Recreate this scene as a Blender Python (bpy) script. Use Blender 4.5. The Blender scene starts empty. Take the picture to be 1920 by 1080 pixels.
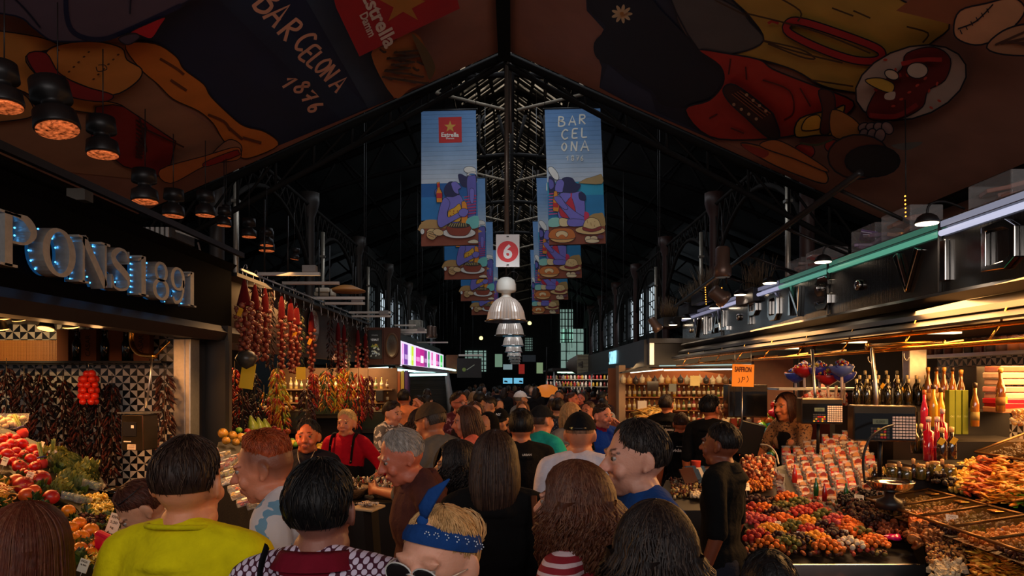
import bpy, bmesh, math, random
import numpy as np
from mathutils import Vector, Matrix, Euler, noise
R = math.radians
PI = math.pi
random.seed(7)
SC = bpy.context.scene
COL = SC.collection
# ------------------------------------------------------------------ camera
F, CX, HY, H = 1280.0, 960.0, 708.0, 1.92       # focal length in px, vanishing point, eye height
cam = bpy.data.objects.new('camera', bpy.data.cameras.new('camera'))
COL.objects.link(cam)
cam.location = (0, 0, H)
cam.rotation_euler = (PI / 2, 0, 0)
cam.data.sensor_width = 36
cam.data.lens = 24
cam.data.shift_y = (HY - 540) / 1920
cam.data.clip_start = .05
SC.camera = cam
def W(px, py, Y):
 return Vector(((px - CX) / F * Y, Y, H - (py - HY) / F * Y))
# ------------------------------------------------------------------ world and exposure
wd = bpy.data.worlds.new('world'); SC.world = wd; wd.use_nodes = True
bg = wd.node_tree.nodes['Background']
bg.inputs[0].default_value = (.95, .95, 1.0, 1)
bg.inputs[1].default_value = .11
vs = SC.view_settings
vs.view_transform = 'Standard'; vs.look = 'None'; vs.gamma = 1; vs.exposure = 0.0
vs.use_curve_mapping = False
SC.display_settings.display_device = 'sRGB'
cy = SC.cycles
cy.max_bounces = 6; cy.diffuse_bounces = 3; cy.glossy_bounces = 3; cy.transmission_bounces = 5; cy.transparent_max_bounces = 8
cy.caustics_reflective = False; cy.caustics_refractive = False
cy.sample_clamp_indirect = 2.0; cy.sample_clamp_direct = 6.0
cy.use_denoising = True
WARM, AMBER, COOL = (1, .56, .25), (1, .42, .12), (.75, .9, 1)
def light(kind, loc, power, col=WARM, aim=None, size=.1, size_y=None, cone=90, blend=.6, name=None):
 l = bpy.data.lights.new(name or 'light', kind); l.energy = power; l.color = col
 o = bpy.data.objects.new(name or 'light', l); COL.objects.link(o); o.location = loc
 if kind == 'AREA':
  l.size = size
  if size_y: l.shape = 'RECTANGLE'; l.size_y = size_y
 elif kind == 'SPOT':
  l.shadow_soft_size = size; l.spot_size = R(cone); l.spot_blend = blend
 else: l.shadow_soft_size = size
 if aim is not None:
  d = Vector(aim) - Vector(loc); o.rotation_euler = d.to_track_quat('-Z', 'Y').to_euler()
 return o
# daylight: roof lantern over the aisle, front entrance behind the photographer, clerestory at both sides
light('AREA', (0, 15, 8.3), 250, (.86, .93, 1), (0, 15, 0), 2.0, 22, name='skylight_daylight')
light('AREA', (.3, -2.6, 3.4), 200, (1, .90, .85), (0, 2.5, 6.6), 8, 1.6, name='entrance_daylight')
# warm lamp rows inside the stall canopies (each row of lamps that hangs there)
light('AREA', (-4.0, 4.5, 2.30), 80, AMBER, (-3.7, 4.4, 0), 1.6, 1.2, name='left_stall_lamps')
light('AREA', (-4.0, 9.6, 2.62), 120, (1, .5, .17), (-3.4, 9.2, 0), 1.8, 4.2, name='hanging_goods_stall_lamps')
light('AREA', (3.6, 4.6, 2.26), 200, (1, .47, .14), (2.9, 4.4, 0), 1.2, 2.6, name='right_stall_lamps_near')
light('AREA', (3.6, 7.9, 2.26), 135, (1, .50, .17), (2.6, 7.8, 0), 1.4, 3.2, name='right_stall_lamps_far')
light('AREA', (3.6, 10.9, 2.2), 46, (1, .6, .28), (3.4, 12.4, .9), 2.6, 1.0, name='bottle_shelf_lamps')
# ------------------------------------------------------------------ colour and materials
def lin(c):
 return tuple(((v / 255) / 12.92 if v / 255 <= .04045 else (((v / 255) + .055) / 1.055) ** 2.4) for v in c[:3]) + (1.0,)
_M = {}
def mat(name, col=None, rough=.6, metal=0., vary=.0, scale=30., bump=0., bscale=80., emit=0., trans=0., coat=0., sss=0., alpha=1., ecol=None, sheen=0., spec=.5, aniso=None):
 """procedural material; col None reads the mesh's own colour attribute"""
 if name in _M: return _M[name]
 m = bpy.data.materials.new(name); m.use_nodes = True
 nt = m.node_tree; N = nt.nodes; L = nt.links; b = N['Principled BSDF']
 b.inputs['Roughness'].default_value = rough; b.inputs['Metallic'].default_value = metal
 b.inputs['Specular IOR Level'].default_value = spec
 if trans: b.inputs['Transmission Weight'].default_value = trans; b.inputs['IOR'].default_value = 1.45
 if coat: b.inputs['Coat Weight'].default_value = coat; b.inputs['Coat Roughness'].default_value = .08
 if sheen: b.inputs['Sheen Weight'].default_value = sheen
 if sss:
  b.inputs['Subsurface Weight'].default_value = sss; b.inputs['Subsurface Radius'].default_value = (.012, .005, .003); b.inputs['Subsurface Scale'].default_value = 1
 if alpha < 1: b.inputs['Alpha'].default_value = alpha
 if col is None:
  a = N.new('ShaderNodeAttribute'); a.attribute_name = 'Col'; src = a.outputs['Color']
 else:
  a = N.new('ShaderNodeRGB'); a.outputs[0].default_value = lin(col); src = a.outputs[0]
 tc = None
 if vary or bump: tc = N.new('ShaderNodeTexCoord')
 if vary:
  nz = N.new('ShaderNodeTexNoise'); nz.inputs['Scale'].default_value = scale; nz.inputs['Detail'].default_value = 5
  L.new(tc.outputs['Object'], nz.inputs['Vector'])
  mr = N.new('ShaderNodeMapRange'); mr.inputs[1].default_value = .3; mr.inputs[2].default_value = .7
  mr.inputs[3].default_value = 1 - vary; mr.inputs[4].default_value = 1 + vary
  L.new(nz.outputs['Fac'], mr.inputs[0])
  mx = N.new('ShaderNodeVectorMath'); mx.operation = 'SCALE'
  L.new(src, mx.inputs[0]); L.new(mr.outputs[0], mx.inputs['Scale']); src = mx.outputs[0]
 L.new(src, b.inputs['Base Color'])
 if bump:
  n2 = N.new('ShaderNodeTexNoise'); n2.inputs['Scale'].default_value = bscale; n2.inputs['Detail'].default_value = 3
  if aniso:
   mp = N.new('ShaderNodeMapping'); mp.inputs['Scale'].default_value = aniso
   L.new(tc.outputs['Object'], mp.inputs[0]); L.new(mp.outputs[0], n2.inputs['Vector'])
  else: L.new(tc.outputs['Object'], n2.inputs['Vector'])
  bp = N.new('ShaderNodeBump'); bp.inputs['Strength'].default_value = bump; bp.inputs['Distance'].default_value = .01
  L.new(n2.outputs['Fac'], bp.inputs['Height']); L.new(bp.outputs[0], b.inputs['Normal'])
 if emit:
  if ecol: b.inputs['Emission Color'].default_value = lin(ecol)
  else: L.new(src, b.inputs['Emission Color'])
  b.inputs['Emission Strength'].default_value = emit
 _M[name] = m
 return m
# shared surface kinds; colours sit in each mesh's attribute
MATTE = mat('painted_surface', None, .65, vary=.12, scale=6, bump=.15)
CLOTH = mat('woven_cloth', None, .92, spec=.15, vary=.10, scale=25, bump=.7, bscale=30)
PRINT = mat('printed_canvas', None, .6, vary=.10, scale=3)
FOOD = mat('fresh_food', None, .36, vary=.18, scale=28, bump=.12, bscale=60, coat=.15)
DRY = mat('dried_food', None, .5, vary=.28, scale=45, bump=.6, bscale=90, coat=.05, spec=.35)
LEAF = mat('leaf', None, .5, vary=.3, scale=30, bump=.2)
STEEL = mat('brushed_steel', (190, 188, 186), .28, 1, vary=.08, scale=8, bump=.06, bscale=30, aniso=(1, 1, 20))
CHROME = mat('polished_metal', (225, 220, 215), .12, 1, vary=.04)
BRASS = mat('brass_rail', (225, 160, 75), .25, 1, vary=.08)
DARKM = mat('dark_painted_metal', (34, 32, 33), .42, .3, vary=.15, scale=5)
IRON = mat('old_iron', (30, 28, 28), .7, .2, vary=.3, scale=4)
SOOT = mat('sooty_iron', None, .9, vary=.2, scale=4, spec=.12)
BLACKG = mat('glossy_black_panel', (10, 10, 12), .14, 0, coat=.6, vary=.1, scale=2)
GLASS = mat('clear_glass', (240, 245, 240), .04, 0, trans=1)
WRAP = mat('clear_wrap', (235, 235, 235), .12, 0, alpha=.22, bump=.6, bscale=25)
SHINY = mat('shiny_packaging', None, .22, 0, coat=.5, vary=.1, scale=20)
BGLASS = mat('bottle_glass', None, .07, 0, coat=.6, spec=.8)
SKIN = mat('skin', None, .5, vary=.07, scale=18, bump=.12, bscale=160, sss=.12)
HAIR = mat('hair', None, .5, vary=.3, scale=60, bump=.4, bscale=120, spec=.3, aniso=(1, 1, .15))
EYE = mat('eye_surface', None, .12, coat=.5)
PAPER = mat('paper_card', None, .8, vary=.04)
PLASTIC = mat('moulded_plastic', None, .32, vary=.05)
def glow(name, col, s): return mat(name, (20, 20, 20), .5, emit=s, ecol=col)
# ------------------------------------------------------------------ mesh builder
class MB:
 def __init__(s): s.v = []; s.f = []; s.c = []; s.m = []; s.s = []
 def add(s, vs, fs, col=(200, 200, 200), mi=0, smooth=True):
  o = len(s.v); s.v += [tuple(v) for v in vs]
  for f in fs:
   s.f.append([i + o for i in f]); s.c.append(col); s.m.append(mi); s.s.append(smooth)
  return s
 def box(s, c, d, col=(200, 200, 200), rot=None, mi=0, ch=0):
  x, y, z = d[0] / 2, d[1] / 2, d[2] / 2
  if ch:   # chamfered
   ch = min(ch, x * .9, y * .9, z * .9); bm = bmesh.new(); bmesh.ops.create_cube(bm, size=1)
   for v in bm.verts: v.co = Vector((v.co.x * d[0], v.co.y * d[1], v.co.z * d[2]))
   bmesh.ops.bevel(bm, geom=bm.edges[:], offset=ch, segments=2, profile=.5, affect='EDGES')
   vs = [v.co.copy() for v in bm.verts]; fs = [[v.index for v in f.verts] for f in bm.faces]; bm.free()
  else:
   vs = [Vector((a * x, b * y, e * z)) for a in (-1, 1) for b in (-1, 1) for e in (-1, 1)]
   fs = [(0, 1, 3, 2), (4, 6, 7, 5), (0, 4, 5, 1), (2, 3, 7, 6), (0, 2, 6, 4), (1, 5, 7, 3)]
  M = (rot.to_matrix() if isinstance(rot, Euler) else rot) if rot is not None else Matrix.Identity(3)
  c = Vector(c)
  return s.add([M @ v + c for v in vs], fs, col, mi, False)
 def tube(s, pts, rad, n=8, col=(200, 200, 200), mi=0, cap=True, flat=1.0, up=None):
  pts = [Vector(p) for p in pts]
  if not isinstance(rad, (list, tuple)): rad = [rad] * len(pts)
  vs = []; fs = []; prev = None
  for i, p in enumerate(pts):
   t = (pts[min(i + 1, len(pts) - 1)] - pts[max(i - 1, 0)])
   t = t.normalized() if t.length > 1e-9 else Vector((0, 0, 1))
   if prev is None:
    a = Vector(up) if up else (Vector((0, 0, 1)) if abs(t.z) < .9 else Vector((1, 0, 0)))
    u = t.cross(a).normalized()
   else:
    u = (prev - t * prev.dot(t))
    u = u.normalized() if u.length > 1e-6 else prev
   prev = u; w = t.cross(u)
   for k in range(n):
    q = 2 * PI * k / n
    vs.append(p + (u * math.cos(q) + w * math.sin(q) * flat) * rad[i])
  for i in range(len(pts) - 1):
   for k in range(n):
    a = i * n + k; b = i * n + (k + 1) % n
    fs.append((a, b, b + n, a + n))
  if cap:
   fs.append(tuple(range(n))[::-1]); fs.append(tuple(range(len(vs) - n, len(vs))))
  return s.add(vs, fs, col, mi)
 def sph(s, c, r, n=12, col=(200, 200, 200), mi=0, rot=None, jit=0):
  if not isinstance(r, (list, tuple)): r = (r, r, r)
  c = Vector(c); M = (rot.to_matrix() if isinstance(rot, Euler) else rot) if rot is not None else Matrix.Identity(3)
  m = max(4, n // 2); vs = [c + M @ Vector((0, 0, r[2]))]; fs = []
  for i in range(1, m):
   a = PI * i / m
   for k in range(n):
    b = 2 * PI * k / n; q = 1 + (random.uniform(-jit, jit) if jit else 0)
    vs.append(c + M @ Vector((r[0] * math.sin(a) * math.cos(b) * q, r[1] * math.sin(a) * math.sin(b) * q, r[2] * math.cos(a) * q)))
  vs.append(c - M @ Vector((0, 0, r[2])))
  for k in range(n): fs.append((0, 1 + k, 1 + (k + 1) % n))
  for i in range(m - 2):
   for k in range(n):
    a = 1 + i * n + k; b = 1 + i * n + (k + 1) % n
    fs.append((a, a + n, b + n, b))
  l = len(vs) - 1; o = 1 + (m - 2) * n
  for k in range(n): fs.append((l, o + (k + 1) % n, o + k))
  return s.add(vs, fs, col, mi)
 def cap(s, a, b, ra, rb, n=10, col=(200, 200, 200)):
  a = Vector(a); b = Vector(b); d = b - a; L = d.length
  if L < 1e-6: return s.sph(a, ra, n, col)
  d /= L; P = []; Rr = []
  for q in (90, 60, 30, 0): P.append(a - d * ra * math.sin(R(q))); Rr.append(max(ra * math.cos(R(q)), 1e-4))
  for q in (0, 30, 60, 90): P.append(b + d * rb * math.sin(R(q))); Rr.append(max(rb * math.cos(R(q)), 1e-4))
  return s.tube(P, Rr, n, col)
 def lathe(s, prof, c=(0, 0, 0), n=16, col=(200, 200, 200), mi=0, rot=None, cols=None):
  """prof: (radius, height) from bottom to top"""
  c = Vector(c); M = (rot.to_matrix() if isinstance(rot, Euler) else rot) if rot is not None else Matrix.Identity(3)
  vs = []; k0 = len(prof)
  for r, z in prof:
   for k in range(n):
    q = 2 * PI * k / n; vs.append(c + M @ Vector((r * math.cos(q), r * math.sin(q), z)))
  for i in range(k0 - 1):
   cc = cols[i] if cols else col
   o = len(s.v) if i == 0 else o0
   if i == 0: o0 = len(s.v); s.v += [tuple(v) for v in vs]
   for k in range(n):
    a = o0 + i * n + k; b = o0 + i * n + (k + 1) % n
    s.f.append([a, b, b + n, a + n]); s.c.append(cc); s.m.append(mi); s.s.append(True)
  if prof[0][0] > 1e-4: s.f.append([o0 + k for k in range(n)][::-1]); s.c.append(cols[0] if cols else col); s.m.append(mi); s.s.append(False)
  if prof[-1][0] > 1e-4: s.f.append([o0 + (k0 - 1) * n + k for k in range(n)]); s.c.append(cols[-1] if cols else col); s.m.append(mi); s.s.append(False)
  return s
 def poly(s, pts, col, mi=0): return s.add(pts, [list(range(len(pts)))], col, mi, False)
 def mesh(s, name='m'):
  me = bpy.data.meshes.new(name); me.from_pydata(s.v, [], s.f); n = len(me.polygons)
  if n == len(s.f):
   me.polygons.foreach_set('use_smooth', s.s); me.polygons.foreach_set('material_index', s.m)
   tot = np.array([len(f) for f in s.f]); cache = {}
   cl = np.array([cache.setdefault(tuple(c), lin(c)) for c in s.c], dtype=np.float32).reshape(-1, 4)
   at = me.color_attributes.new('Col', 'FLOAT_COLOR', 'CORNER'); at.data.foreach_set('color', np.repeat(cl, tot, axis=0).ravel())
  me.update(); return me
 def build(s, name, m=None, parent=None, loc=None, rot=None, bevel=0):
  o = bpy.data.objects.new(name, s.mesh(name)); COL.objects.link(o)
  for q in (m if isinstance(m, (list, tuple)) else [m or MATTE]): o.data.materials.append(q)
  if parent: o.parent = parent
  if loc is not None: o.location = loc
  if rot is not None: o.rotation_euler = rot
  if bevel:
   b = o.modifiers.new('b', 'BEVEL'); b.width = bevel; b.segments = 2; b.limit_method = 'ANGLE'
  return o
def tag(o, label=None, cat=None, group=None, kind=None):
 if label: o['label'] = label
 if cat: o['category'] = cat
 if group: o['group'] = group
 if kind: o['kind'] = kind
 return o
def empty(name, loc=(0, 0, 0), rz=0, label=None, cat=None, group=None):
 o = bpy.data.objects.new(name, None); COL.objects.link(o); o.location = loc; o.rotation_euler = (0, 0, rz); o.empty_display_size = .05
 return tag(o, label, cat, group)
KIDS = {}
def kids(o):
 return [c for c in bpy.data.objects if c.parent is o]
def copy_tree(o, loc=None, rot=None, scale=None, label=None, group=None, ch=None, col=None):
 """a thing with copies of its parts; ch: its known children"""
 c = o.copy(); COL.objects.link(c)
 if loc is not None: c.location = loc
 if rot is not None: c.rotation_euler = rot
 if scale is not None: c.scale = (scale,) * 3 if isinstance(scale, (int, float)) else scale
 if label: c['label'] = label
 if group: c['group'] = group
 for k in (ch if ch is not None else kids(o)):
  d = k.copy(); COL.objects.link(d); d.parent = c
  for g in (KIDS.get(k.name) or []):
   e = g.copy(); COL.objects.link(e); e.parent = d
 return c
def struct(o): o['kind'] = 'structure'; return o
# ------------------------------------------------------------------ curves, ribbons, lettering
def smooth(pts, n=4, closed=False):
 """Catmull-Rom through 2-D or 3-D points"""
 P = [Vector(p) for p in pts]; out = []; m = len(P)
 if m < 3: return P
 for i in range(m if closed else m - 1):
  a, b, c, d = (P[(i - 1) % m], P[i], P[(i + 1) % m], P[(i + 2) % m]) if closed else (P[max(i - 1, 0)], P[i], P[i + 1], P[min(i + 2, m - 1)])
  for k in range(n):
   t = k / n
   out.append(.5 * ((2 * b) + (c - a) * t + (2 * a - 5 * b + 4 * c - d) * t * t + (3 * b - a - 3 * c + d) * t ** 3))
 if not closed: out.append(P[-1])
 return out
def ribbon2(pts, w, closed=False):
 """quads of a flat stroke in 2-D; w one width or one per point"""
 P = [Vector(p) for p in pts]; m = len(P); L = []; Rr = []
 for i, p in enumerate(P):
  a = P[(i - 1) % m] if closed else P[max(i - 1, 0)]; b = P[(i + 1) % m] if closed else P[min(i + 1, m - 1)]
  t = (b - a); t = t.normalized() if t.length > 1e-9 else Vector((1, 0)); nn = Vector((-t.y, t.x))
  ww = (w[i] if isinstance(w, (list, tuple)) else w) / 2
  L.append(p + nn * ww); Rr.append(p - nn * ww)
 return [(L[i], L[(i + 1) % m], Rr[(i + 1) % m], Rr[i]) for i in range(m if closed else m - 1)]
HAND = {  # handwritten capitals as strokes in a unit box
'B': [[(.1, 0), (.15, 1)], [(.1, 1), (.6, .95), (.65, .7), (.2, .55), (.75, .45), (.8, .15), (.4, .0), (.05, .05)]],
'A': [[(0, 0), (.45, 1), (.85, 0)], [(.15, .38), (.8, .35)]],
'R': [[(.1, 0), (.15, 1)], [(.1, .95), (.65, .95), (.7, .65), (.2, .5)], [(.25, .5), (.8, 0)]],
'C': [[(.8, .85), (.5, 1), (.15, .7), (.1, .3), (.4, .0), (.8, .15)]],
'E': [[(.75, 1), (.2, .95), (.1, .5), (.12, .02), (.7, .05)], [(.12, .5), (.6, .52)]],
'L': [[(.15, 1), (.12, .3), (.2, .02), (.75, .05)]],
'O': [[(.45, 1), (.15, .7), (.12, .3), (.45, 0), (.75, .35), (.75, .75), (.45, 1)]],
'N': [[(.1, 0), (.15, 1)], [(.15, 1), (.7, 0)], [(.7, 0), (.8, 1)]],
'1': [[(.0, .55), (.45, 1), (.4, 0)]],
'8': [[(.7, .85), (.4, 1), (.15, .75), (.7, .3), (.4, 0), (.1, .25), (.7, .85)]],
'7': [[(.0, .9), (.8, .95), (.3, 0)], [(.1, .45), (.7, .55)]],
'6': [[(.65, 1), (.2, .5), (.2, .1), (.5, .0), (.7, .25), (.5, .48), (.2, .3)]],
'S': [[(.75, .85), (.45, 1), (.15, .8), (.3, .55), (.65, .42), (.75, .2), (.45, 0), (.1, .15)]],
'D': [[(.1, 0), (.1, 1), (.6, .9), (.8, .5), (.6, .1), (.1, 0)]], 'V': [[(0, 1), (.4, 0), (.8, 1)]], 'I': [[(.4, 0), (.4, 1)]],
'P': [[(.1, 0), (.15, 1)], [(.1, .95), (.65, .95), (.7, .6), (.15, .45)]],
}
def hand_strokes(txt, o, r, u):
 """strokes of one word: o origin, r/u letter right/up vectors (2-D px)"""
 out = []; o = Vector(o); r = Vector(r); u = Vector(u)
 for ch in txt:
  for st in HAND.get(ch, []):
   q = [o + r * x + u * y for x, y in st]
   out.append(smooth(q, 4) if len(q) > 3 else q)
  o = o + r * 1.12
 return out
_T = {}
TMP = bpy.data.scenes.new('tmp_build')
def evaluated(o):
 TMP.collection.objects.link(o); vl = TMP.view_layers[0]; vl.update(); dg = vl.depsgraph
 me = bpy.data.meshes.new_from_object(o.evaluated_get(dg), depsgraph=dg); TMP.collection.objects.unlink(o)
 return me
def text_geo(s, bold=.0, shear=0):
 k = (s, bold, shear)
 if k not in _T:
  cu = bpy.data.curves.new('t', 'FONT'); cu.body = s; cu.size = 1; cu.offset = bold; cu.shear = shear; cu.resolution_u = 3
  o = bpy.data.objects.new('t', cu); me = evaluated(o)
  _T[k] = ([v.co.copy() for v in me.vertices], [tuple(p.vertices) for p in me.polygons])
  bpy.data.objects.remove(o); bpy.data.meshes.remove(me); bpy.data.curves.remove(cu)
 return _T[k]
def put_text(mb, s, o, x, y, hgt, col, bold=.0, center=True, off=.002, mi=0, wid=None, shear=0):
 """flat lettering on a plane: o origin, x/y unit vectors of the surface"""
 vs, fs = text_geo(s, bold, shear)
 if not vs: return
 x = Vector(x).normalized(); y = Vector(y).normalized(); n = x.cross(y)
 xs = [v.x for v in vs]; ys = [v.y for v in vs]; h0 = max(ys) - min(ys); k = hgt / max(h0, 1e-6)
 kx = k if wid is None else wid / max(max(xs) - min(xs), 1e-6)
 cx = (max(xs) + min(xs)) / 2 if center else min(xs); cyy = (max(ys) + min(ys)) / 2 if center else min(ys)
 mb.add([Vector(o) + x * (v.x - cx) * kx + y * (v.y - cyy) * k + n * off for v in vs], fs, col, mi, False)
def noise_mesh(me, amp, sc):
 n = len(me.vertices); co = np.empty(n * 3, np.float32); me.vertices.foreach_get('co', co); co = co.reshape(-1, 3)
 no = np.empty(n * 3, np.float32); me.vertices.foreach_get('normal', no); no = no.reshape(-1, 3)
 p = co * sc
 d = np.sin(p[:, 0] * 1.7 + 1.3 * np.sin(p[:, 2] * 1.1)) * np.sin(p[:, 1] * 1.9 + 2.1 + np.sin(p[:, 0])) + .6 * np.sin(p[:, 2] * 2.3 + 1.5 * np.sin(p[:, 1] * 1.4) + p[:, 0])
 me.vertices.foreach_set('co', (co + no * (d * amp)[:, None]).ravel()); me.update()
# ================================================================== SETTING
def slabY(name, prof, y0, y1, col, m, kind=None, parent=None):
 """a closed X-Z profile extruded along the aisle"""
 mb = MB(); n = len(prof)
 vs = [(x, y0, z) for x, z in prof] + [(x, y1, z) for x, z in prof]
 mb.add(vs, [(i, (i + 1) % n, (i + 1) % n + n, i + n) for i in range(n)] + [tuple(range(n))[::-1], tuple(range(n, 2 * n))], col, 0, False)
 o = mb.build(name, m, parent)
 return o
floor = MB().box((0, 20, -.05), (26, 60, .1), (60, 56, 54)).build('floor', mat('wet_stone_floor', (58, 54, 52), .35, vary=.25, scale=2)); struct(floor)
# main roof: two dark pitches either side of the raised lantern
for sx, nm in ((-1, 'left'), (1, 'right')):
 o = slabY('ceiling_' + nm, [(sx * 1.25, 8.6), (sx * 11, 4.7), (sx * 11, 4.8), (sx * 1.25, 8.7)], 9.2, 50, (24, 22, 22), IRON); struct(o)
 o = MB().box((sx * 11, 28, 2.4), (.2, 40, 4.8), (20, 19, 19)).build('wall_' + nm, IRON); struct(o)
 # arcade wall with clerestory openings far down the hall
 mb = MB()
 mb.box((sx * 5.15, 37, 5.95), (.15, 26, 1.2), (22, 20, 20)); mb.box((sx * 5.15, 37, 3.3), (.15, 26, .5), (22, 20, 20))
 for k in range(14): mb.box((sx * 5.15, 24 + k * 2, 4.5), (.2, .5, 2.6), (20, 19, 19))
 struct(mb.build('wall_arcade_' + nm, IRON))
skyglass = mat('daylit_glass', (200, 210, 215), .3, emit=1.7, ecol=(205, 222, 232), vary=.5, scale=3)
for sx, i0 in ((-1, 0), (1, 13)):
 for k in range(10):
  y = 25 + k * 2
  e = empty('window_%d' % (i0 + k + 1), (sx * 5.2, y, 4.45)); e['kind'] = 'structure'
  MB().box((0, 0, 0), (.02, 1.5, 1.7)).build('pane', skyglass if (k + i0) % 4 else mat('dusty_glass', (120, 125, 128), .4, emit=.12, ecol=(170, 185, 190)), e)
  g = MB()
  for j in range(5): g.box((-sx * .04, -.75 + j * .375, 0), (.04, .035, 1.7), (18, 17, 17))
  for j in range(7): g.box((-sx * .04, 0, -.8 + j * .27), (.03, 1.5, .03), (18, 17, 17), Euler((.35 if j % 2 else 0, 0, 0)))
  g.build('glazing_bar', DARKM, e)
# end wall with tall windows
w = MB().box((0, 49, 5), (22, .2, 10), (22, 21, 21)).build('wall_end', IRON); struct(w)
for k, (x, z, wx, hz) in enumerate(((-2.6, 3.1, 1.5, 1.5), (5.0, 3.8, 3.0, 3.2), (3.9, 5.6, .9, 2.4), (-7, 3.5, 2, 2), (7.5, 5.5, 1.4, 2.5), (1.2, 4.3, .5, .9))):
 e = empty('window_%d' % (24 + k), (x, 48.8, z)); e['kind'] = 'structure'
 MB().box((0, 0, 0), (wx, .04, hz)).build('pane', mat('far_glass', (160, 190, 180), .3, emit=.35, ecol=(175, 215, 200), vary=.7, scale=1.2), e)
 g = MB()
 for j in range(4): g.box((-wx / 2 + wx * (j + .5) / 4, -.06, 0), (.07, .05, hz), (16, 16, 16))
 for j in range(5): g.box((0, -.06, -hz / 2 + hz * (j + .5) / 5), (wx, .05, .06), (16, 16, 16))
 g.build('glazing_bar', DARKM, e)
# ---- raised louvred lantern along the ridge
lp = mat('lantern_dusty_glass', (60, 52, 44), .3, emit=.17, ecol=(178, 160, 136), vary=.6, scale=2.5)
for _n in lp.node_tree.nodes:      # dusty, uneven panes: the sky comes through in patches
 if _n.type == 'BSDF_PRINCIPLED': _b = _n
_nt = lp.node_tree; _tc = _nt.nodes.new('ShaderNodeTexCoord'); _mp = _nt.nodes.new('ShaderNodeMapping'); _mp.inputs['Scale'].default_value = (1.2, 3.5, 1.2)
_nz = _nt.nodes.new('ShaderNodeTexNoise'); _nz.inputs['Scale'].default_value = 1.6; _nz.inputs['Detail'].default_value = 8
_mr = _nt.nodes.new('ShaderNodeMapRange'); _mr.inputs[1].default_value = .42; _mr.inputs[2].default_value = .66; _mr.inputs[3].default_value = .06; _mr.inputs[4].default_value = 1.0
_nt.links.new(_tc.outputs['Object'], _mp.inputs[0]); _nt.links.new(_mp.outputs[0], _nz.inputs['Vector']); _nt.links.new(_nz.outputs['Fac'], _mr.inputs[0]); _nt.links.new(_mr.outputs[0], _b.inputs['Emission Strength'])
mb = MB()
for sx in (-1, 1):
 mb.add([(sx * 1.35, 9.5, 8.75), (sx * 1.35, 49, 8.75), (0, 49, 9.7), (0, 9.5, 9.7)], [(0, 1, 2, 3)], (60, 52, 44), 0, False)
 mb.add([(sx * 1.35, 9.5, 8.75), (sx * 1.35, 49, 8.75), (sx * 1.35, 49, 8.45), (sx * 1.35, 9.5, 8.45)], [(0, 1, 2, 3)], (60, 52, 44), 0, False)
skyl = mb.build('ceiling_lantern', lp); struct(skyl)
mb = MB()
y = 9.8; k = 0
while y < 48:
 for sx in (-1, 1):
  mb.tube([(sx * 1.32, y, 8.66), (0, y, 9.6)], .05 if k % 4 else .08, 4, (52, 45, 40) if k % 3 else (90, 78, 66))
  mb.tube([(sx * 1.32, y + .2, 8.6), (0, y + .2, 9.54)], .028, 4, (120, 105, 88))
 y += .42 + .012 * k; k += 1
for sx in (-1, 1):
 for q in (.12, .38, .64, .9): mb.tube([(sx * 1.32 * q, 9.5, 9.62 - .94 * q), (sx * 1.32 * q, 48, 9.62 - .94 * q)], .03, 4, (34, 31, 30))
 mb.tube([(sx * 1.3, 9.5, 8.5), (sx * 1.3, 48, 8.5)], .09, 4, (30, 28, 28))
lb = mb.build('trim_lantern_louvres', IRON); struct(lb)
# ---- roof trusses
def truss(y):
 e = empty('trim_truss', (0, y, 0)); e['kind'] = 'structure'
 m = MB(); c = (30, 28, 28); c2 = (46, 42, 40)
 for sx in (-1, 1):
  m.tube([(sx * .1, 0, 8.9), (sx * 1.4, 0, 8.35), (sx * 10.8, 0, 4.6)], .09, 4, c)
  arch = smooth([(sx * 10.5, 0, 3.2), (sx * 8, 0, 4.9), (sx * 5, 0, 6.3), (sx * 2.2, 0, 7.1), (0, 0, 7.35)], 4)
  m.tube(arch, .055, 4, c)
  for k in range(1, 9):
   x = 1.2 * k; zt = 8.43 - .4 * (x - 1.4) - .02 if x > 1.4 else 8.5
   t = min(x / 10.5, 1); za = 7.35 - 4.15 * t ** 1.75
   x2 = x + .6; m.tube([(sx * x, 0, za), (sx * x2, 0, 8.43 - .4 * (x2 - 1.4))], .03, 4, c)
   m.tube([(sx * x, 0, za), (sx * (x - .6), 0, 8.43 - .4 * max(x - 2.0, 0))], .03, 4, c)
  m.tube([(sx * 1.3, 0, 8.5), (sx * .65, 0, 7.3)], .045, 4, c); m.tube([(sx * 1.3, 0, 7.25), (sx * 1.3, 0, 8.5)], .04, 4, c)
  m.tube([(sx * .55, 0, 9.2), (sx * .1, 0, 7.4)], .04, 4, c); m.tube([(sx * .8, 0, 7.35), (sx * .8, 0, 9.0)], .035, 4, c2)
  m.tube([(sx * 1.35, 0, 7.0), (sx * .1, 0, 6.7)], .03, 4, (150, 138, 122)); m.tube([(sx * 1.35, 0, 7.0), (sx * 1.35, 1.2, 7.7), (sx * 1.25, 1.6, 8.4)], .03, 4, (150, 138, 122))
 m.tube([(0, 0, 6.5), (0, 0, 9.5)], .05, 6, c)
 m.build('truss_frame', SOOT, e); return e
for k in range(8): truss(12.2 + 4.4 * k)
mb = MB()
for sx in (-1, 1):
 for x in (2.5, 4.2, 5.9, 7.6, 9.3): mb.tube([(sx * x, 9.4, 8.35 - .4 * (x - 1.4)), (sx * x, 48, 8.35 - .4 * (x - 1.4))], .05, 4, (28, 26, 26))
struct(mb.build('trim_purlins', SOOT))
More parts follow.
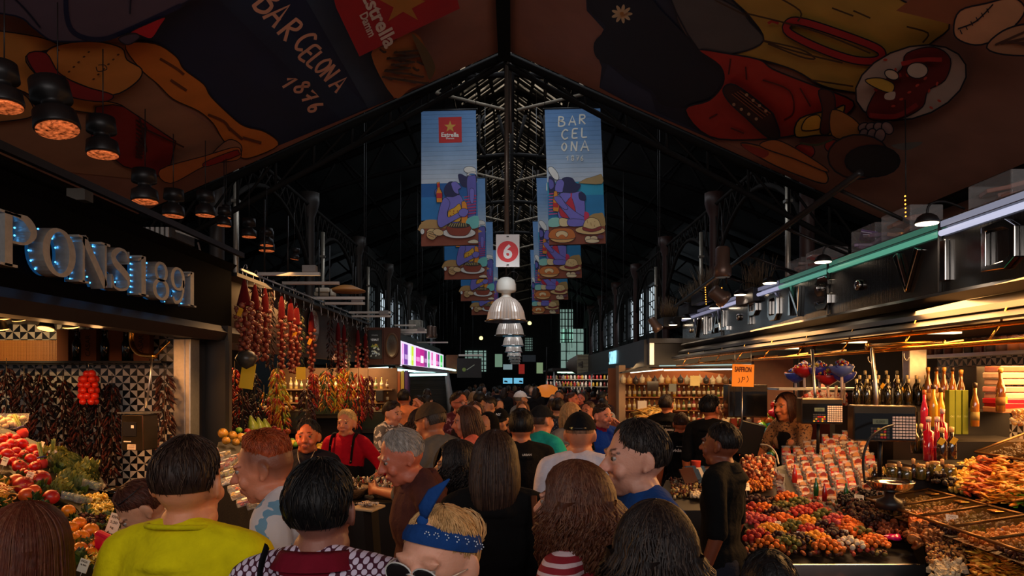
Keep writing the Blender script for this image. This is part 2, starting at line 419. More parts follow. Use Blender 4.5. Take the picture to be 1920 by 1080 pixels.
# ---- iron columns with downpipes, lattice arches between them
cols_y = [9.6, 14, 18.4, 22.8, 27.2, 31.6, 36]
for sx, nm in ((-1, 'left'), (1, 'right')):
 for i, y in enumerate(cols_y):
  m = MB(); m.lathe([(.2, 0), (.2, .3), (.13, .45), (.1, 3.0), (.1, 5.2), (.16, 5.35), (.2, 5.5), (.2, 5.7)], (sx * 4.15, y, 0), 12, (60, 34, 28) if sx > 0 else (48, 40, 36))
  e = m.build('trim_column', mat('column_paint', None, .5, vary=.2, scale=4)); struct(e)
  if i < 3:
   m = MB(); x = sx * 3.88; m.tube([(x, y, 2.4), (x, y, 4.9)], .038, 10, (170, 160, 145)); 
   for z in (3.2, 4.4): m.box((x, y, z), (.1, .1, .04), (120, 112, 100))
   o = m.build('downpipe', mat('zinc_pipe', None, .35, .7, vary=.1)); tag(o, None, 'pipe')
   o['label'] = ('pale zinc downpipe on the ' + nm + ' iron columns, ' + ('nearest the ceiling mural' , 'second along the aisle', 'third along the aisle')[i])
 m = MB(); c = (38, 35, 33)
 for i in range(len(cols_y) - 1):
  y0, y1 = cols_y[i], cols_y[i + 1]; N = 12; x = sx * 4.15; P = []
  for k in range(N + 1):
   t = k / N; P.append(((x, y0 + (y1 - y0) * t, 5.45), (x, y0 + (y1 - y0) * t, 4.0 + 1.15 * math.sin(PI * t) ** .7)))
  m.tube([p[0] for p in P], .05, 4, c); m.tube([p[1] for p in P], .045, 4, c)
  for k in range(N):
   m.tube([P[k][0], P[k + 1][1]], .015, 4, c); m.tube([P[k][1], P[k + 1][0]], .015, 4, c)
 struct(m.build('trim_lattice_arches_' + nm, SOOT))
 mb = MB()   # thin hanging rods
 for k in range(14):
  y = 12 + k * 1.9; x = sx * (2.6 + .5 * math.sin(k * 2.3)); mb.tube([(x, y, 3.1), (x, y, 7.4)], .009, 4, (60, 56, 52))
 struct(mb.build('trim_hanger_rods_' + nm, DARKM))
# ================================================================== PRINTED CEILING
ZR, MS, RX = 4.33, .45, -.10       # ridge height above the eye, pitch, ridge x
def hit(px, py, lift=.0):
 a = (px - CX) / F; b = (HY - py) / F
 if px <= 945: Y = (ZR - lift - MS * RX * -1 * -1 + 0) if False else (ZR - lift + MS * .1) / (b - MS * a)
 else: Y = (ZR - lift - MS * .1) / (b + MS * a)
 return Vector((a * Y, Y, H + b * Y))
class Art:
 """flat printed artwork: each shape lies a hair over the one before, on one sheet"""
 def __init__(s, fn, step): s.mb = MB(); s.fn = fn; s.k = 1; s.step = step; s.n = 4
 def _tri(s, pts, col):
  P = [s.fn(p[0], p[1], s.k * s.step) for p in pts]; s.mb.poly(P, col); s.k += 1
 def P(s, pts, col, sm=True, out=None, w=2.5):
  q = smooth(pts, s.n, True) if sm else [Vector(p) for p in pts]
  s._tri(q, col)
  if out: s.S(q, w, out, closed=True, sm=False)
  return s
 def E(s, cx, cy, rx, ry, col, a=0, out=None, w=2):
  q = [Vector((cx + rx * math.cos(t) * math.cos(a) - ry * math.sin(t) * math.sin(a), cy + rx * math.cos(t) * math.sin(a) + ry * math.sin(t) * math.cos(a))) for t in [2 * PI * i / 18 for i in range(18)]]
  return s.P(q, col, False, out, w)
 def S(s, pts, w, col, closed=False, sm=True):
  q = smooth(pts, s.n, closed) if sm and len(pts) > 2 else [Vector(p) for p in pts]
  for quad in ribbon2(q, w, closed): s.mb.poly([s.fn(p[0], p[1], s.k * s.step) for p in quad], col)
  s.k += 1; return s
 def T(s, txt, c, r, u, col, bold=.02, mid=True):
  vs, fs = text_geo(txt, bold); xs = [v.x for v in vs]; ys = [v.y for v in vs]; wx = max(xs) - min(xs); hy = max(ys) - min(ys)
  c = Vector(c); r = Vector(r); u = Vector(u)
  q = [c + r * ((v.x - min(xs)) / wx - .5) + u * ((v.y - min(ys)) / hy - .5) for v in vs]
  s.mb.add([s.fn(p[0], p[1], s.k * s.step) for p in q], fs, col, 0, False); s.k += 1; return s
INK = (20, 22, 38)
OC, OR, NAVY, PLUM, REDC = (228, 140, 66), (236, 132, 52), (34, 44, 74), (96, 78, 92), (176, 30, 34)
e = empty('ceiling_banner', (0, 0, 0)); tag(e, 'huge printed canvas over the aisle, left slope, with BARCELONA 1876 lettering and a straw hat', 'banner')
def sheet(sx, col):
 X1 = -5.0 if sx < 0 else 5.45; zr = H + ZR
 zf = lambda x: zr - MS * abs(x - RX)
 return slabY('canvas', [(RX, zr + .03), (RX, zr), (X1, zf(X1)), (X1, zf(X1) + .03)], 1.6, 9.0, col, PRINT, parent=e)
sheet(-1, (168, 112, 92))
A = Art(hit, .003)
A.P([(300, -60), (650, -60), (738, 184), (520, 274), (300, 140), (225, 75)], NAVY, False)
A.P([(350, -60), (420, -60), (690, 200), (640, 224)], (40, 56, 84), False)
A.P([(540, -60), (655, -60), (738, 184), (690, 203)], (62, 76, 98), False)
A.P([(-60, 60), (60, 62), (235, 85), (310, 180), (390, 232), (425, 268), (445, 292), (350, 318), (300, 340), (150, 325), (-60, 300)], (176, 120, 90), False)
A.P([(235, 84), (290, 82), (330, 106), (345, 130), (382, 158), (396, 182), (440, 224), (462, 238), (498, 248), (522, 272), (470, 296), (446, 292), (418, 262), (400, 232), (372, 208), (325, 186), (296, 158), (262, 128)], OR, True, (60, 34, 24), 2)
for p in (((300, 110), (330, 128), (345, 140)), ((320, 150), (350, 170)), ((390, 215), (420, 228), (432, 245)), ((430, 240), (455, 262)), ((455, 258), (490, 268))): A.S(p, 5, (120, 62, 34))
A.P([(398, 292), (428, 262), (452, 272), (446, 292)], (190, 128, 96), True, INK, 1.5)
A.P([(-60, 62), (55, 66), (112, 88), (48, 106), (80, 152), (130, 182), (200, 190), (232, 200), (226, 214), (170, 212), (90, 196), (30, 166), (-60, 150)], OC, True, INK, 2)
A.P([(-60, 168), (30, 170), (62, 200), (50, 222), (-60, 226)], (196, 128, 74), True, INK, 2)
A.P([(180, 200), (212, 196), (232, 200), (330, 265), (314, 335), (232, 312), (170, 262)], (150, 34, 30), False, INK, 2)
for k in range(9): A.S([(255, 225 + k * 8), (275 - k, 240 + k * 7), (262 - k, 262 + k * 4)], 3, (70, 24, 22))
A.S([(262, 222), (275, 285)], 4, (60, 24, 22)); A.S([(268, 240), (345, 276)], 3, (60, 24, 22))
A.P([(86, 100), (120, 82), (180, 78), (228, 90), (238, 112), (266, 130), (256, 154), (212, 178), (160, 162), (112, 138)], OC, True, INK, 2.5)
for k in range(26): A.E(110 + (k * 37) % 120, 94 + (k * 23) % 60, 2.2, 1.3, (90, 50, 34))
A.S([(180, 125), (184, 134), (200, 130), (196, 122), (184, 122)], 1.6, INK)
A.P([(50, 104), (86, 99), (112, 138), (160, 162), (212, 178), (192, 191), (128, 180), (78, 150)], (158, 42, 44), True, INK, 2)
A.P([(-80, -60), (410, -60), (330, 14), (230, 62), (172, 76), (118, 78), (92, 74), (60, 50), (30, 30), (-80, 8)], PLUM, True, (22, 28, 56), 3)
A.S([(128, -60), (124, 20), (140, 62), (190, 74), (250, 52), (340, 10)], 9, (24, 30, 62)); A.S([(20, -10), (50, 20), (76, 52)], 3, (24, 26, 48)); A.S([(248, -60), (244, 26)], 3, (24, 26, 48))
A.P([(245, 60), (278, 44), (310, 32), (300, 50), (284, 72), (262, 66)], (206, 36, 46), True, INK, 2)
A.P([(222, 72), (250, 62), (262, 70), (240, 84)], (84, 68, 84), True, INK, 2)
A.P([(300, 318), (385, 292), (440, 276), (452, 284), (445, 300), (388, 310), (320, 344)], (214, 118, 60), True, INK, 1.5)
A.P([(384, 304), (440, 282), (448, 286), (446, 292), (390, 312)], (170, 40, 34), True, INK, 1.2)
A.P([(696, 102), (730, 84), (762, 62), (784, 66), (800, 92), (816, 126), (806, 150), (770, 166), (738, 182)], (190, 110, 50), True)
for k in range(20): A.S([(712 + (k * 31) % 86, 92 + (k * 17) % 62), (720 + (k * 31) % 80, 98 + (k * 17) % 62), (724 + (k * 31) % 80, 96 + (k * 17) % 62)], 4, (80, 56, 34))
A.P([(772, 62), (800, 92), (816, 126), (806, 150), (798, 130), (786, 100)], (110, 84, 40))
A.P([(612, -60), (842, -60), (862, 16), (674, 106), (630, 14)], (188, 32, 36), False)
A.P([(752, -34), (766, -6), (798, 2), (772, 16), (784, 38), (756, 22), (728, 40), (738, 14), (712, 0), (742, -6)], (200, 128, 50), False)
# brand lettering: heavy broken script, letter slots stepping down the canvas
A.T('Estrella', (712, 36), (46, 100), (26, -14), (240, 210, 190), .03); A.T('Damm', (690, 46), (18, 42), (15, -8), (240, 210, 190), .03)
o_ = Vector((462, 8)); sc_ = 1.0
L_ = [('B', (472, 10), 1.2), ('A', (493, 34), 1.1), ('R', (518, 62), 1.0), ('C', (548, 84), .92), ('E', (558, 106), .86), ('L', (572, 118), .8), ('O', (586, 128), .76), ('N', (598, 142), .76), ('A', (616, 162), .74)]
for ch, o_, k in L_:
 for st in hand_strokes(ch, o_, Vector((20, 19)) * k, Vector((36, -30)) * k): A.S(st, 5.2 * k + 1, (246, 176, 142), sm=False)
for ch, o_, k in [('1', (524, 158), 1), ('8', (548, 166), .95), ('7', (562, 184), .95), ('6', (574, 202), .9)]:
 for st in hand_strokes(ch, o_, Vector((15, 15)) * k, Vector((26, -17)) * k): A.S(st, 5, (246, 176, 142), sm=False)
art = A.mb.build('printed_artwork', PRINT, e)
e = empty('ceiling_banner', (0, 0, 0)); tag(e, 'huge printed canvas over the aisle, right slope, with a red shirted figure and food plates', 'banner')
sheet(1, (168, 112, 92))
A = Art(hit, .003)
A.P([(1096, -60), (1300, -60), (1350, 40), (1420, 120), (1360, 160), (1300, 210), (1335, 258), (1500, 325), (1545, 344), (1180, 194), (1124, 164), (1128, 126), (1115, 90), (1132, 55), (1100, 20)], (36, 40, 62), False)
A.P([(1124, 164), (1140, 120), (1175, 150), (1220, 175), (1230, 210), (1330, 255), (1350, 268), (1180, 194)], (52, 58, 84), False)
A.P([(1250, -60), (1480, -60), (1460, 60), (1380, 98), (1300, 94), (1270, 40)], (104, 92, 88), False, INK, 3)
A.P([(1110, -40), (1200, -20), (1240, 20), (1290, 70), (1340, 110), (1358, 150), (1335, 188), (1290, 202), (1240, 196), (1222, 170), (1160, 130), (1120, 110), (1114, 80), (1136, 50), (1104, 16)], (22, 24, 40), True)
A.P([(1330, -60), (1600, -60), (1690, 0), (1780, 44), (1742, 84), (1702, 124), (1680, 170), (1640, 176), (1590, 172), (1540, 160), (1490, 132), (1426, 112), (1362, 100), (1430, 76), (1400, 24)], (196, 146, 62), True, INK, 3)
A.P([(1250, -40), (1375, 10), (1405, 40), (1432, 76), (1382, 99), (1310, 94)], (92, 84, 82), True, INK, 3)
A.P([(1310, 94), (1362, 100), (1424, 112), (1450, 130), (1520, 158), (1600, 190), (1580, 222), (1560, 236), (1500, 252), (1420, 262), (1330, 256), (1285, 206), (1330, 188), (1356, 156), (1350, 124)], (190, 48, 36), True, INK, 3)
for p in (((1370, 110), (1366, 140)), ((1398, 125), (1400, 150)), ((1330, 222), (1345, 214)), ((1430, 150), (1480, 170), (1488, 210), (1470, 225)), ((1500, 165), (1520, 200)), ((1395, 250), (1370, 240))): A.S(p, 3, (96, 20, 22))
loop = [(1478, 44), (1500, 40), (1560, 58), (1640, 88), (1654, 104), (1640, 114), (1600, 112), (1540, 92), (1480, 62)]
A.S(loop, 17, INK, True); A.S(loop, 12, (176, 36, 40), True)
A.S([(1460, 44), (1448, 40), (1440, 44)], 5, (176, 36, 40))
for p in (((1395, 24), (1500, 50), (1560, 70), (1632, 100)), ((1430, 76), (1470, 90), (1520, 104), (1580, 118)), ((1430, 76), (1500, 92), (1528, 110), (1500, 106), (1440, 82)), ((1340, 0), (1400, 30)), ((1560, 15), (1600, 30)), ((1700, 50), (1740, 62), (1730, 80)), ((1520, 150), (1600, 162)), ((1600, 20), (1632, 34)), ((1450, -10), (1500, 20), (1496, 40))): A.S(p, 3.2, (72, 46, 26))
A.P([(1356, 166), (1380, 160), (1440, 205), (1452, 220), (1462, 256), (1440, 258), (1400, 222), (1366, 190)], (60, 26, 24), True, INK, 3)
for k in range(4): A.S([(1372 + k * 5, 176 - k * 2), (1430 + k * 5, 222 - k * 3)], 1.8, (150, 80, 52))
for k in range(4): A.E(1376 + k * 14, 196 + k * 9, 3, 3, (196, 150, 110)); A.E(1400 + k * 12, 178 + k * 10, 3, 3, (196, 150, 110))
A.P([(1492, 256), (1500, 222), (1560, 206), (1584, 198), (1574, 230), (1566, 252), (1530, 254)], (216, 160, 60), True, INK, 3)
A.P([(1504, 244), (1512, 222), (1535, 216), (1540, 240)], (238, 170, 60), True, INK, 2)
A.P([(1535, 170), (1560, 172), (1566, 200), (1556, 248), (1538, 248), (1542, 205)], (92, 40, 34), True, INK, 2.5)
A.E(1708, 155, 108, 66, (196, 168, 152), -.32, INK, 3)
A.P([(1625, 208), (1650, 160), (1690, 130), (1700, 100), (1750, 88), (1782, 110), (1772, 150), (1740, 170), (1730, 200), (1690, 222), (1640, 226)], (120, 34, 32), True, INK, 2)
for k in range(16): A.E(1660 + (k * 41) % 108, 112 + (k * 29) % 100, 4, 2.2, (206, 70, 52), k)
A.S([(1690, 120), (1730, 112), (1766, 112)], 8, (176, 44, 42)); A.S([(1640, 170), (1664, 150), (1690, 140)], 7, (176, 44, 42))
A.S([(1630, 216), (1680, 218), (1720, 196)], 9, (150, 36, 34)); A.E(1720, 132, 20, 15, (214, 190, 170), 0, INK, 2); A.E(1672, 140, 14, 9, (230, 200, 170), .4, INK, 2)
A.P([(1622, 150), (1650, 146), (1676, 158), (1670, 174), (1640, 164)], (226, 176, 70), True, INK, 2); A.P([(1660, 176), (1678, 172), (1676, 186), (1660, 186)], (220, 190, 170), True)
A.P([(1560, 206), (1600, 222), (1620, 250), (1600, 262), (1560, 254)], (190, 120, 60), True, INK, 2)
for k in range(7): A.E(1622 + (k % 4) * 14, 240 + (k // 4) * 14, 13, 10, (156, 122, 116), .3 * k, INK, 2)
A.E(1508, 284, 20, 15, (170, 44, 36), 0, INK, 2); A.E(1562, 274, 16, 12, (170, 44, 36), 0, INK, 2); A.S([(1500, 268), (1530, 272), (1560, 262)], 4, (60, 66, 40))
A.P([(1390, 272), (1410, 270), (1480, 290), (1544, 318), (1548, 344), (1500, 330), (1440, 304)], (212, 124, 60), True, INK, 2.5); A.P([(1392, 270), (1440, 284), (1430, 296), (1402, 282)], (168, 52, 40), True)
A.P([(1425, 274), (1448, 262), (1480, 272), (1545, 312), (1548, 322), (1490, 298)], (206, 116, 56), True, INK, 2)
A.E(1610, 294, 58, 42, (112, 62, 44), 0, INK, 3); A.E(1636, 302, 52, 30, (40, 30, 30), 0, INK, 2)
A.P([(1672, 272), (1730, 266), (1700, 282)], (120, 112, 106), True)
A.P([(1680, 20), (1760, -40), (1990, -60), (1990, 130), (1900, 90), (1800, 70), (1784, 46)], (150, 84, 54), False)
A.P([(1788, 56), (1800, 20), (1850, 6), (1900, -4), (1922, 20), (1890, 60), (1840, 84), (1800, 76)], (214, 150, 108), True, INK, 3)
A.S([(1796, 54), (1830, 40), (1862, 8)], 2.5, INK); 
for k in range(6): A.S([(1800 + k * 10, 56 - k * 8), (1804 + k * 10, 64 - k * 8)], 2, INK)
A.P([(1850, 90), (1880, 58), (1930, 44), (1990, 50), (1990, 96), (1900, 104)], (190, 132, 96), True, INK, 3)
for k in range(4): A.S([(1866 + k * 10, 84 - k * 2), (1930 + k * 8, 56 + k * 12)], 4, (88, 56, 44))
for k in range(9):
 a = k * .7; A.E(1166 + 11 * math.cos(a), 26 + 9 * math.sin(a), 9, 3.2, (230, 196, 150), a)
A.E(1166, 26, 4, 4, (200, 130, 60))
A.mb.build('printed_artwork', PRINT, e)
# ridge beam of the canopy frame and its front brace
m = MB(); m.box((RX, 5.2, H + ZR - .1), (.16, 7.6, .12), (22, 26, 26))
struct(m.build('trim_ridge_beam', SOOT))
m = MB()
for sx, X1 in ((-1, -6.2), (1, 6.4)):
 zf = lambda x: H + ZR - MS * abs(x - RX) - .05
 m.tube([(RX, 9.06, zf(RX)), (X1, 9.06, zf(X1))], .06, 4, (26, 25, 24)); m.tube([(sx * 4.9, 1.6, zf(sx * 4.9) - .05), (sx * 4.9, 9.06, zf(sx * 4.9) - .05)], .07, 4, (26, 25, 24))
 for k in range(12):
  x0 = RX + (X1 - RX) * k / 12; x1 = RX + (X1 - RX) * (k + 1) / 12
  m.tube([(x0, 9.1, zf(x0)), (x1, 9.1, zf(x1) - .1 - .55 * (k + 1) / 12)], .02, 4, (30, 28, 27)); m.tube([(x1, 9.1, zf(x1)), (x1, 9.1, zf(x1) - .1 - .55 * (k + 1) / 12)], .02, 4, (30, 28, 27))
 m.tube([(RX, 9.1, zf(RX) - .1), (X1, 9.1, zf(X1) - .65)], .04, 4, (30, 28, 27))
struct(m.build('trim_canopy_frame', SOOT))
# ================================================================== HANGING BANNERS
YB = 12.0
def z6(x, y, lift=0): return W(760 + x / 2.5725, 180 + y / 2.5714, YB) + Vector((0, -lift, 0))
def lerp(a, b, t): return tuple(a[i] + (b[i] - a[i]) * t for i in range(3))
PUR, PUR2, HA = (124, 116, 206), (100, 94, 180), (34, 34, 84)
def banner(side):
 e = empty('hanging_banner', (0, 0, 0))
 A = Art(z6, .0006); A.n = 3
 L = side < 0
 c0, c1, c2, c3 = ((77, 70), (340, 64), (352, 716), (77, 725)) if L else ((672, 62), (940, 55), (966, 712), (694, 718))
 def q(u, v): 
  t = Vector(c0).lerp(Vector(c1), u); b = Vector(c3).lerp(Vector(c2), u); return t.lerp(b, v)
 sky = [(0, (96, 142, 196)), (.2, (112, 152, 198)), (.38, (160, 182, 208)), (.53, (206, 214, 224))]
 for i in range(16):
  v0, v1 = .54 * i / 16, .54 * (i + 1) / 16; v = v0
  for j in range(3):
   if sky[j][0] <= v <= sky[j + 1][0]: c = lerp(sky[j][1], sky[j + 1][1], (v - sky[j][0]) / (sky[j + 1][0] - sky[j][0]))
  A.mb.poly([A.fn(*q(*p)) for p in ((0, v0), (1, v0), (1, v1 + .001), (0, v1 + .001))], c)
 A.mb.poly([A.fn(*q(*p)) for p in ((0, .54), (1, .54), (1, .64), (0, .64))], (28, 98, 170) if L else (40, 160, 196))
 A.mb.poly([A.fn(*q(*p)) for p in ((0, .64), (1, .64), (1, .82), (0, .82))], (44, 128, 196) if L else (34, 130, 186))
 A.mb.poly([A.fn(*q(*p)) for p in ((0, .81), (1, .81), (1, 1), (0, 1))], (182, 140, 84))
 A.mb.poly([A.fn(*q(*p), .0008) for p in ((0, .86), (1, .86), (1, 1), (0, 1))], (140, 72, 48))
 A.k = 2; K = INK
 if L:
  A.P([(160, 103), (271, 100), (273, 224), (162, 227)], (196, 32, 30), False)
  st = [(216 + (30 if i % 2 == 0 else 12) * math.sin(i * PI / 5), 148 - (30 if i % 2 == 0 else 12) * math.cos(i * PI / 5)) for i in range(10)]
  A.P(st, (214, 160, 60), False); A.T('Estrella', (216, 187), (84, 0), (0, -22), (244, 240, 230), .03); A.T('Damm', (216, 204), (38, 0), (0, -9), (244, 240, 230), .02)
  A.P([(85, 606), (140, 596), (190, 612), (230, 628), (340, 640), (350, 660), (80, 660)], (196, 152, 92), True)
  A.P([(78, 640), (352, 634), (352, 716), (77, 725)], (150, 76, 50), False)
  A.P([(254, 382), (270, 376), (296, 388), (320, 372), (342, 378), (343, 420), (300, 440), (268, 430)], HA, True)
  A.P([(300, 392), (318, 378), (338, 384), (342, 420), (342, 520), (335, 590), (310, 590), (292, 560), (300, 480), (296, 430)], PUR2, True, K, 2)
  A.E(312, 357, 30, 17, (236, 232, 224), .1, K, 2); A.P([(300, 375), (316, 366), (340, 368), (340, 380), (300, 384)], (226, 220, 212), True, K, 1.5)
  A.E(322, 378, 16, 4, (50, 110, 170)); 
  for k in range(7): A.S([(284, 488 + 14 * k), (342, 480 + 14 * k)], 5, (196, 60, 110))
  A.P([(312, 452), (322, 446), (332, 456), (330, 510), (320, 520), (312, 500)], PUR, True, K, 1.5)
  A.P([(192, 436), (214, 414), (240, 418), (252, 452), (262, 474), (250, 490), (218, 496), (196, 484), (186, 462)], HA, True)
  A.P([(222, 420), (244, 414), (256, 424), (270, 442), (256, 452), (258, 474), (238, 466), (226, 444)], PUR, True, K, 2)
  A.P([(192, 492), (230, 488), (262, 478), (280, 510), (272, 560), (262, 600), (250, 616), (204, 600), (206, 556)], PUR, True, K, 2)
  A.P([(208, 556), (236, 540), (262, 520), (272, 560), (262, 606), (212, 600)], (236, 176, 40), True, K, 2)
  for k in range(9): A.E(216 + (k * 17) % 50, 556 + (k * 11) % 44, 3, 3, (170, 60, 30))
  A.P([(192, 490), (172, 520), (156, 590), (158, 622), (172, 636), (196, 624), (262, 588), (290, 580), (300, 562), (286, 548), (262, 560), (210, 586), (204, 560), (216, 516)], PUR, True, K, 2)
  A.P([(143, 460), (156, 448), (176, 456), (180, 500), (168, 500), (150, 486)], PUR2, True, K, 2)
  A.P([(152, 420), (166, 416), (168, 450), (178, 468), (178, 514), (152, 514), (150, 466), (155, 450)], (240, 150, 40), False, K, 2); A.P([(152, 470), (178, 470), (178, 494), (152, 494)], (206, 40, 40), False); A.P([(155, 424), (166, 422), (167, 442), (155, 444)], (206, 40, 40), False)
  A.P([(272, 512), (286, 508), (296, 520), (302, 560), (300, 616), (270, 616), (272, 560)], (240, 150, 40), False, K, 2); A.P([(272, 560), (300, 556), (300, 584), (272, 588)], (206, 40, 40), False)
  A.P([(258, 560), (276, 544), (302, 550), (304, 566), (288, 584), (264, 580)], PUR, True, K, 2)
  A.P([(300, 594), (350, 580), (350, 636), (296, 636)], (120, 206, 200), True)
  A.E(260, 662, 80, 26, (238, 234, 226), 0, K, 2); A.E(260, 660, 60, 15, (214, 208, 200), 0)
  A.P([(204, 628), (312, 628), (306, 664), (282, 676), (228, 674), (208, 660)], (150, 62, 36), True, K, 2); A.E(258, 626, 54, 12, (60, 50, 40), 0, K, 2)
  for k in range(8): A.S([(210 + 12 * k, 632), (222 + 10 * k, 616)], 4, (190, 170, 110))
  A.E(132, 664, 28, 22, (226, 190, 130), .3, K, 2); A.E(126, 676, 24, 18, (214, 170, 110), .5, K, 2); A.E(160, 660, 26, 16, (232, 196, 140), .2, K, 2); A.S([(110, 672), (140, 684)], 2, K); A.S([(116, 664), (146, 674)], 2, K)
  A.E(84, 656, 10, 14, (240, 236, 228), 0, K, 2); A.P([(302, 704), (330, 694), (350, 700), (350, 712), (310, 712)], (232, 220, 190), True, K, 2)
 else:
  for ch, o_, k in [('B', (735, 146), 1), ('A', (788, 142), 1), ('R', (836, 136), 1), ('C', (752, 208), 1), ('E', (802, 204), 1), ('L', (846, 200), 1), ('O', (752, 264), .8), ('N', (796, 266), 1), ('A', (846, 266), 1.1)]:
   for st in hand_strokes(ch, o_, (40 * k, 0), (0, -46 * k)): A.S(st, 7, (236, 232, 220), sm=False)
  for ch, o_ in [('1', (776, 312)), ('8', (800, 312)), ('7', (824, 312)), ('6', (844, 312))]:
   for st in hand_strokes(ch, o_, (17, 0), (0, -24)): A.S(st, 4, (236, 232, 220), sm=False)
  A.P([(836, 420), (870, 400), (900, 392), (930, 382), (946, 380), (948, 424), (850, 422)], (176, 146, 96), True, (110, 88, 60), 1.5)
  A.P([(868, 600), (900, 572), (930, 566), (955, 570), (958, 640), (860, 640)], (186, 148, 88), True)
  A.P([(694, 634), (963, 628), (966, 712), (694, 718)], (150, 76, 50), False)
  A.P([(690, 346), (710, 344), (736, 376), (738, 404), (716, 400), (690, 362)], (240, 238, 232), True, K, 2)
  A.P([(692, 390), (716, 402), (724, 430), (720, 470), (694, 470)], HA, True); A.P([(692, 404), (712, 410), (716, 440), (696, 450)], PUR2, True, K, 1.5)
  for k in range(8): A.S([(692, 474 + 14 * k), (740, 470 + 14 * k)], 5, (214, 80, 150))
  A.P([(752, 404), (776, 392), (806, 398), (822, 420), (846, 430), (832, 456), (800, 474), (770, 470), (748, 440)], HA, True)
  A.P([(732, 410), (752, 404), (766, 420), (760, 450), (756, 466), (724, 462), (722, 436), (726, 424)], PUR, True, K, 2)
  A.P([(748, 470), (800, 470), (842, 462), (860, 480), (866, 560), (850, 600), (812, 604), (740, 590), (738, 520)], PUR, True, K, 2)
  A.P([(740, 520), (770, 520), (796, 490), (812, 520), (824, 588), (790, 592), (748, 580)], (206, 40, 66), True, K, 2); A.S([(800, 470), (800, 500), (812, 530)], 6, (206, 40, 66))
  A.P([(836, 470), (856, 468), (870, 486), (866, 506), (840, 500)], HA, True, K, 1.5)
  A.P([(722, 480), (742, 480), (770, 516), (820, 560), (866, 590), (854, 614), (800, 600), (776, 572), (730, 520), (716, 506)], PUR, True, K, 2)
  A.P([(716, 462), (730, 460), (738, 494), (744, 520), (738, 560), (712, 556), (712, 510)], (240, 150, 40), False, K, 2); A.P([(712, 516), (740, 520), (738, 540), (712, 538)], (206, 40, 40), False)
  A.P([(716, 492), (744, 486), (770, 520), (784, 544), (766, 548), (738, 526)], PUR, True, K, 2)
  A.P([(694, 596), (740, 590), (744, 628), (694, 632)], (150, 214, 200), True); A.P([(744, 592), (786, 598), (786, 628), (746, 628)], (240, 214, 160), True, K, 1.5); A.P([(786, 596), (862, 600), (868, 626), (790, 630)], PUR, True, K, 2)
  A.P([(864, 560), (886, 572), (876, 602), (862, 600)], (214, 50, 90), True)
  A.E(756, 682, 62, 28, (232, 180, 110), 0, K, 2); A.P([(694, 662), (720, 642), (790, 640), (816, 662), (810, 690), (700, 690)], (214, 120, 50), True, K, 2); A.E(754, 670, 30, 18, (244, 214, 160), 0, K, 2); A.P([(738, 680), (754, 670), (772, 680), (766, 688), (742, 688)], (214, 120, 50), True)
  A.E(890, 650, 72, 20, (236, 196, 130), .02, K, 2); A.P([(858, 640), (866, 604), (890, 590), (924, 596), (938, 620), (940, 642), (900, 652)], (240, 204, 140), True, K, 2); A.P([(856, 634), (900, 644), (940, 630), (942, 646), (900, 658), (858, 650)], (150, 50, 44), True, K, 1.5)
  for k in range(9): A.E(876 + (k * 17) % 50, 604 + (k * 11) % 28, 2, 1.5, (150, 100, 60))
  A.E(880, 692, 16, 15, (236, 214, 170), 0, K, 2); A.E(908, 690, 18, 14, (228, 200, 156), 0, K, 2); A.E(900, 702, 34, 10, (236, 214, 170), 0, K, 2); A.E(940, 682, 16, 10, (110, 60, 80), 0)
 A.mb.build('printed_canvas', PRINT, e)
 a = z6(*c0); b = z6(*c1); MB().tube([a + Vector((-.03, 0, 0)), b + Vector((.03, 0, 0))], .014, 6, (170, 180, 190)).build('batten', DARKM, e); a2, b2 = z6(*c3), z6(*c2)
 MB().tube([a2 + Vector((0, .02, 0)), b2 + Vector((0, .02, 0))], .012, 6, (190, 160, 140)).build('batten', DARKM, e)
 m = MB(); P = [z6(*q(u, v), -.004) for u, v in ((0, 0), (1, 0), (1, 1), (0, 1))]; m.poly(P, (150, 160, 175)); m.build('canvas_back', PRINT, e)
 for p in (a, b): MB().tube([p, p + Vector((0, 0, 2.0))], .006, 5, (40, 38, 36)).build('hanging_wire', DARKM, e)
 return e
for side, nm, what in ((-1, 'left', 'red beer logo'), (1, 'right', 'BARCELONA 1876 handwriting')):
 e = banner(side); ks = kids(e)
 tag(e, 'blue hanging banner with ' + what + ', nearest of its row', 'banner', 'printed banners hanging over the aisle')
 for i, (dy, wd_) in enumerate(((4.1, 'second'), (8.6, 'third'), (13.2, 'fourth'))):
  c = copy_tree(e, (0.05 * i, dy, 0), label='hanging banner with %s, %s in the %s row' % (what, wd_, nm), ch=ks)
# ---- numbered aisle sign
e = empty('aisle_sign', W(952, 470, 8.9)); tag(e, 'white hanging sign with red disc and number 6', 'sign')
w_, h_ = 44 / F * 8.9, 61 / F * 8.9
m = MB().box((0, .01, 0), (w_, .02, h_), (236, 230, 226)); m.build('board', mat('sign_board', None, .4), e)
m = MB()
cir = [Vector((.138 * math.cos(2 * PI * k / 40), -.002, .138 * math.sin(2 * PI * k / 40) - .012)) for k in range(40)]
cir = cir[::-1] if False else cir
m.poly(cir, (222, 20, 30)); m.build('red_disc', mat('sign_print', None, .4), e)
m = MB(); put_text(m, '6', (0, -.004, -.012), (1, 0, 0), (0, 0, 1), .19, (245, 240, 238), .03); m.build('numeral', mat('sign_print', None, .4), e)
m = MB(); 
for z in (.185, -.185): m.box((0, -.006, z), (.03, .01, .012), (60, 60, 60))
m.build('screw', DARKM, e)
m = MB().tube([W(950, 455, 9.1), W(950, 95, 9.1)], .033, 10, (120, 108, 98)).tube([W(957, 250, 9.15), W(957, 98, 9.15)], .02, 8, (90, 80, 74))
tag(m.build('hanging_pole', mat('grey_pole', None, .4, .5)), 'long grey hanging pole above the number six sign', 'pole')
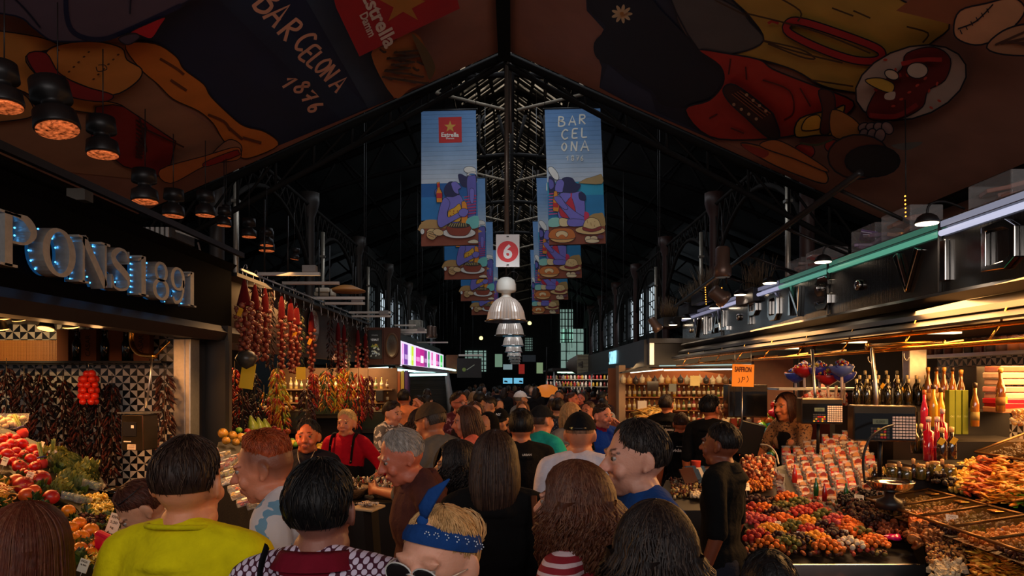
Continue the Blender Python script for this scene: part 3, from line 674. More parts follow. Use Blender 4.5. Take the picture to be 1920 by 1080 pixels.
light('SPOT', (.6, 6.6, 5.6), 60, (.95, .95, 1), W(952, 470, 8.9), .2, cone=22, name='added_spot')  # added spot brightening the number sign, no fitting behind it
# ---- ribbed glass pendant lamps down the centre
def pendant():
 e = empty('pendant_lamp', (0, 0, 0))
 m = MB(); n = 72; prof = [(.27, 0), (.255, .012), (.245, .05), (.235, .11), (.21, .18), (.175, .24), (.13, .285), (.085, .31)]
 vs = []; fs = []
 for j, (r, z) in enumerate(prof):
  for k in range(n):
   a = 2 * PI * k / n; rr = r * (1 + (.03 if k % 2 else -.02) * (0 if j == 0 else 1)); vs.append((rr * math.cos(a), rr * math.sin(a), z))
 for j in range(len(prof) - 1):
  for k in range(n): fs.append((j * n + k, j * n + (k + 1) % n, (j + 1) * n + (k + 1) % n, (j + 1) * n + k))
 m.add(vs, fs, (196, 180, 168), 0, False); m.build('ribbed_shade', mat('ribbed_glass', None, .34, .25, spec=.6, coat=.2), e)
 MB().lathe([(.27, -.012), (.285, -.004), (.285, .006), (.265, .012)], (0, 0, 0), 48, (170, 150, 130)).build('rim', CHROME, e)
 MB().lathe([(.085, .31), (.062, .33), (.06, .37), (.125, .39), (.135, .41), (.13, .49), (.11, .545), (.07, .575), (.03, .585)], (0, 0, 0), 28, (200, 195, 185)).build('lamp_cap', mat('lamp_cap_enamel', None, .5), e)
 MB().tube([(0, 0, .55), (0, 0, .95)], .012, 6, (60, 56, 52)).tube(smooth([(0, 0, .58), (.08, 0, .66), (.16, 0, .62), (.12, 0, .52)], 4), .006, 5, (60, 56, 52)).build('cord', DARKM, e)
 MB().tube([(0, 0, .95), (0, 0, 4.6)], .01, 6, (50, 46, 44)).build('suspension', DARKM, e)
 return e
pe = pendant(); pk = kids(pe)
names6 = ('first, below the number six sign', 'second from the camera', 'third from the camera', 'fourth from the camera', 'fifth from the camera', 'sixth from the camera', 'seventh from the camera', 'last and farthest')
for i, (px, py, Y) in enumerate(((949, 602, 9.1), (956, 629, 12.6), (962, 648, 17), (963, 660, 21.4), (964, 668, 25.8), (965, 674, 30), (966, 679, 34.5), (966, 683, 39))):
 l = 'ribbed dome pendant lamp over the aisle, ' + names6[i]
 if i == 0: pe.location = W(px, py, Y); tag(pe, l, 'lamp', 'ribbed pendant lamps in a row')
 else: copy_tree(pe, W(px, py, Y), label=l, group='ribbed pendant lamps in a row', ch=pk)
 if i < 5: light('SPOT', W(px, py, Y) + Vector((.1, -1.3, 1.3)), 90, (.85, .93, 1), W(px, py, Y) + Vector((0, 0, .15)), .3, cone=30, name='added_spot')  # added spots that put a highlight on the nearer pendant shades
pe['category'] = 'lamp'
# ================================================================== STALL FRONTS
def solid(mb, pts, w, fn, d0, d1, col=(200, 200, 200), closed=False, mi=0):
 """a stroke of a letter as a solid: fn(u, v, d) -> point"""
 P = [Vector(p) for p in pts]; m = len(P); L = []; Q = []
 for i, p in enumerate(P):
  a = P[(i - 1) % m] if closed else P[max(i - 1, 0)]; b = P[(i + 1) % m] if closed else P[min(i + 1, m - 1)]
  t = (b - a).normalized(); nn = Vector((-t.y, t.x)); ww = (w[i] if isinstance(w, (list, tuple)) else w) / 2
  L.append(p + nn * ww); Q.append(p - nn * ww)
 vs = []
 for i in range(m): vs += [fn(L[i][0], L[i][1], d1), fn(Q[i][0], Q[i][1], d1), fn(Q[i][0], Q[i][1], d0), fn(L[i][0], L[i][1], d0)]
 fs = []
 for i in range(m if closed else m - 1):
  a = i * 4; b = ((i + 1) % m) * 4
  for k in range(4): fs.append((a + k, a + (k + 1) % 4, b + (k + 1) % 4, b + k))
 if not closed: fs += [(3, 2, 1, 0), ((m - 1) * 4, (m - 1) * 4 + 1, (m - 1) * 4 + 2, (m - 1) * 4 + 3)]
 mb.add(vs, fs, col, mi, False)
def ring(cx, cy, rx, ry, n=28, a0=0, a1=360): return [(cx + rx * math.cos(R(a0 + (a1 - a0) * i / n)), cy + ry * math.sin(R(a0 + (a1 - a0) * i / n))) for i in range(n + (0 if a1 - a0 == 360 else 1))]
def rwid(n, thin, thick): return [thin + (thick - thin) * abs(math.cos(2 * PI * i / n)) ** 1.5 for i in range(n)]
SERIF = {
'P': [([(.22, 0), (.22, 1)], .2), ([(.04, .02), (.42, .02)], .05), ([(.04, .98), (.5, .98)], .05), (smooth([(.3, .97), (.62, .95), (.8, .74), (.62, .5), (.3, .46)], 5), [.05, .06, .07, .1, .13, .17, .19, .2, .21, .2, .19, .17, .14, .1, .08, .06, .05, .05, .05, .05, .05][:21])],
'O': [(ring(.42, .5, .36, .46), rwid(28, .07, .22), True)],
'N': [([(.16, 0), (.16, 1)], .08), ([(.8, 0), (.8, 1)], .08), ([(.16, .98), (.8, .02)], .2), ([(.02, .02), (.32, .02)], .05), ([(.02, .98), (.28, .98)], .05), ([(.66, .98), (.94, .98)], .05)],
'S': [(smooth([(.72, .74), (.62, .95), (.38, .97), (.14, .8), (.22, .62), (.5, .48), (.72, .32), (.68, .1), (.4, .02), (.16, .08), (.1, .3)], 4), [.06] * 8 + [.1, .13, .16, .18] + [.2] * 12 + [.16, .13, .1] + [.06] * 18), ([(.74, .68), (.74, .98)], .04), ([(.08, .02), (.08, .34)], .04)],
'1': [([(.42, 0), (.42, 1)], .22), ([(.16, .02), (.68, .02)], .05), ([(.14, .86), (.42, .97)], .06)],
'8': [(ring(.42, .74, .24, .23, 22), rwid(22, .06, .15), True), (ring(.42, .27, .3, .25, 22), rwid(22, .06, .18), True)],
'9': [(ring(.42, .68, .3, .29, 22), rwid(22, .06, .18), True), (smooth([(.72, .68), (.7, .35), (.55, .1), (.3, .02), (.16, .14)], 5), .1)],
}
# ---- left stall canopy with channel lettering
e = empty('stall_canopy', (-3, 4.9, 2.3)); tag(e, 'black stall fascia carrying steel PONS 1891 letters', 'stall canopy')
FL = BLACKG
def lp_(mb): return mb
m = MB()
def prof_mesh(name, prof, y0, y1, col, mt, parent, off):
 mb = MB(); n = len(prof); vs = [Vector((x, y0, z)) - off for x, z in prof] + [Vector((x, y1, z)) - off for x, z in prof]
 mb.add(vs, [(i, (i + 1) % n, (i + 1) % n + n, i + n) for i in range(n)] + [tuple(range(n))[::-1], tuple(range(n, 2 * n))], col, 0, False)
 return mb.build(name, mt, parent)
off = Vector((-3, 4.9, 2.3))
prof_mesh('fascia_panel', [(-3.0, 2.45), (-3.0, 3.05), (-2.94, 3.12), (-3.3, 3.12), (-3.3, 2.45)], 2.2, 7.3, (12, 12, 14), mat('satin_black', (9, 9, 10), .7, 0, vary=.1, spec=.02), e, off)
prof_mesh('lower_trim', [(-3.3, 2.45), (-2.97, 2.45), (-2.9, 2.38), (-2.94, 2.29), (-3.3, 2.31)], 2.2, 7.3, (18, 17, 17), DARKM, e, off)
prof_mesh('ceiling_panel', [(-3.3, 2.46), (-5.6, 2.46), (-5.6, 2.52), (-3.3, 2.52)], 2.2, 7.0, (22, 20, 19), DARKM, e, off)
prof_mesh('upper_rail', [(-2.9, 3.2), (-2.86, 3.2), (-2.86, 3.25), (-2.9, 3.25)], 2.2, 7.3, (22, 20, 19), DARKM, e, off)
LED = glow('blue_diode', (70, 170, 255), 5)
slots = [('P', 3.83, 4.13), ('O', 4.2, 4.5), ('N', 4.53, 4.86), ('S', 4.89, 5.17), ('1', 5.22, 5.46), ('8', 5.46, 5.76), ('9', 5.75, 6.03), ('1', 6.02, 6.28)]
for ch, ya, yb in slots:
 o = Vector((-3.0, ya, 2.56)) - off; k = (yb - ya) / .85; hh = .31
 fn = lambda u, v, d: o + Vector((d, u * k, v * hh))
 m = MB()
 for st in SERIF[ch]:
  w = st[1]; w = w if not isinstance(w, (list, tuple)) else (list(w) + [w[-1]] * 99)[:len(st[0])]
  closed = len(st) > 2
  sc = .31
  pts = [(p[0] * k, p[1] * hh) for p in st[0]]; w = [q * .30 for q in w] if isinstance(w, list) else w * .30
  fn2 = lambda u, v, d: o + Vector((d, u, v))
  solid(m, pts, w, fn2, .03, .12, (200, 198, 194), closed)
 lt = m.build('letter', mat('letter_steel', (190, 184, 176), .36, .55, vary=.1), e)
 m = MB()
 for st in SERIF[ch][:4]:
  pts = [Vector(p) for p in st[0]]; L = 0; acc = 0
  for a, b in zip(pts, pts[1:]):
   d = (b - a).length
   if (b[1] - a[1]) and d > .0:
    acc += d
    if acc > .13 and abs(b[1] - a[1]) > .3 * d:
     wv = (max(st[1]) if isinstance(st[1], (list, tuple)) else st[1]) * .15
     nn = max(1, int(d / .14))
     for j in range(nn):
      c = a.lerp(b, (j + .5) / nn); m.sph(o + Vector((.04, c[0] * k - wv - .01, c[1] * hh)), .006, 6)
     acc = 0
 if m.v: m.build('light_diodes', LED, lt)['kind'] = 'stuff'
 m = MB()
 for st in SERIF[ch][:4]:
  pts = [(p[0] * k - .03, p[1] * hh) for p in st[0]]
  if abs(pts[0][1] - pts[-1][1]) > .1 or len(st) > 2: solid(m, pts, .014, fn2, .012, .028, closed=len(st) > 2)
 if m.v: m.build('light_strip', glow('blue_strip', (40, 120, 190), .18), lt)
# ---- right stall canopy: dark gloss fascia with glowing moulding bands and raised lettering
e = empty('stall_canopy', (3, 7.3, 2.3)); tag(e, 'glossy black stall fascia with raised VIDAL PONS lettering and glowing mouldings', 'stall canopy')
off = Vector((3, 7.3, 2.3)); Y0, Y1 = 2.2, 12.0
prof_mesh('fascia_panel', [(3.0, 2.515), (3.0, 2.91), (3.4, 2.91), (3.4, 2.515)], Y0, Y1, (12, 12, 14), mat('brushed_black_panel', (16, 15, 15), .22, .3, coat=.5, bump=.15, bscale=60, aniso=(1, 1, .05), vary=.1), e, off)
prof_mesh('upper_moulding', [(3.0, 2.965), (2.985, 3.01), (3.03, 3.035), (3.4, 3.035), (3.4, 2.93), (3.04, 2.93)], Y0, Y1, (90, 92, 94), mat('satin_moulding', (120, 122, 126), .25, .8), e, off)
prof_mesh('lower_moulding', [(3.4, 2.515), (2.99, 2.515), (2.965, 2.49), (3.03, 2.44), (3.4, 2.44)], Y0, Y1, (80, 78, 76), mat('dark_chrome', (62, 56, 52), .34, 1, vary=.2, scale=3), e, off)
prof_mesh('slanted_trim', [(3.03, 2.437), (2.92, 2.37), (2.90, 2.33), (3.02, 2.33), (3.4, 2.35), (3.4, 2.437)], Y0, Y1, (80, 78, 76), _M['dark_chrome'], e, off)
prof_mesh('drip_edge', [(2.92, 2.325), (2.80, 2.27), (2.80, 2.255), (3.1, 2.26), (3.4, 2.30), (3.4, 2.325)], Y0, Y1, (60, 58, 58), _M['dark_chrome'], e, off)
segs = [(2.2, 4.75, (196, 198, 225), 1.0), (4.78, 6.42, (104, 190, 160), .62), (6.48, 7.6, (112, 190, 168), .6), (7.65, 9.7, (186, 186, 220), .75), (9.75, 11.95, (170, 168, 200), .5)]  # coloured reflections along the mouldings, built as a glowing tube and band
for i, (a, b, c, s_) in enumerate(segs):
 MB().tube([Vector((2.985, a, 2.925)) - off, Vector((2.985, b, 2.925)) - off], .021, 12).build('moulding_glow_tube', glow('tube_glow_%d' % i, c, s_), e)
 m = MB().box(Vector((2.984, (a + b) / 2, 2.987)) - off, (.006, b - a, .04)); m.build('moulding_glow_band', glow('band_glow_%d' % i, c, s_ * .38), e)
for y in (4.765, 6.45, 9.72): MB().box(Vector((2.985, y, 2.77)) - off, (.02, .012, .5), (20, 20, 20)).build('panel_joint', DARKM, e)
LTR = {
'V': [[(.02, 1), (.42, 0), (.8, 1)]], 'I': [[(.4, 0), (.4, 1)]], 'D': [[(.12, .06), (.12, .94), (.62, .94), (.8, .8), (.8, .2), (.62, .06), (.12, .06)]],
'A': [[(0, 0), (.4, 1), (.8, 0)], [(.2, .3), (.6, .3)]], 'L': [[(.15, 1), (.15, .08), (.75, .08)]],
'P': [[(.12, 0), (.12, .94), (.62, .94), (.76, .82), (.76, .58), (.62, .46), (.12, .46)]],
'O': [[(.12, .2), (.12, .8), (.26, .94), (.62, .94), (.76, .8), (.76, .2), (.62, .06), (.26, .06), (.12, .2)]],
'N': [[(.12, 0), (.12, 1), (.72, 0), (.72, 1)]],
'S': [[(.76, .74), (.76, .84), (.64, .94), (.26, .94), (.12, .82), (.12, .64), (.26, .52), (.62, .48), (.76, .36), (.76, .18), (.62, .06), (.26, .06), (.12, .16), (.12, .26)]],
}
LM = mat('letter_mirror', (190, 186, 180), .08, 1)
for ch, px in (('D', 1876), ('I', 1777), ('V', 1705), ('*', 1613), ('S', 1545), ('N', 1493), ('O', 1452), ('P', 1414), ('*', 1387), ('L', 1362), ('A', 1348), ('D', 1335), ('I', 1322), ('V', 1308), ('*', 1296)):
 y = 3 * F / (px - CX); wd2 = .36 if ch != 'I' else .3
 o = Vector((3.0, y, 2.585)) - off
 fn = lambda u, v, d: o + Vector((-d, (.42 - u) * wd2, v * .285))
 m = MB()
 if ch == '*': m.lathe([(.045, 0), (.045, .03), (.03, .04), (.001, .042)], o + Vector((0, 0, .13)), 16, rot=Euler((0, -PI / 2, 0)))
 else:
  for st in LTR[ch]:
   pts = [((.42 - u) * -wd2, v * .285) for u, v in st]; cl = st[0] == st[-1]
   solid(m, pts[:-1] if cl else pts, .062 if ch not in 'DV' else .052, lambda u, v, d: o + Vector((-d, -u, v)), .0, .035, closed=cl)
 m.build('letter' if ch != '*' else 'round_stud', LM, e, bevel=.006)
prof_mesh('ceiling_panel', [(3.4, 2.40), (6.4, 2.40), (6.4, 2.46), (3.4, 2.46)], Y0, Y1, (120, 110, 100), MATTE, e, off)
for y in (3.4, 5.3, 7.2, 9.1, 11.0):
 MB().box(Vector((4.15, y, 2.392)) - off, (1.1, .14, .02), (230, 230, 230)).build('tube_glow', glow('warm_tube', (255, 205, 150), 3.2), e)
# floodlights on short arms in front of the right fascia, throwing pools of light down the panel
def flood():
 f = empty('arm_floodlight', (0, 0, 0))
 MB().lathe([(.075, -.01), (.078, .0), (.06, .035), (.03, .055), (.012, .06)], (0, 0, 0), 20, (60, 56, 52)).build('reflector_housing', DARKM, f)
 MB().lathe([(.001, -.02), (.07, -.016), (.072, -.012)], (0, 0, 0), 20).build('glowing_lamp_face', glow('flood_face', (255, 226, 190), 9), f)
 MB().tube(smooth([(0, 0, .05), (.02, 0, .12), (.12, 0, .14), (.26, 0, .09)], 4), .008, 6, (40, 38, 36)).build('bracket_arm', DARKM, f)
 return f
fl = flood(); fk = kids(fl)
for i, (px, py) in enumerate(((1738, 416), (1543, 489), (1443, 529), (1388, 551), (1340, 576), (1287, 596), (1262, 608))):
 X = 2.86; Y = X * F / (px - CX); p = W(px, py, Y); l = 'arm floodlight glowing in front of the right stall fascia, %s' % ('above its letter V', 'second, above the letters N S', 'third, above the P', 'fourth in line', 'fifth in line', 'sixth in line', 'last and farthest')[i]
 q = fl if i == 0 else copy_tree(fl, ch=fk); q.location = p; q['label'] = l; q['group'] = 'arm floodlights along the right fascia'; q['category'] = 'lamp'
 light('SPOT', p + Vector((0, 0, -.03)), 26 if i else 34, (1, .80, .58), p + Vector((.16, .0, -.8)), .03, cone=118, blend=.8, name='floodlight_beam')
# big wall spotlights mounted above: grey cylinder fittings
def canspot(p, r=.1, L=.3, lit=True, tilt=0):
 f = empty('track_spotlight', p, 0); 
 MB().lathe([(r * .8, 0), (r, .02), (r, L * .35), (r * .82, L * .45), (r * .82, L), (r * .6, L + .02)], (0, 0, 0), 20, (120, 96, 84), rot=Euler((0, tilt, 0))).build('lamp_body', mat('can_metal', None, .35, .5), f)
 MB().lathe([(.001, -.004), (r * .78, -.002), (r * .8, .004)], (0, 0, 0), 18, rot=Euler((0, tilt, 0))).build('lamp_face', glow('spot_face_pale', (235, 225, 210), 1.5 if lit else .05), f)
 MB().tube([(0, 0, L), (0, 0, L + .35)], .012, 6, (50, 46, 44)).build('mounting_stem', DARKM, f)
 return f
tag(canspot(W(1355, 520, 8.0), .1, .34, False), 'brown can spotlight hanging above the right stall roof', 'lamp')
tag(canspot(W(1362, 565, 8.0), .1, .2, True, -.9), 'tilted can spotlight with bright face over the right stall', 'lamp')
tag(canspot(W(1236, 620, 12.0), .09, .25, True, -.6), 'small tilted spotlight near the far end of the right fascia', 'lamp')
m = MB().tube([(2.55, 5.0, 3.42), (2.75, 11.5, 3.12)], .028, 8, (50, 46, 42)); 
for k in range(6): m.tube([(2.6 + .03 * k, 5.4 + k * 1.15, 3.4 - .05 * k), (3.35, 5.4 + k * 1.15, 3.05)], .015, 6, (60, 54, 48))
tag(m.build('lighting_track', DARKM), 'long dark lighting rail above the right stall fascia', 'rail')
# vertical lamp chains glowing between the columns
for i, (px, y0, y1, Y) in enumerate(((1697, 368, 428, 6.2), (1322, 535, 570, 9.6), (1353, 540, 566, 9.2))):
 a, b = W(px, y0, Y), W(px + 2, y1, Y); m = MB(); m2 = MB(); n = 9
 m.tube([a, b], .006, 5, (60, 50, 40))
 e2 = empty('lamp_chain', a); tag(e2, 'string of amber bulbs above the right stall, ' + ('tallest, in front of the dark ceiling', 'beside the can spotlight', 'between spotlight and planting')[i], 'string light')
 for k in range(n): m2.sph(a.lerp(b, k / (n - 1)) - a, .008, 6)
 m3 = MB().tube([Vector((0, 0, 1.0)), b - a], .005, 5, (60, 50, 40)); m3.build('wire', DARKM, e2); m2.build('bulb_string', glow('amber_bulb', (255, 150, 50), 5), e2)['kind'] = 'stuff'
# things stored on the right stall roof: plants, clear boxes
def spiky(p, n, h, sp, col, name='potted_grass'):
 m = MB()
 for k in range(n):
  a = random.uniform(0, 2 * PI); r = random.uniform(0, sp); b = Vector((r * math.cos(a), r * math.sin(a) * 2.2, 0)); t = b * 1.5 + Vector((random.uniform(-.08, .08), random.uniform(-.1, .1), h * random.uniform(.6, 1)))
  m.tube([b, (b + t) / 2 + Vector((0, 0, .03)), t], [.004, .0035, .001], 3, col)
 e = empty(name, p); o = m.build('blades', LEAF, e); o['kind'] = 'stuff'; MB().box((0, 0, -.08), (sp * 2.2, sp * 4.6, .18), (50, 40, 34), ch=.01).build('planter', DARKM, e); return e
for i, (px, py, Y) in enumerate(((1400, 545, 8.6), (1310, 548, 10.4), (1285, 572, 11.3), (1240, 598, 12.6))):
 tag(spiky(W(px, py, Y) + Vector((.12, 0, 0)), 90, .42, .14, (120, 100, 78)), 'dry spiky grass in a planter on the right stall roofs, ' + ('nearest', 'second', 'third', 'farthest')[i], 'plant', 'grass planters on the stall roofs')
for i, (px, py, Y, c) in enumerate(((1592, 466, 6.1, (110, 70, 160)), (1650, 438, 5.5, (150, 90, 70)), (1505, 500, 7.2, (150, 60, 60)), (1468, 515, 7.8, (170, 130, 120)), (1820, 385, 4.6, (150, 70, 50)))):
 p = W(px, py, Y) + Vector((.25, 0, 0)); p.z = 3.035
 e = empty('storage_box', p); tag(e, 'clear plastic box of wrapped goods standing on the right stall roof, ' + ('with purple wrapping', 'with brown folded goods', 'with red wrapping', 'with pale wrapping', 'nearest and rust coloured')[i], 'box', 'clear boxes on the right stall roof')
 MB().box((0, 0, .12), (.26, .42, .22), (200, 200, 200), ch=.01).build('box_shell', WRAP, e)
 m = MB()
 for k in range(7): m.box((random.uniform(-.06, .06), random.uniform(-.13, .13), .04 + .022 * k), (.14, .17, .03), lerp(c, (200, 180, 170), random.random() * .6), Euler((random.uniform(-.3, .3), random.uniform(-.3, .3), random.uniform(0, 3))), ch=.006)
 m.build('wrapped_packets', SHINY, e)
# ---- brass rails under the right canopy, with posts and hooks
def rail(nm, lab, pts, r, mt=BRASS, cat='rail', n=10):
 o = MB().tube(pts, r, n, (200, 160, 90)).build(nm, mt); return tag(o, lab, cat)
rail('brass_rail', 'upper brass rail under the glossy right fascia', [(2.86, 2.4, 2.235), (2.86, 12.0, 2.235)], .016)
rail('brass_rail', 'lower brass rail below the right fascia, parallel to the upper', [(2.80, 2.4, 2.125), (2.80, 11.6, 2.125)], .016)
rail('brass_rail', 'thick short brass tube with end caps hanging inside the right stall', [W(1625, 650, 5.2), W(1632, 650, 5.2), W(1632, 650, 5.18), W(1770, 642, 4.6)], [.03, .03, .022, .02])
rail('support_post', 'slim steel post rising from the counter to the brass rails, behind the scale', [W(1635, 652, 5.15), W(1643, 742, 5.15), W(1645, 790, 5.15)], .014, STEEL, 'post')
rail('support_post', 'slim copper coloured post beside the red lollipop cones', [W(1523, 655, 5.9), W(1528, 735, 5.9), W(1530, 760, 5.9)], .013, STEEL, 'post')
m = MB()
for k in range(9):
 y = 4.0 + k * .9; m.tube([(2.86, y, 2.235), (2.80, y + .02, 2.125)], .007, 6, (200, 150, 80)); m.tube([(2.80, y, 2.125), (3.4, y + .25, 2.2)], .009, 6, (200, 150, 80)); m.tube([(2.86, y, 2.235), (2.9, y, 2.33)], .007, 6)
tag(m.build('rail_brackets', BRASS), 'row of brass brackets joining the two rails', 'bracket', kind='stuff')
for i, (px, py, Y) in enumerate(((1700, 632, 4.95), (1628, 668, 5.5), (1695, 662, 4.9))):
 p = W(px, py, Y); m = MB().tube(smooth([p, p + Vector((.0, 0, -.03)), p + Vector((.02, 0, -.055)), p + Vector((.035, 0, -.03))], 4), .0035, 5)
 tag(m.build('hook', STEEL), 'small steel hook on the brass rails, ' + ('on the upper rail', 'at the thick tube end', 'beside the tall post')[i], 'hook')
# ---- tiled back walls with the pinwheel triangle pattern
def tiles(nm, o, ux, uz, nx, nz, t, white=(205, 196, 186), black=(12, 11, 11), kind='structure'):
 m = MB(); o = Vector(o); ux = Vector(ux); uz = Vector(uz)
 for i in range(nx):
  for j in range(nz):
   a = o + ux * (i * t) + uz * (j * t); b = a + ux * t * .985; c = b + uz * t * .985; d = a + uz * t * .985
   if (i + j) % 2: m.add([a, b, c, d], [(0, 1, 2)], white if j % 2 else black, 0, False); m.add([a, b, c, d], [(0, 2, 3)], black if j % 2 else white, 0, False)
   else: m.add([a, b, c, d], [(0, 1, 3)], black if j % 2 else white, 0, False); m.add([a, b, c, d], [(1, 2, 3)], white if j % 2 else black, 0, False)
 ob = m.build(nm, mat('glazed_tile', None, .3, vary=.15, scale=9, coat=.2)); ob['kind'] = kind; return ob
MB().box((-4.6, 7.02, 1.2), (3.4, .1, 2.5), (60, 50, 44)).build('wall_left_stall', MATTE)['kind'] = 'structure'
tiles('wall_left_tiles', (-5.9, 6.95, .3), (1, 0, 0), (0, 0, 1), 36, 29, .0745)
MB().box((5.42, 6.9, 1.25), (.1, 10.2, 2.5), (52, 44, 38)).build('wall_right_stall', MATTE)['kind'] = 'structure'
tiles('wall_right_tiles', (5.36, 3.0, 1.1), (0, 1, 0), (0, 0, 1), 70, 16, .08)
# steel corner pillar of the left stall
e = empty('steel_pillar', W(349, 630, 6.7)); e.location.z = 0; tag(e, 'brushed steel corner pillar at the end of the triangle tiled wall', 'pillar')
MB().box((-.03, 0, 1.15), (.12, .16, 2.3), (200, 190, 180), ch=.008).build('left_plate', mat('satin_steel', (190, 182, 174), .38, .85, vary=.1), e)
MB().box((.06, .0, 1.15), (.055, .2, 2.3), (200, 190, 180), ch=.008).build('right_plate', mat('satin_steel', (190, 182, 174), .38, .85, vary=.1), e)
MB().box((.2, .25, 1.15), (.2, .1, 2.3), (22, 20, 20)).build('dark_return', DARKM, e)
# ================================================================== OTHER STALL FRONTS
e = empty('garlic_stall', (-3.15, 11, 2.2)); tag(e, 'brown wooden stall fascia behind the hanging garlic strings', 'stall canopy')
off = Vector((-3.15, 11, 2.2))
prof_mesh('fascia_panel', [(-3.2, 2.24), (-3.2, 3.02), (-3.28, 3.02), (-3.28, 2.24)], 7.6, 14.4, (62, 42, 34), mat('dark_wood', (64, 42, 33), .5, vary=.3, scale=6), e, off)
prof_mesh('top_ledge', [(-2.98, 3.02), (-2.98, 3.06), (-3.4, 3.06), (-3.4, 3.02)], 7.4, 14.4, (60, 52, 48), DARKM, e, off)
prof_mesh('hanging_bar', [(-2.99, 3.1), (-2.97, 3.1), (-2.97, 3.12), (-2.99, 3.12)], 7.5, 14.4, (150, 145, 140), STEEL, e, off)
prof_mesh('ceiling_panel', [(-3.3, 2.72), (-5.6, 2.72), (-5.6, 2.78), (-3.3, 2.78)], 7.3, 14.4, (50, 40, 36), MATTE, e, off)
MB().box((-5.55, 10.9, 1.4), (.1, 7.4, 2.8), (50, 36, 28)).build('wall_hanging_stall', MATTE)['kind'] = 'structure'
# round sign on the wooden fascia
e = empty('round_sign', (-3.18, 10.9, 2.74)); tag(e, 'round white restaurant sign with red star lettering behind the garlic strings', 'sign')
MB().lathe([(.001, 0), (.25, 0), (.26, .01), (.25, .03), (.001, .03)], (0, 0, 0), 40, (226, 214, 206), rot=Euler((0, PI / 2, 0))).build('sign_disc', mat('sign_board', None, .4), e)
m = MB(); up, rt = Vector((0, 0, 1)), Vector((0, 1, 0))
sgn = lambda u, v, l=0: Vector((.034 + l, u, v))
for k in range(5):
 a = 2 * PI * k / 5 + .3; b = a + 2 * PI * 2 / 5
 for qd in ribbon2([(.03 + .11 * math.sin(a), .02 + .11 * math.cos(a)), (.03 + .11 * math.sin(b), .02 + .11 * math.cos(b))], .009): m.poly([sgn(p[0], p[1]) for p in qd], (180, 60, 50))
put_text(m, 'HOLEY', (.034, -.0, .15), rt, up, .05, (170, 50, 44), .02); put_text(m, 'Restaurant', (.034, 0, -.12), rt, up, .06, (40, 36, 40), .01); put_text(m, 'La', (.034, 0, -.04), rt, up, .04, (40, 36, 40), .01)
m.build('sign_lettering', mat('sign_print', None, .4), e)
light('SPOT', (-.6, 8.8, 5.4), 70, (.95, .95, 1), (-3.15, 10.9, 2.74), .15, cone=16, name='added_spot')  # added spot lifting the round sign out of the dark
# stall end with poster and oval mirror, facing the camera
e = empty('stall_end_panel', (-2.75, 14.5, 2.2)); tag(e, 'brown stall end panel with framed poster and oval mirror', 'stall canopy')
p0, p1 = W(684, 614, 14.5), W(750, 684, 14.5)
MB().box(((p0.x + p1.x) / 2 + 2.75, .05, (p0.z + p1.z) / 2 - 2.2), (p1.x - p0.x, .1, p0.z - p1.z), (110, 66, 50), ch=.01).build('panel', MATTE, e)
MB().box((W(718, 0, 14.5).x + 2.75, -.02, (p0.z + p1.z) / 2 - 2.2), (.04, .06, p0.z - p1.z), (96, 54, 42)).build('post', MATTE, e)
e = empty('poster', W(703, 646, 14.42)); tag(e, 'black framed vermouth poster with green leaves and ice', 'poster')
w_, h_ = 24 / F * 14.42, 52 / F * 14.42
MB().box((0, 0, 0), (w_ + .03, .02, h_ + .03), (26, 22, 22)).build('frame', DARKM, e)
m = MB().box((0, -.012, 0), (w_, .004, h_), (20, 24, 26)); put_text(m, 'VERMUT', (0, -.016, .1), (1, 0, 0), (0, 0, 1), .045, (220, 220, 220), .02, wid=.17); put_text(m, 'de barcelona', (0, -.016, .2), (1, 0, 0), (0, 0, 1), .02, (200, 200, 200), wid=.13)
for k in range(14): m.add([(random.uniform(-.1, .1), -.0165 - k * .0001, random.uniform(-.08, .02)) for _ in range(3)], [(0, 1, 2)], (90 + 8 * k, 150, 60), 0, False)
for k in range(22):
 x, z = random.uniform(-.1, .08), random.uniform(-.27, -.08); m.add([(x, -.0165 - k * .0001, z), (x + .04, -.0165 - k * .0001, z + .01), (x + .02, -.0165 - k * .0001, z + .045)], [(0, 1, 2)], (150 + 4 * k, 170 + 3 * k, 190), 0, False)
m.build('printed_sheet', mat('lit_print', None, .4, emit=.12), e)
e = empty('oval_mirror', W(735, 648, 14.42)); tag(e, 'oval mirror in a brown frame beside the juice sign', 'mirror')
rx, rz = 11 / F * 14.42, 22 / F * 14.42
m = MB(); m.tube([(rx * math.cos(a), 0, rz * math.sin(a)) for a in [2 * PI * k / 30 for k in range(31)]], .022, 8, (120, 84, 58), cap=False); m.build('frame', MATTE, e)
m = MB(); m.poly([(rx * math.cos(2 * PI * k / 30), -.01, rz * math.sin(2 * PI * k / 30)) for k in range(30)], (180, 180, 170)); m.build('mirror_glass', mat('mirror_glass', (180, 175, 160), .1, 1), e)
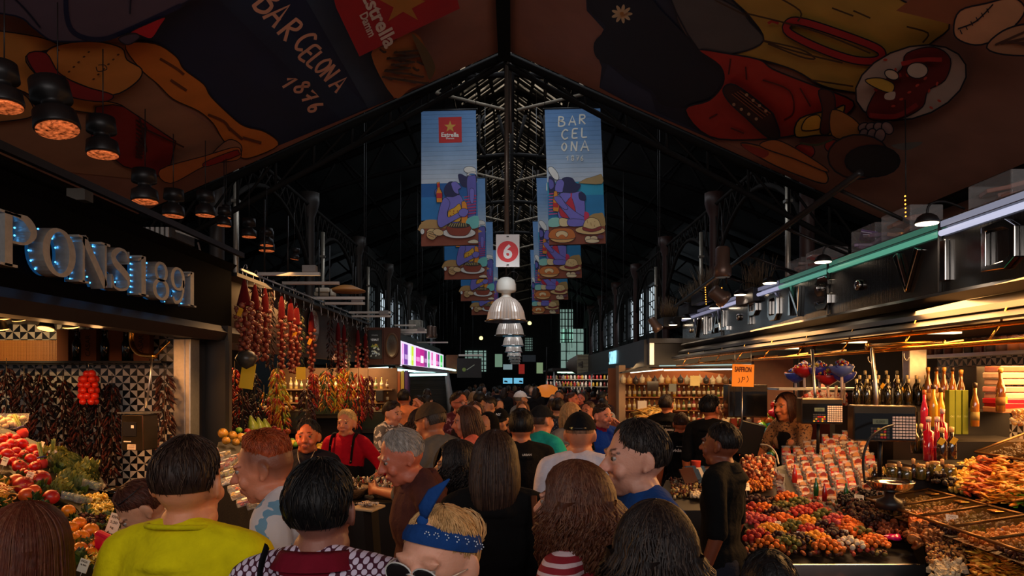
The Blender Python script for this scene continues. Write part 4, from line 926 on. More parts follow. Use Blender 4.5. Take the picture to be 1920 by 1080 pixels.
# lit juice sign
e = empty('juice_sign', (-2.4, 19, 2.3)); tag(e, 'long backlit stall sign printed with magenta, green and purple juices', 'sign')
yy = lambda px: 2.4 * F / (CX - px)
ya, yb = yy(751), yy(832)
MB().box((-.06, (ya + yb) / 2 - 19, .145), (.1, yb - ya, .60), (40, 30, 36)).build('light_box', DARKM, e)
m = MB(); m.k = 0
def jq(u0, u1, v0, v1, c, l=.001, sk=0):
 m.poly([(-.008 + l, ya + (yb - ya) * (u + sk * v) - 19, -.13 + .55 * v) for u, v in ((u0, v0), (u1, v0), (u1, v1), (u0, v1))], c)
jq(0, 1, 0, 1, (226, 214, 236), .0)
px2u = lambda px: (yy(px) - ya) / (yb - ya)
for a, b, c in ((758, 765, (110, 50, 150)), (769, 772, (214, 235, 214)), (772, 776, (196, 220, 40)), (780, 788, (196, 44, 150)), (788, 796, (180, 20, 130)), (796, 801, (120, 30, 120)), (803, 806, (70, 150, 90)), (809, 812, (220, 90, 160)), (818, 821, (214, 60, 150)), (821, 824, (120, 50, 130)), (826, 830, (60, 190, 80)), (754, 757, (230, 150, 210))):
 jq(px2u(a), px2u(b), .08, .92, c, .003); jq(px2u(a) + .01, px2u(b) - .005, .3, .5, lerp(c, (250, 240, 250), .5), .005)
jq(px2u(789), px2u(794), .25, .6, (240, 235, 245), .007)
m.build('printed_face', mat('backlit_print', None, .3, emit=1.1), e)
for i, (a, b) in enumerate((((733, 692), (836, 702)), ((808, 687), (870, 697)), ((768, 703), (838, 702)), ((690, 692), (728, 690)))):
 Ya, Yb = (14.6, 20) if i < 2 else (15, 15.2)
 if i == 1: Ya, Yb = 17, 26
 m = MB().tube([W(*a, Ya), W(*b, Yb)], .028, 8)
 tag(m.build('light_strip', glow('cool_strip', (190, 240, 235), 2.6)), 'cool fluorescent strip under the juice stall canopy, ' + ('longest, running away', 'outer one running far back', 'crosswise over the shutter', 'short, by the garlic')[i], 'light')
m = MB(); m.add([(-2.35, 14.6, 2.14), (-2.0, 14.4, 2.06), (-2.0, 26, 2.06), (-2.35, 26, 2.14), (-2.35, 14.6, 2.2), (-2.35, 26, 2.2), (-5, 14.6, 2.2), (-5, 26, 2.2)], [(0, 1, 2, 3), (4, 1, 2, 5), (0, 1, 4), (6, 4, 5, 7)], (46, 30, 34), 0, False)
tag(m.build('stall_awning', MATTE), 'dark slanting awning edge beneath the juice sign', 'awning')
e = empty('stall_roof', (-3.6, 20, 2.6)); tag(e, 'black roof box above the backlit juice sign', 'stall roof')
MB().box((-.1, 0, .15), (2.1, 10.6, .36), (18, 17, 18)).build('roof_box', DARKM, e); MB().box((.9, 0, .36), (.06, 10.6, .05), (60, 56, 54)).build('roof_edge', DARKM, e)
tag(MB().box(W(802, 735, 16.6) + Vector((0, 0, -.4)), (.95, .08, 1.75), (22, 20, 20)).build('roller_shutter', mat('shutter_slats', (24, 22, 22), .5, .3, bump=1, bscale=20, aniso=(.01, .01, 9))), 'dark roller shutter below the crosswise light strip', 'shutter')
tag(MB().box(W(764, 735, 15.8) + Vector((0, 0, -.5)), (.1, .2, 1.9), (110, 74, 130), ch=.01).build('stall_post', MATTE), 'purple painted post left of the dark shutter', 'post')
tag(MB().tube([W(838, 700, 16.3), W(850, 800, 16.3)], [.05, .12], 4, (140, 138, 142)).build('curtain_strip', MATTE), 'pale slanted drape at the right edge of the shutter', 'curtain')
e = empty('colour_shelf', W(745, 722, 15.4)); tag(e, 'upright orange and yellow striped panels beside the orange shirt man', 'panel')
for k, c in enumerate(((220, 120, 40), (240, 180, 60), (230, 200, 110), (210, 100, 40), (245, 190, 70), (120, 60, 120))): MB().box((-.22 + .085 * k, 0, -.15), (.07, .06, .95), c).build('slat', mat('lit_panel', None, .5), e)
light('AREA', (-3.2, 15.3, 2.2), 20, (1, .62, .3), (-3, 15.6, 0), .6, .6, name='juice_stall_lamp')
# farther left: dark wood box with bottles picture, hanging screens
tag(MB().box(W(848, 683, 23) , (.38, .3, .62), (130, 86, 44)).build('wooden_cabinet', MATTE), 'lit ochre wooden cabinet at the far end of the juice sign', 'cabinet')
e = empty('menu_board', W(880, 690, 21)); tag(e, 'black board with a small green drawing hanging over the aisle edge', 'board')
MB().box((0, 0, 0), (.75, .06, .6), (14, 13, 14)).build('board', DARKM, e)
m = MB(); 
for qd in ribbon2([(-.08, -.06), (.16, .1)], .02): m.poly([(p[0], -.034, p[1]) for p in qd], (160, 170, 150))
m.poly([(-.16 + .06 * math.cos(t), -.035, -.05 + .06 * math.sin(t)) for t in [k * .6 for k in range(10)]], (120, 140, 60)); m.build('drawing', mat('lit_print', None, .4), e)
e = empty('display_screens', W(962, 714, 33)); tag(e, 'pair of bright blue screens hanging at the far end of the aisle', 'screen')
for k in (-1, 1):
 s1 = MB().box((k * .26, 0, 0), (.48, .08, .3), (14, 14, 16)).build('screen_body', DARKM, e); MB().box((k * .26, -.045, 0), (.45, .004, .27)).build('screen_face', glow('blue_screen', (110, 190, 225), .9), s1)
 m = MB(); m.poly([(k * .26 + .1 * k - .08, -.05, -.06), (k * .26 + .1 * k + .1, -.05, -.08), (k * .26 + .1 * k + .08, -.05, 0), (k * .26 + .1 * k - .05, -.05, .02)], (40, 60, 80)); m.build('screen_picture', PAPER, s1)
for i, (px, py, wx, hz, c) in enumerate(((952, 688, .45, .26, (170, 200, 205)), (978, 692, .3, .5, (190, 50, 40)), (992, 672, .7, .35, (40, 45, 50)), (935, 676, .4, .7, (150, 190, 160)), (1012, 690, .35, .6, (170, 200, 150)))):
 tag(MB().box(W(px, py, 34 + i), (wx, .06, hz)).build('advert_panel', glow('advert_%d' % i, c, .4)), 'small lit advertising panel hung at the far end, ' + ('pale with a picture', 'red', 'dark wide one', 'green tinted on the left', 'yellow green on the right')[i], 'panel')
for px, py, lb in ((902, 634, 'left of the pendant lamps'), (993, 606, 'right of the pendant lamps')): b_ = MB().sph(W(px, py, 38), .11, 12).build('distant_bulb', glow('far_bulb', (235, 225, 150), 2)); MB().tube([W(px, py, 38), W(px, py, 38) + Vector((0, 0, 2.5))], .02, 4, (30, 28, 28)).build('cord', SOOT, b_); tag(b_, 'small yellowish bulb far down the dark hall, ' + lb, 'lamp')
# ---- second right stall: dark fascia with neon script
e = empty('neon_sign_stall', (2.35, 15, 2.1)); tag(e, 'dark stall front with pale blue neon script on the right', 'stall canopy')
off = Vector((2.35, 15, 2.1))
prof_mesh('fascia_panel', [(2.42, 2.12), (2.42, 2.62), (2.7, 2.62), (2.7, 2.12)], 12.5, 22, (20, 17, 17), DARKM, e, off)
prof_mesh('awning_edge', [(2.42, 2.12), (2.0, 2.02), (2.0, 2.0), (2.6, 2.06)], 12.4, 22, (30, 26, 26), DARKM, e, off)
MB().box(Vector((3.9, 12.45, 2.36)) - off, (3.0, .1, .5), (34, 30, 30)).build('front_fascia', DARKM, e)
MB().box(Vector((3.0, 12.3, 2.58)) - off, (1.1, .25, .08), (110, 104, 100)).build('top_lip', DARKM, e)
MB().box(Vector((2.5, 12.3, 2.36)) - off, (.08, .2, .42), (150, 145, 140)).build('corner_strip', STEEL, e)
m = MB(); pts = hand_strokes('SARONNO', (0, 0), (.17, 0), (.06, .3))
for st in pts:
 q = [Vector((2.40, 16.9 - p[0] * .9, 2.25 + p[1])) - off for p in st]; m.tube(q, .006, 4)
m.build('neon_script', glow('neon_ice', (150, 215, 235), 1.6), e)
light('AREA', (3.3, 13.6, 2.0), 26, (1, .6, .26), (3.0, 13.2, 0), 1.8, 1.6, name='shelf_stall_lamps')
tag(MB().tube([W(1156, 701, 13.5), W(1243, 693, 12.35)], .012, 6).build('light_strip', glow('warm_strip', (250, 245, 215), 3.5)), 'slim light strip sloping along the corner of the neon script stall', 'light')
tag(MB().tube([W(1245, 694, 12.3), W(1480, 691, 12.3)], .013, 6).build('light_strip', glow('warm_strip', (250, 245, 215), 3.5)), 'long horizontal light strip above the bottle shelves', 'light')
tag(MB().tube([W(1236, 686, 12.2), W(1440, 683, 12.2)], .01, 6).build('light_strip', glow('dim_strip', (190, 225, 220), .8)), 'thin bluish strip just above the long shelf light', 'light')
# far right stalls: awnings and frames
for i, (px, y, wx) in enumerate(((1085, 24, 2.6), (1050, 30, 2.0))):
 p = W(px, 707, y); p.z = 2.2
 e = empty('market_kiosk', (p.x + .3, y, 0)); tag(e, 'distant kiosk with shelves of small jars and a white light, ' + ('right of the orange lantern', 'farther back')[i], 'kiosk')
 MB().box((0, 0, 2.2), (wx, 2.5, .08), (70, 64, 60)).build('roof', DARKM, e); MB().box((0, -1.25, 2.14), (wx * .5, .06, .05)).build('light', glow('kiosk_strip', (200, 240, 200), 2), e)
 for k in (-1, 1): MB().tube([(k * wx / 2.1, -1.2, 0), (k * wx / 2.1, -1.2, 2.2)], .035, 6, (150, 145, 140)).build('post', STEEL, e)
 MB().box((0, -.9, .55), (wx, .5, 1.1), (60, 50, 46)).build('counter', DARKM, e)
 for z in (1.35, 1.6, 1.85):
  s1 = MB().box((0, -.3, z), (wx * .9, .25, .03), (120, 110, 100)).build('shelf', MATTE, e); m = MB()
  for k in range(int(wx / .13)): m.lathe([(.04, 0), (.04, .12), (.02, .15)], (-wx * .43 + k * .13, -.3, z + .015), 6, random.choice([(200, 60, 60), (220, 200, 190), (200, 160, 60), (120, 40, 40), (230, 220, 210)]))
  m.build('jar_row', SHINY, s1)['kind'] = 'stuff'
 light('AREA', (p.x + .3, y - .8, 2.1), 14, (1, .85, .7), (p.x + .3, y - .8, 0), 1.5, .5, name='kiosk_lamp')
m = MB().lathe([(.05, 0), (.24, .05), (.32, .14), (.3, .27), (.15, .34), (.02, .36)], (0, 0, 0), 20, (240, 140, 50)); e = empty('paper_lantern', W(1025, 745, 19)); tag(e, 'glowing orange dome lamp above the far crowd', 'lamp')
m.build('shade', glow('orange_shade', (255, 140, 50), .5), e); MB().tube([(0, 0, .45), (0, 0, 1.4)], .012, 5, (40, 36, 34)).build('cord', DARKM, e)
e = empty('ventilation_fan', W(1062, 684, 22)); tag(e, 'round ventilation fan with barred face on the far right roofs', 'fan')
MB().lathe([(.08, 0), (.18, .1), (.32, .35), (.34, .5)], (0, 0, 0), 18, (120, 110, 98), rot=Euler((0, PI / 2, 0))).build('hood', MATTE, e)
m = MB(); 
for k in range(6): m.box((.5, -.32, -.28 + .11 * k), (.34, .02, .02), (160, 150, 130))
m.box((.5, -.3, 0), (.36, .03, .64), (196, 184, 150)); m.build('barred_face', MATTE, e)
# dark stall fronts receding on both sides
for sx, y0, y1, x, g in ((-1, 26.5, 34, 2.6, 'left'), (-1, 35, 44, 2.9, 'left'), (1, 26.6, 28.6, 3.6, 'right'), (1, 32, 42, 3.4, 'right')):
 e = empty('market_stall', (sx * x, (y0 + y1) / 2, 0)); tag(e, 'dark receding market stall on the %s of the aisle, %s' % (g, 'middle distance' if y0 < 30 else 'near the end wall'), 'stall')
 L_2 = y1 - y0
 MB().box((sx * 1.0, 0, 2.5), (2.0, L_2, .55), (34, 30, 30)).build('fascia', DARKM, e); MB().box((sx * .6, 0, .55), (1.0, L_2, 1.1), (50, 42, 40)).build('counter', DARKM, e)
 MB().box((-sx * .02, 0, 2.2), (.04, L_2 * .8, .05)).build('strip_light', glow('far_strip', (220, 240, 225), 1.3), e)
 MB().box((sx * 1.9, 0, 1.6), (.1, L_2, 1.6), (90, 70, 55)).build('back_shelf', MATTE, e)
# ================================================================== GOODS: prototypes
def plane_hit(px, py, z0, sx, sy):
 """where a sight line meets the slope Z = z0 + sx*X + sy*Y"""
 a = (px - CX) / F; b = (HY - py) / F
 Y = (z0 - H) / (b - sx * a - sy); return Vector((a * Y, Y, H + b * Y))
def rnd(a, b): return random.uniform(a, b)
def proto(name, parts):
 """parts: list of (part name or None, MB, material); first is the root mesh"""
 root = None; ks = []
 for nm, mb, mt in parts:
  if root is None: root = mb.build(name, mt)
  else: ks.append(mb.build(nm, mt, root))
 root['_used'] = 0
 return root, ks
PR = {}
def place(key, loc, rot=None, scale=1.0, label=None, cat=None, group=None):
 root, ks = PR[key]
 if not root['_used']: root['_used'] = 1; o = root
 else: o = copy_tree(root, ch=ks)
 o.location = loc; o.rotation_euler = rot if rot is not None else (0, 0, rnd(0, 6.28)); o.scale = (scale,) * 3 if isinstance(scale, (int, float)) else scale
 tag(o, label, cat, group); return o
def drop_unused():
 for k, (r, ks) in PR.items():
  if not r['_used']:
   for c in ks: bpy.data.objects.remove(c)
   bpy.data.objects.remove(r)
  else: del r['_used']
 for o in bpy.data.objects:
  if '_used' in o: del o['_used']
def fruit(name, r, col, col2=None, sq=.92, stem=(60, 80, 30), lobes=0, n=14, key=None, smat=None):
 m = MB(); vs = []; fs = []; M_ = 9
 prof = [(0.0, -sq * .93)] + [(math.sin(PI * i / M_), -sq * math.cos(PI * i / M_)) for i in range(1, M_)] + [(0.0, sq * .84)]
 m.lathe([(r * a, r * b) for a, b in prof], (0, 0, 0), n, col, cols=[lerp(col, col2 or col, i / M_) for i in range(M_ + 1)])
 if lobes: m.v = [(x * (1 + .06 * math.cos(lobes * math.atan2(y, x))), y * (1 + .06 * math.cos(lobes * math.atan2(y, x))), z) for x, y, z in m.v]
 ps = [(None, m, FOOD)]
 if stem:
  s = MB()
  for k in range(5):
   a = k * 1.257; s.add([(0, 0, r * sq * .9), (.35 * r * math.cos(a - .3), .35 * r * math.sin(a - .3), r * sq * .93), (.75 * r * math.cos(a), .75 * r * math.sin(a), r * sq * .84), (.35 * r * math.cos(a + .3), .35 * r * math.sin(a + .3), r * sq * .93)], [(0, 1, 2, 3)], stem, 0, False)
  s.tube([(0, 0, r * sq * .85), (.1 * r, 0, r * sq * 1.15)], r * .07, 5, stem); ps.append(('calyx', s, LEAF))
 PR[key or name] = proto(name, ps)
fruit('tomato', .036, (214, 26, 20), (190, 20, 16), .86, (70, 96, 34), 5)
fruit('pomegranate', .062, (206, 44, 34), (170, 26, 26), .94, (150, 60, 40))
fruit('orange', .038, (240, 140, 26), (236, 128, 20), .96, (80, 80, 30))
fruit('peach', .038, (230, 120, 40), (206, 60, 34), .95, None)
fruit('lemon', .03, (236, 190, 40), (220, 170, 30), 1.25, None)
fruit('apple', .038, (96, 140, 34), (120, 160, 50), .9, (70, 50, 30), key='green_apple'); fruit('apple', .038, (190, 40, 30), (150, 26, 24), .9, (70, 50, 30), key='red_apple')
fruit('melon', .062, (206, 150, 52), (186, 124, 40), .98, (110, 100, 50), 8)
fruit('onion', .03, (226, 200, 150), (200, 160, 110), .9, None)
fruit('mushroom', .02, (232, 214, 180), (210, 190, 150), .6, None)
m = MB()   # artichoke: overlapping scales round a core
m.sph((0, 0, 0), (.035, .035, .04), 10, (96, 100, 44))
for j in range(6):
 for k in range(8):
  a = (k + .5 * (j % 2)) * PI / 4; z = -.03 + .013 * j; r = .034 * math.cos((z) / .055); c = lerp((84, 92, 40), (190, 176, 70), (j / 6) * rnd(.5, 1))
  b = Vector((r * math.cos(a), r * math.sin(a), z)); t = Vector((math.cos(a), math.sin(a), 0)); s = Vector((-t.y, t.x, 0))
  m.add([b - s * .011, b + s * .011, b + t * .012 + s * .008 + Vector((0, 0, .018)), b + t * .008 + Vector((0, 0, .032)), b + t * .012 - s * .008 + Vector((0, 0, .018))], [(0, 1, 2, 3, 4)], c, 0, False)
PR['artichoke'] = proto('artichoke', [(None, m, LEAF), ('stem', MB().tube([(0, 0, -.035), (0, 0, -.075)], .009, 6, (100, 110, 50)), LEAF)])
m = MB()
for k in range(30):
 a = rnd(0, 6.28); r = rnd(.01, .07); h = rnd(.02, .06); b = Vector((r * .4 * math.cos(a), r * .4 * math.sin(a), 0)); t = Vector((r * math.cos(a), r * math.sin(a), h)); s = Vector((-math.sin(a), math.cos(a), 0)) * rnd(.01, .02)
 m.add([b, (b + t) / 2 + s + Vector((0, 0, .01)), t, (b + t) / 2 - s + Vector((0, 0, .01))], [(0, 1, 2, 3)], random.choice([(52, 74, 26), (74, 96, 34), (110, 120, 44), (40, 58, 24)]), 0, False)
PR['lettuce'] = proto('leafy_greens', [(None, m, LEAF)])
m = MB()   # leek / asparagus bunch
for k in range(14):
 a = rnd(0, 6.28); r = rnd(0, .022); x, y = r * math.cos(a), r * math.sin(a); m.tube([(x, y, 0), (x * 1.1, y * 1.1, .1), (x * 1.8, y * 1.8, .17)], [.006, .0055, .002], 5, random.choice([(150, 160, 70), (110, 130, 50), (180, 180, 90)]))
PR['asparagus'] = proto('asparagus_bunch', [(None, m, LEAF), ('band', MB().lathe([(.03, .05), (.03, .06)], (0, 0, 0), 12, (60, 60, 120)), PLASTIC), ('wrapper', MB().lathe([(.022, -.03), (.036, 0), (.034, .035)], (0, 0, 0), 10, (206, 44, 34)), PAPER)])
m = MB()
for k in range(60):
 p = Vector((rnd(-.05, .05), rnd(-.05, .05), rnd(0, .05))); a = rnd(0, 6.28)
 m.tube([p, p + Vector((.012 * math.cos(a), .012 * math.sin(a), .014)), p + Vector((.03 * math.cos(a + .8), .03 * math.sin(a + .8), .004))], [.004, .008, .002], 5, random.choice([(236, 196, 60), (226, 176, 40), (244, 214, 110)]))
PR['flowers'] = proto('squash_blossom_pile', [(None, m, FOOD)])
# clear plastic tub
def tub(name, w, d, h, fill, col, n, r):
 m = MB(); m.lathe([(w * .62, 0), (w * .72, h)], (0, 0, 0), 4, (230, 230, 230), rot=Euler((0, 0, PI / 4))); m.v = [(x, y * d / w, z) for x, y, z in m.v]; m.f.pop(); m.c.pop(); m.m.pop(); m.s.pop()
 f = MB()
 for k in range(n): f.sph((rnd(-w, w) * .38, rnd(-d, d) * .38, rnd(.2, .9) * h), (r, r * rnd(.7, 1), r * rnd(.6, 1)), 7, lerp(col, (60, 40, 20), rnd(0, .35)))
 return proto(name, [(None, m, WRAP), ('contents', f, FOOD)])
PR['tub_g'] = tub('plastic_tub', .12, .09, .05, 1, (120, 130, 60), 26, .014)
PR['tub_w'] = tub('plastic_tub', .2, .15, .06, 1, (232, 206, 160), 34, .022)
def card(lines, w=.055, h=.07, col=(240, 226, 200)):
 m = MB().box((0, 0, h / 2), (w, .002, h), col); t = MB()
 for i, s in enumerate(lines): put_text(t, s, (0, -.0013, h * (.82 - i * .27)), (1, 0, 0), (0, 0, 1), h * .15, (30, 24, 24), .01, wid=w * min(.85, .16 * len(s)))
 m2 = MB().tube([(0, .002, h * .4), (0, .004, -.04)], .0015, 4, (190, 180, 170))
 return proto('price_card', [(None, m, PAPER), ('lettering', t, PAPER), ('pin', m2, PLASTIC)])
PR['card1'] = card(['KIWI', '2,50', 'kg']); PR['card2'] = card(['FIGS', '4,90'], .05, .05); PR['card3'] = card(['MANGO', '3', 'KG'], .05, .07); PR['card4'] = card(['COCO', '1,50'], .045, .04, (250, 240, 226))
# bed under a heap
def bed(name, label, pts, top, col, mt=LEAF, bot=.85, cat='counter', rim=None):
 """prism with footprint pts (x, y) and sloped top given by function top(x, y)"""
 m = MB(); n = len(pts); vs = [(x, y, bot) for x, y in pts] + [(x, y, top(x, y)) for x, y in pts]
 m.add(vs, [tuple(range(n)), tuple(range(n, 2 * n))] + [(i, (i + 1) % n, (i + 1) % n + n, i + n) for i in range(n)], col, 0, False)
 o = m.build(name, mt); tag(o, label, cat); return o
# ---------------------------------------------------------------- left produce slope
TL = lambda x, y: 1.1 - .38 * (x + 2.3)
L0 = dict(z0=1.1 - .874, sx=-.38, sy=0)
bed('produce_counter', 'dark sloping produce counter in front of the triangle tiles', [(-2.25, 2.3), (-2.22, 4.0), (-2.9, 4.75), (-4.3, 5.0), (-4.3, 2.3)], lambda x, y: TL(x, y) - .04, (24, 30, 16), LEAF, .0)
def onL(px, py, up=.0): p = plane_hit(px, py, **L0); return p + Vector((0, 0, up))
G_ = 'left produce slope'
toms = [(4, 828), (6, 846), (22, 838), (14, 858), (30, 852), (40, 838), (45, 858), (26, 872), (60, 848), (58, 866), (70, 858), (8, 872), (36, 880), (66, 880), (46, 882), (52, 894), (60, 896), (44, 890), (18, 822), (-12, 840), (-10, 862), (30, 826), (74, 872), (28, 862)]
for i, (x, y) in enumerate(toms):
 place('tomato', onL(x, y, .02), (rnd(-.7, .7), rnd(-.7, .7), rnd(0, 6)), rnd(.8, 1.15) if i < 14 else rnd(.55, .8), 'ripe red tomato heaped high on the left produce slope', 'tomato', 'tomatoes on the left produce slope')
for i, (x, y, s) in enumerate(((74, 910, 1.0), (44, 920, .85), (96, 942, .7))): place('pomegranate', onL(x, y, .03), (.5, .3 * i, i), s, 'large red pomegranate on the left slope, ' + ('biggest, beside the small price card', 'left of the biggest one', 'lowest, half behind green packs')[i], 'pomegranate', 'pomegranates on the left slope')
for i, (x, y) in enumerate(((30, 908), (50, 935), (62, 928), (-2, 925))): place('peach', onL(x, y, .02), None, 1.1, 'orange peach beside the red pomegranates', 'peach', 'peaches among the pomegranates')
ors = [(128, 968), (148, 992), (152, 1018), (170, 1005), (150, 1040), (172, 1034), (134, 1000), (136, 1022), (168, 1052), (130, 1050)]
for x, y in ors: place('orange', onL(x, y, .03), None, rnd(.9, 1.12), 'round orange stacked near the auburn haired woman', 'orange', 'oranges on the left produce slope')
for i, (x, y) in enumerate(((2, 935), (-6, 952), (4, 912))): place('lemon', onL(x, y, .02), (1.4, 0, i), 1, 'yellow lemon at the left picture edge of the produce slope', 'lemon', 'lemons on the left slope')
arts = [(128, 888), (120, 908), (148, 915), (108, 925), (150, 895), (100, 872), (140, 872), (165, 885), (115, 860), (160, 905), (90, 862), (175, 900)]
for x, y in arts: place('artichoke', onL(x, y, .02), (rnd(-.9, .9), rnd(-.9, .9), rnd(0, 6)), rnd(.95, 1.25), 'green and yellow artichoke piled at the back of the left slope', 'artichoke', 'artichokes on the left slope')
for i, (x, y, sc) in enumerate(((80, 880, .85), (97, 868, .85), (44, 822, .9))): place('asparagus', onL(x, y, .03), (rnd(-.5, -.2), rnd(-.3, .3), rnd(0, 6)), sc, 'banded green asparagus bunch in a red wrapper on the left slope, ' + ('beside the tomatoes', 'next to the artichokes', 'highest, behind the mushrooms')[i], 'asparagus', 'asparagus bunches on the left slope')
for k in range(46):
 x, y = rnd(-10, 215), 0; y = rnd(820 + max(0, x - 20) * .62, 1075); place('lettuce', onL(x, y, rnd(-.01, .02)), (rnd(-.4, .4), rnd(-.4, .4), rnd(0, 6)), rnd(.7, 1.25), 'loose dark green leaves tucked between the produce on the left slope', 'leaves', 'leafy greens on the left slope')
for i, (x, y, s) in enumerate(((172, 925, .9), (130, 948, .8), (152, 952, .75))): place('tub_g', onL(x, y, .03), (rnd(-.5, .2), .3, .4 * i), s, 'clear plastic tub of green fruit on the left slope, ' + ('highest, by the artichokes', 'lower, behind the oranges', 'lowest, beside yellow blossoms')[i], 'tub', 'plastic tubs on the left slope')
place('tub_w', onL(18, 806, .03), (.35, 0, .2), 1.0, 'large clear tub of white mushrooms topping the left slope', 'tub')
for i, (x, y, s) in enumerate(((178, 950, 1.0), (190, 968, 1.0), (205, 962, .8), (214, 985, .7), (176, 1062, .9), (160, 945, .7))): place('flowers', onL(x, y, .01), None, s, 'heap of yellow squash blossoms on the left slope, ' + ('beside the plastic tubs', 'above the dark dates', 'right end', 'lower right by the bending woman', 'lowest, behind the price cards', 'smallest, left of the others')[i], 'blossoms', 'blossom heaps')
m = MB()
for k in range(120):
 p = onL(rnd(150, 205), rnd(968, 1012), rnd(0, .03)); m.sph(p, (.014, .01, .009), 6, random.choice([(70, 30, 24), (96, 44, 30), (50, 24, 20)]), rot=Euler((rnd(0, 3), rnd(0, 3), 0)))
tag(m.build('dates', DRY), 'small brown dates spread between oranges and blossoms', 'dates', kind='stuff')
m = MB()
for k in range(26):
 c = onL(rnd(-15, 28), rnd(944, 968), rnd(0, .02)); m.tube([c + Vector((.03 * math.cos(t) * (1 - t * .1), .03 * math.sin(t) * (1 - t * .1), .004 * t)) for t in [i * .8 + k for i in range(8)]], .003, 4, (226, 150, 60))
tag(m.build('dried_noodle_nest', FOOD), 'coiled orange strands at the left edge behind the auburn hair', 'noodles', kind='stuff')
for i, (k, x, y, s, lb) in enumerate((('card1', 207, 1010, 1.5, 'white price card standing among the blossoms, tallest'), ('card2', 52, 912, 1.1, 'small price card stuck beside the big pomegranate'), ('card2', 152, 1085, 1.2, 'price card at the bottom edge, left of the other'), ('card3', 184, 1082, 1.3, 'price card at the bottom edge, beside the pink bag'), ('card2', 77, 846, .7, 'tiny card above the asparagus with red wrapper'), ('card2', 6, 882, 1.0, 'card at the left edge below the tomatoes'))):
 place(k, onL(x, y, .03), (-.3, .15, -.35), s, lb, 'price card', 'price cards on the left slope')
m = MB().box((0, 0, 0), (.11, .04, .13), (226, 24, 60), Euler((.2, .25, -.4)), ch=.012); o = m.build('pink_bag', SHINY); o.location = onL(196, 1052, .08); tag(o, 'bright pink bag beside the yellow shirt sleeve', 'bag')
e = empty('glass_bowl', onL(228, 936, -.02)); tag(e, 'wide glass bowl of orange fruit behind the bending woman', 'bowl')
MB().lathe([(.05, 0), (.11, .05), (.13, .09), (.125, .092), (.1, .05), (.04, .01)], (0, 0, 0), 24, (230, 220, 200)).build('bowl', GLASS, e); m = MB()
for k in range(10): m.sph((rnd(-.06, .06), rnd(-.06, .06), .05 + rnd(0, .02)), .022, 8, (236, 150, 40))
m.build('fruit_pieces', FOOD, e)['kind'] = 'stuff'
# ---------------------------------------------------------------- dried chilli strings, tomato net and things on the tiled wall
def chilli(name, p, L, r, n, cols, size=.05, mt=DRY, hook=True, tip=True):
 e = empty(name, p)
 m = MB()
 for k in range(n):
  t = (k + rnd(0, 1)) / n; z = -L * t; rr = r * (.35 + .65 * math.sin(PI * min(.97, t * .85 + .12))); a = rnd(0, 6.28)
  b = Vector((rr * .5 * math.cos(a), rr * .5 * math.sin(a), z)); d = Vector((math.cos(a) * .7, math.sin(a) * .7, -rnd(.4, 1.1))).normalized(); s = size * rnd(.7, 1.2)
  m.tube([b, b + d * s * .5, b + d * s + Vector((0, 0, -s * .25))], [size * .11, size * .16, size * .03], 5, random.choice(cols))
 o = m.build('pepper_cluster', mt, e); o['kind'] = 'stuff'
 MB().tube([(0, 0, .10), (0, 0, -L * .95)], .004, 4, (90, 70, 50)).build('string', MATTE, e)
 return e
DK = [(40, 14, 11), (28, 11, 10), (62, 20, 14), (20, 10, 9), (84, 30, 18)]
spots = [(12, 690, .95, .11), (45, 700, .8, .09), (80, 700, 1.0, .12), (118, 712, 1.1, .11), (150, 742, .95, .08), (185, 720, 1.05, .13), (210, 720, .9, .09), (308, 702, .95, .12)]
for i, (x, y, L, r) in enumerate(spots):
 tag(chilli('chilli_string', W(x, y, 6.72 if i < 7 else 6.5), L, r, 190, DK if i < 7 else [(70, 34, 24), (50, 26, 20), (96, 48, 30)], .07), 'long string of dark dried chillies on the tiled wall, ' + ('leftmost', 'second from left', 'third from left', 'left of the tomato net', 'directly below the tomato net', 'right of the tomato net', 'thinner one nearest bare tiles', 'alone beside the steel pillar')[i], 'chilli string', 'chilli strings on the tiled wall')
e = empty('hanging_tomato_net', W(166, 694, 6.5)); tag(e, 'net of round red tomatoes hanging before the tiled wall', 'tomatoes')
tm = MB().sph((0, 0, 0), .036, 12, (226, 44, 20)).mesh('tomato'); tm.materials.append(FOOD)
for j in range(6):
 for k in range(5 if j else 3):
  if j == 5 and k > 3: continue
  o = bpy.data.objects.new('tomato', tm); COL.objects.link(o); o.parent = e; a = k * 1.26 + j * .6; rr = .062 if j else .03
  o.location = (rr * math.cos(a), rr * math.sin(a) * .7, -.035 - j * .053); o.scale = (rnd(.85, 1.08),) * 3
MB().tube([(0, 0, .08), (0, 0, 0)], .004, 4, (160, 150, 140)).build('hook', STEEL, e)
tag(MB().box(W(150, 679, 6.8) + Vector((-.45, 0, 0)), (2.6, .16, .02), (60, 50, 44)).tube([W(-90, 683, 6.7), W(300, 683, 6.7)], .008, 6, (90, 80, 70)).build('wall_shelf', DARKM), 'thin dark shelf rail across the tiled wall', 'shelf')
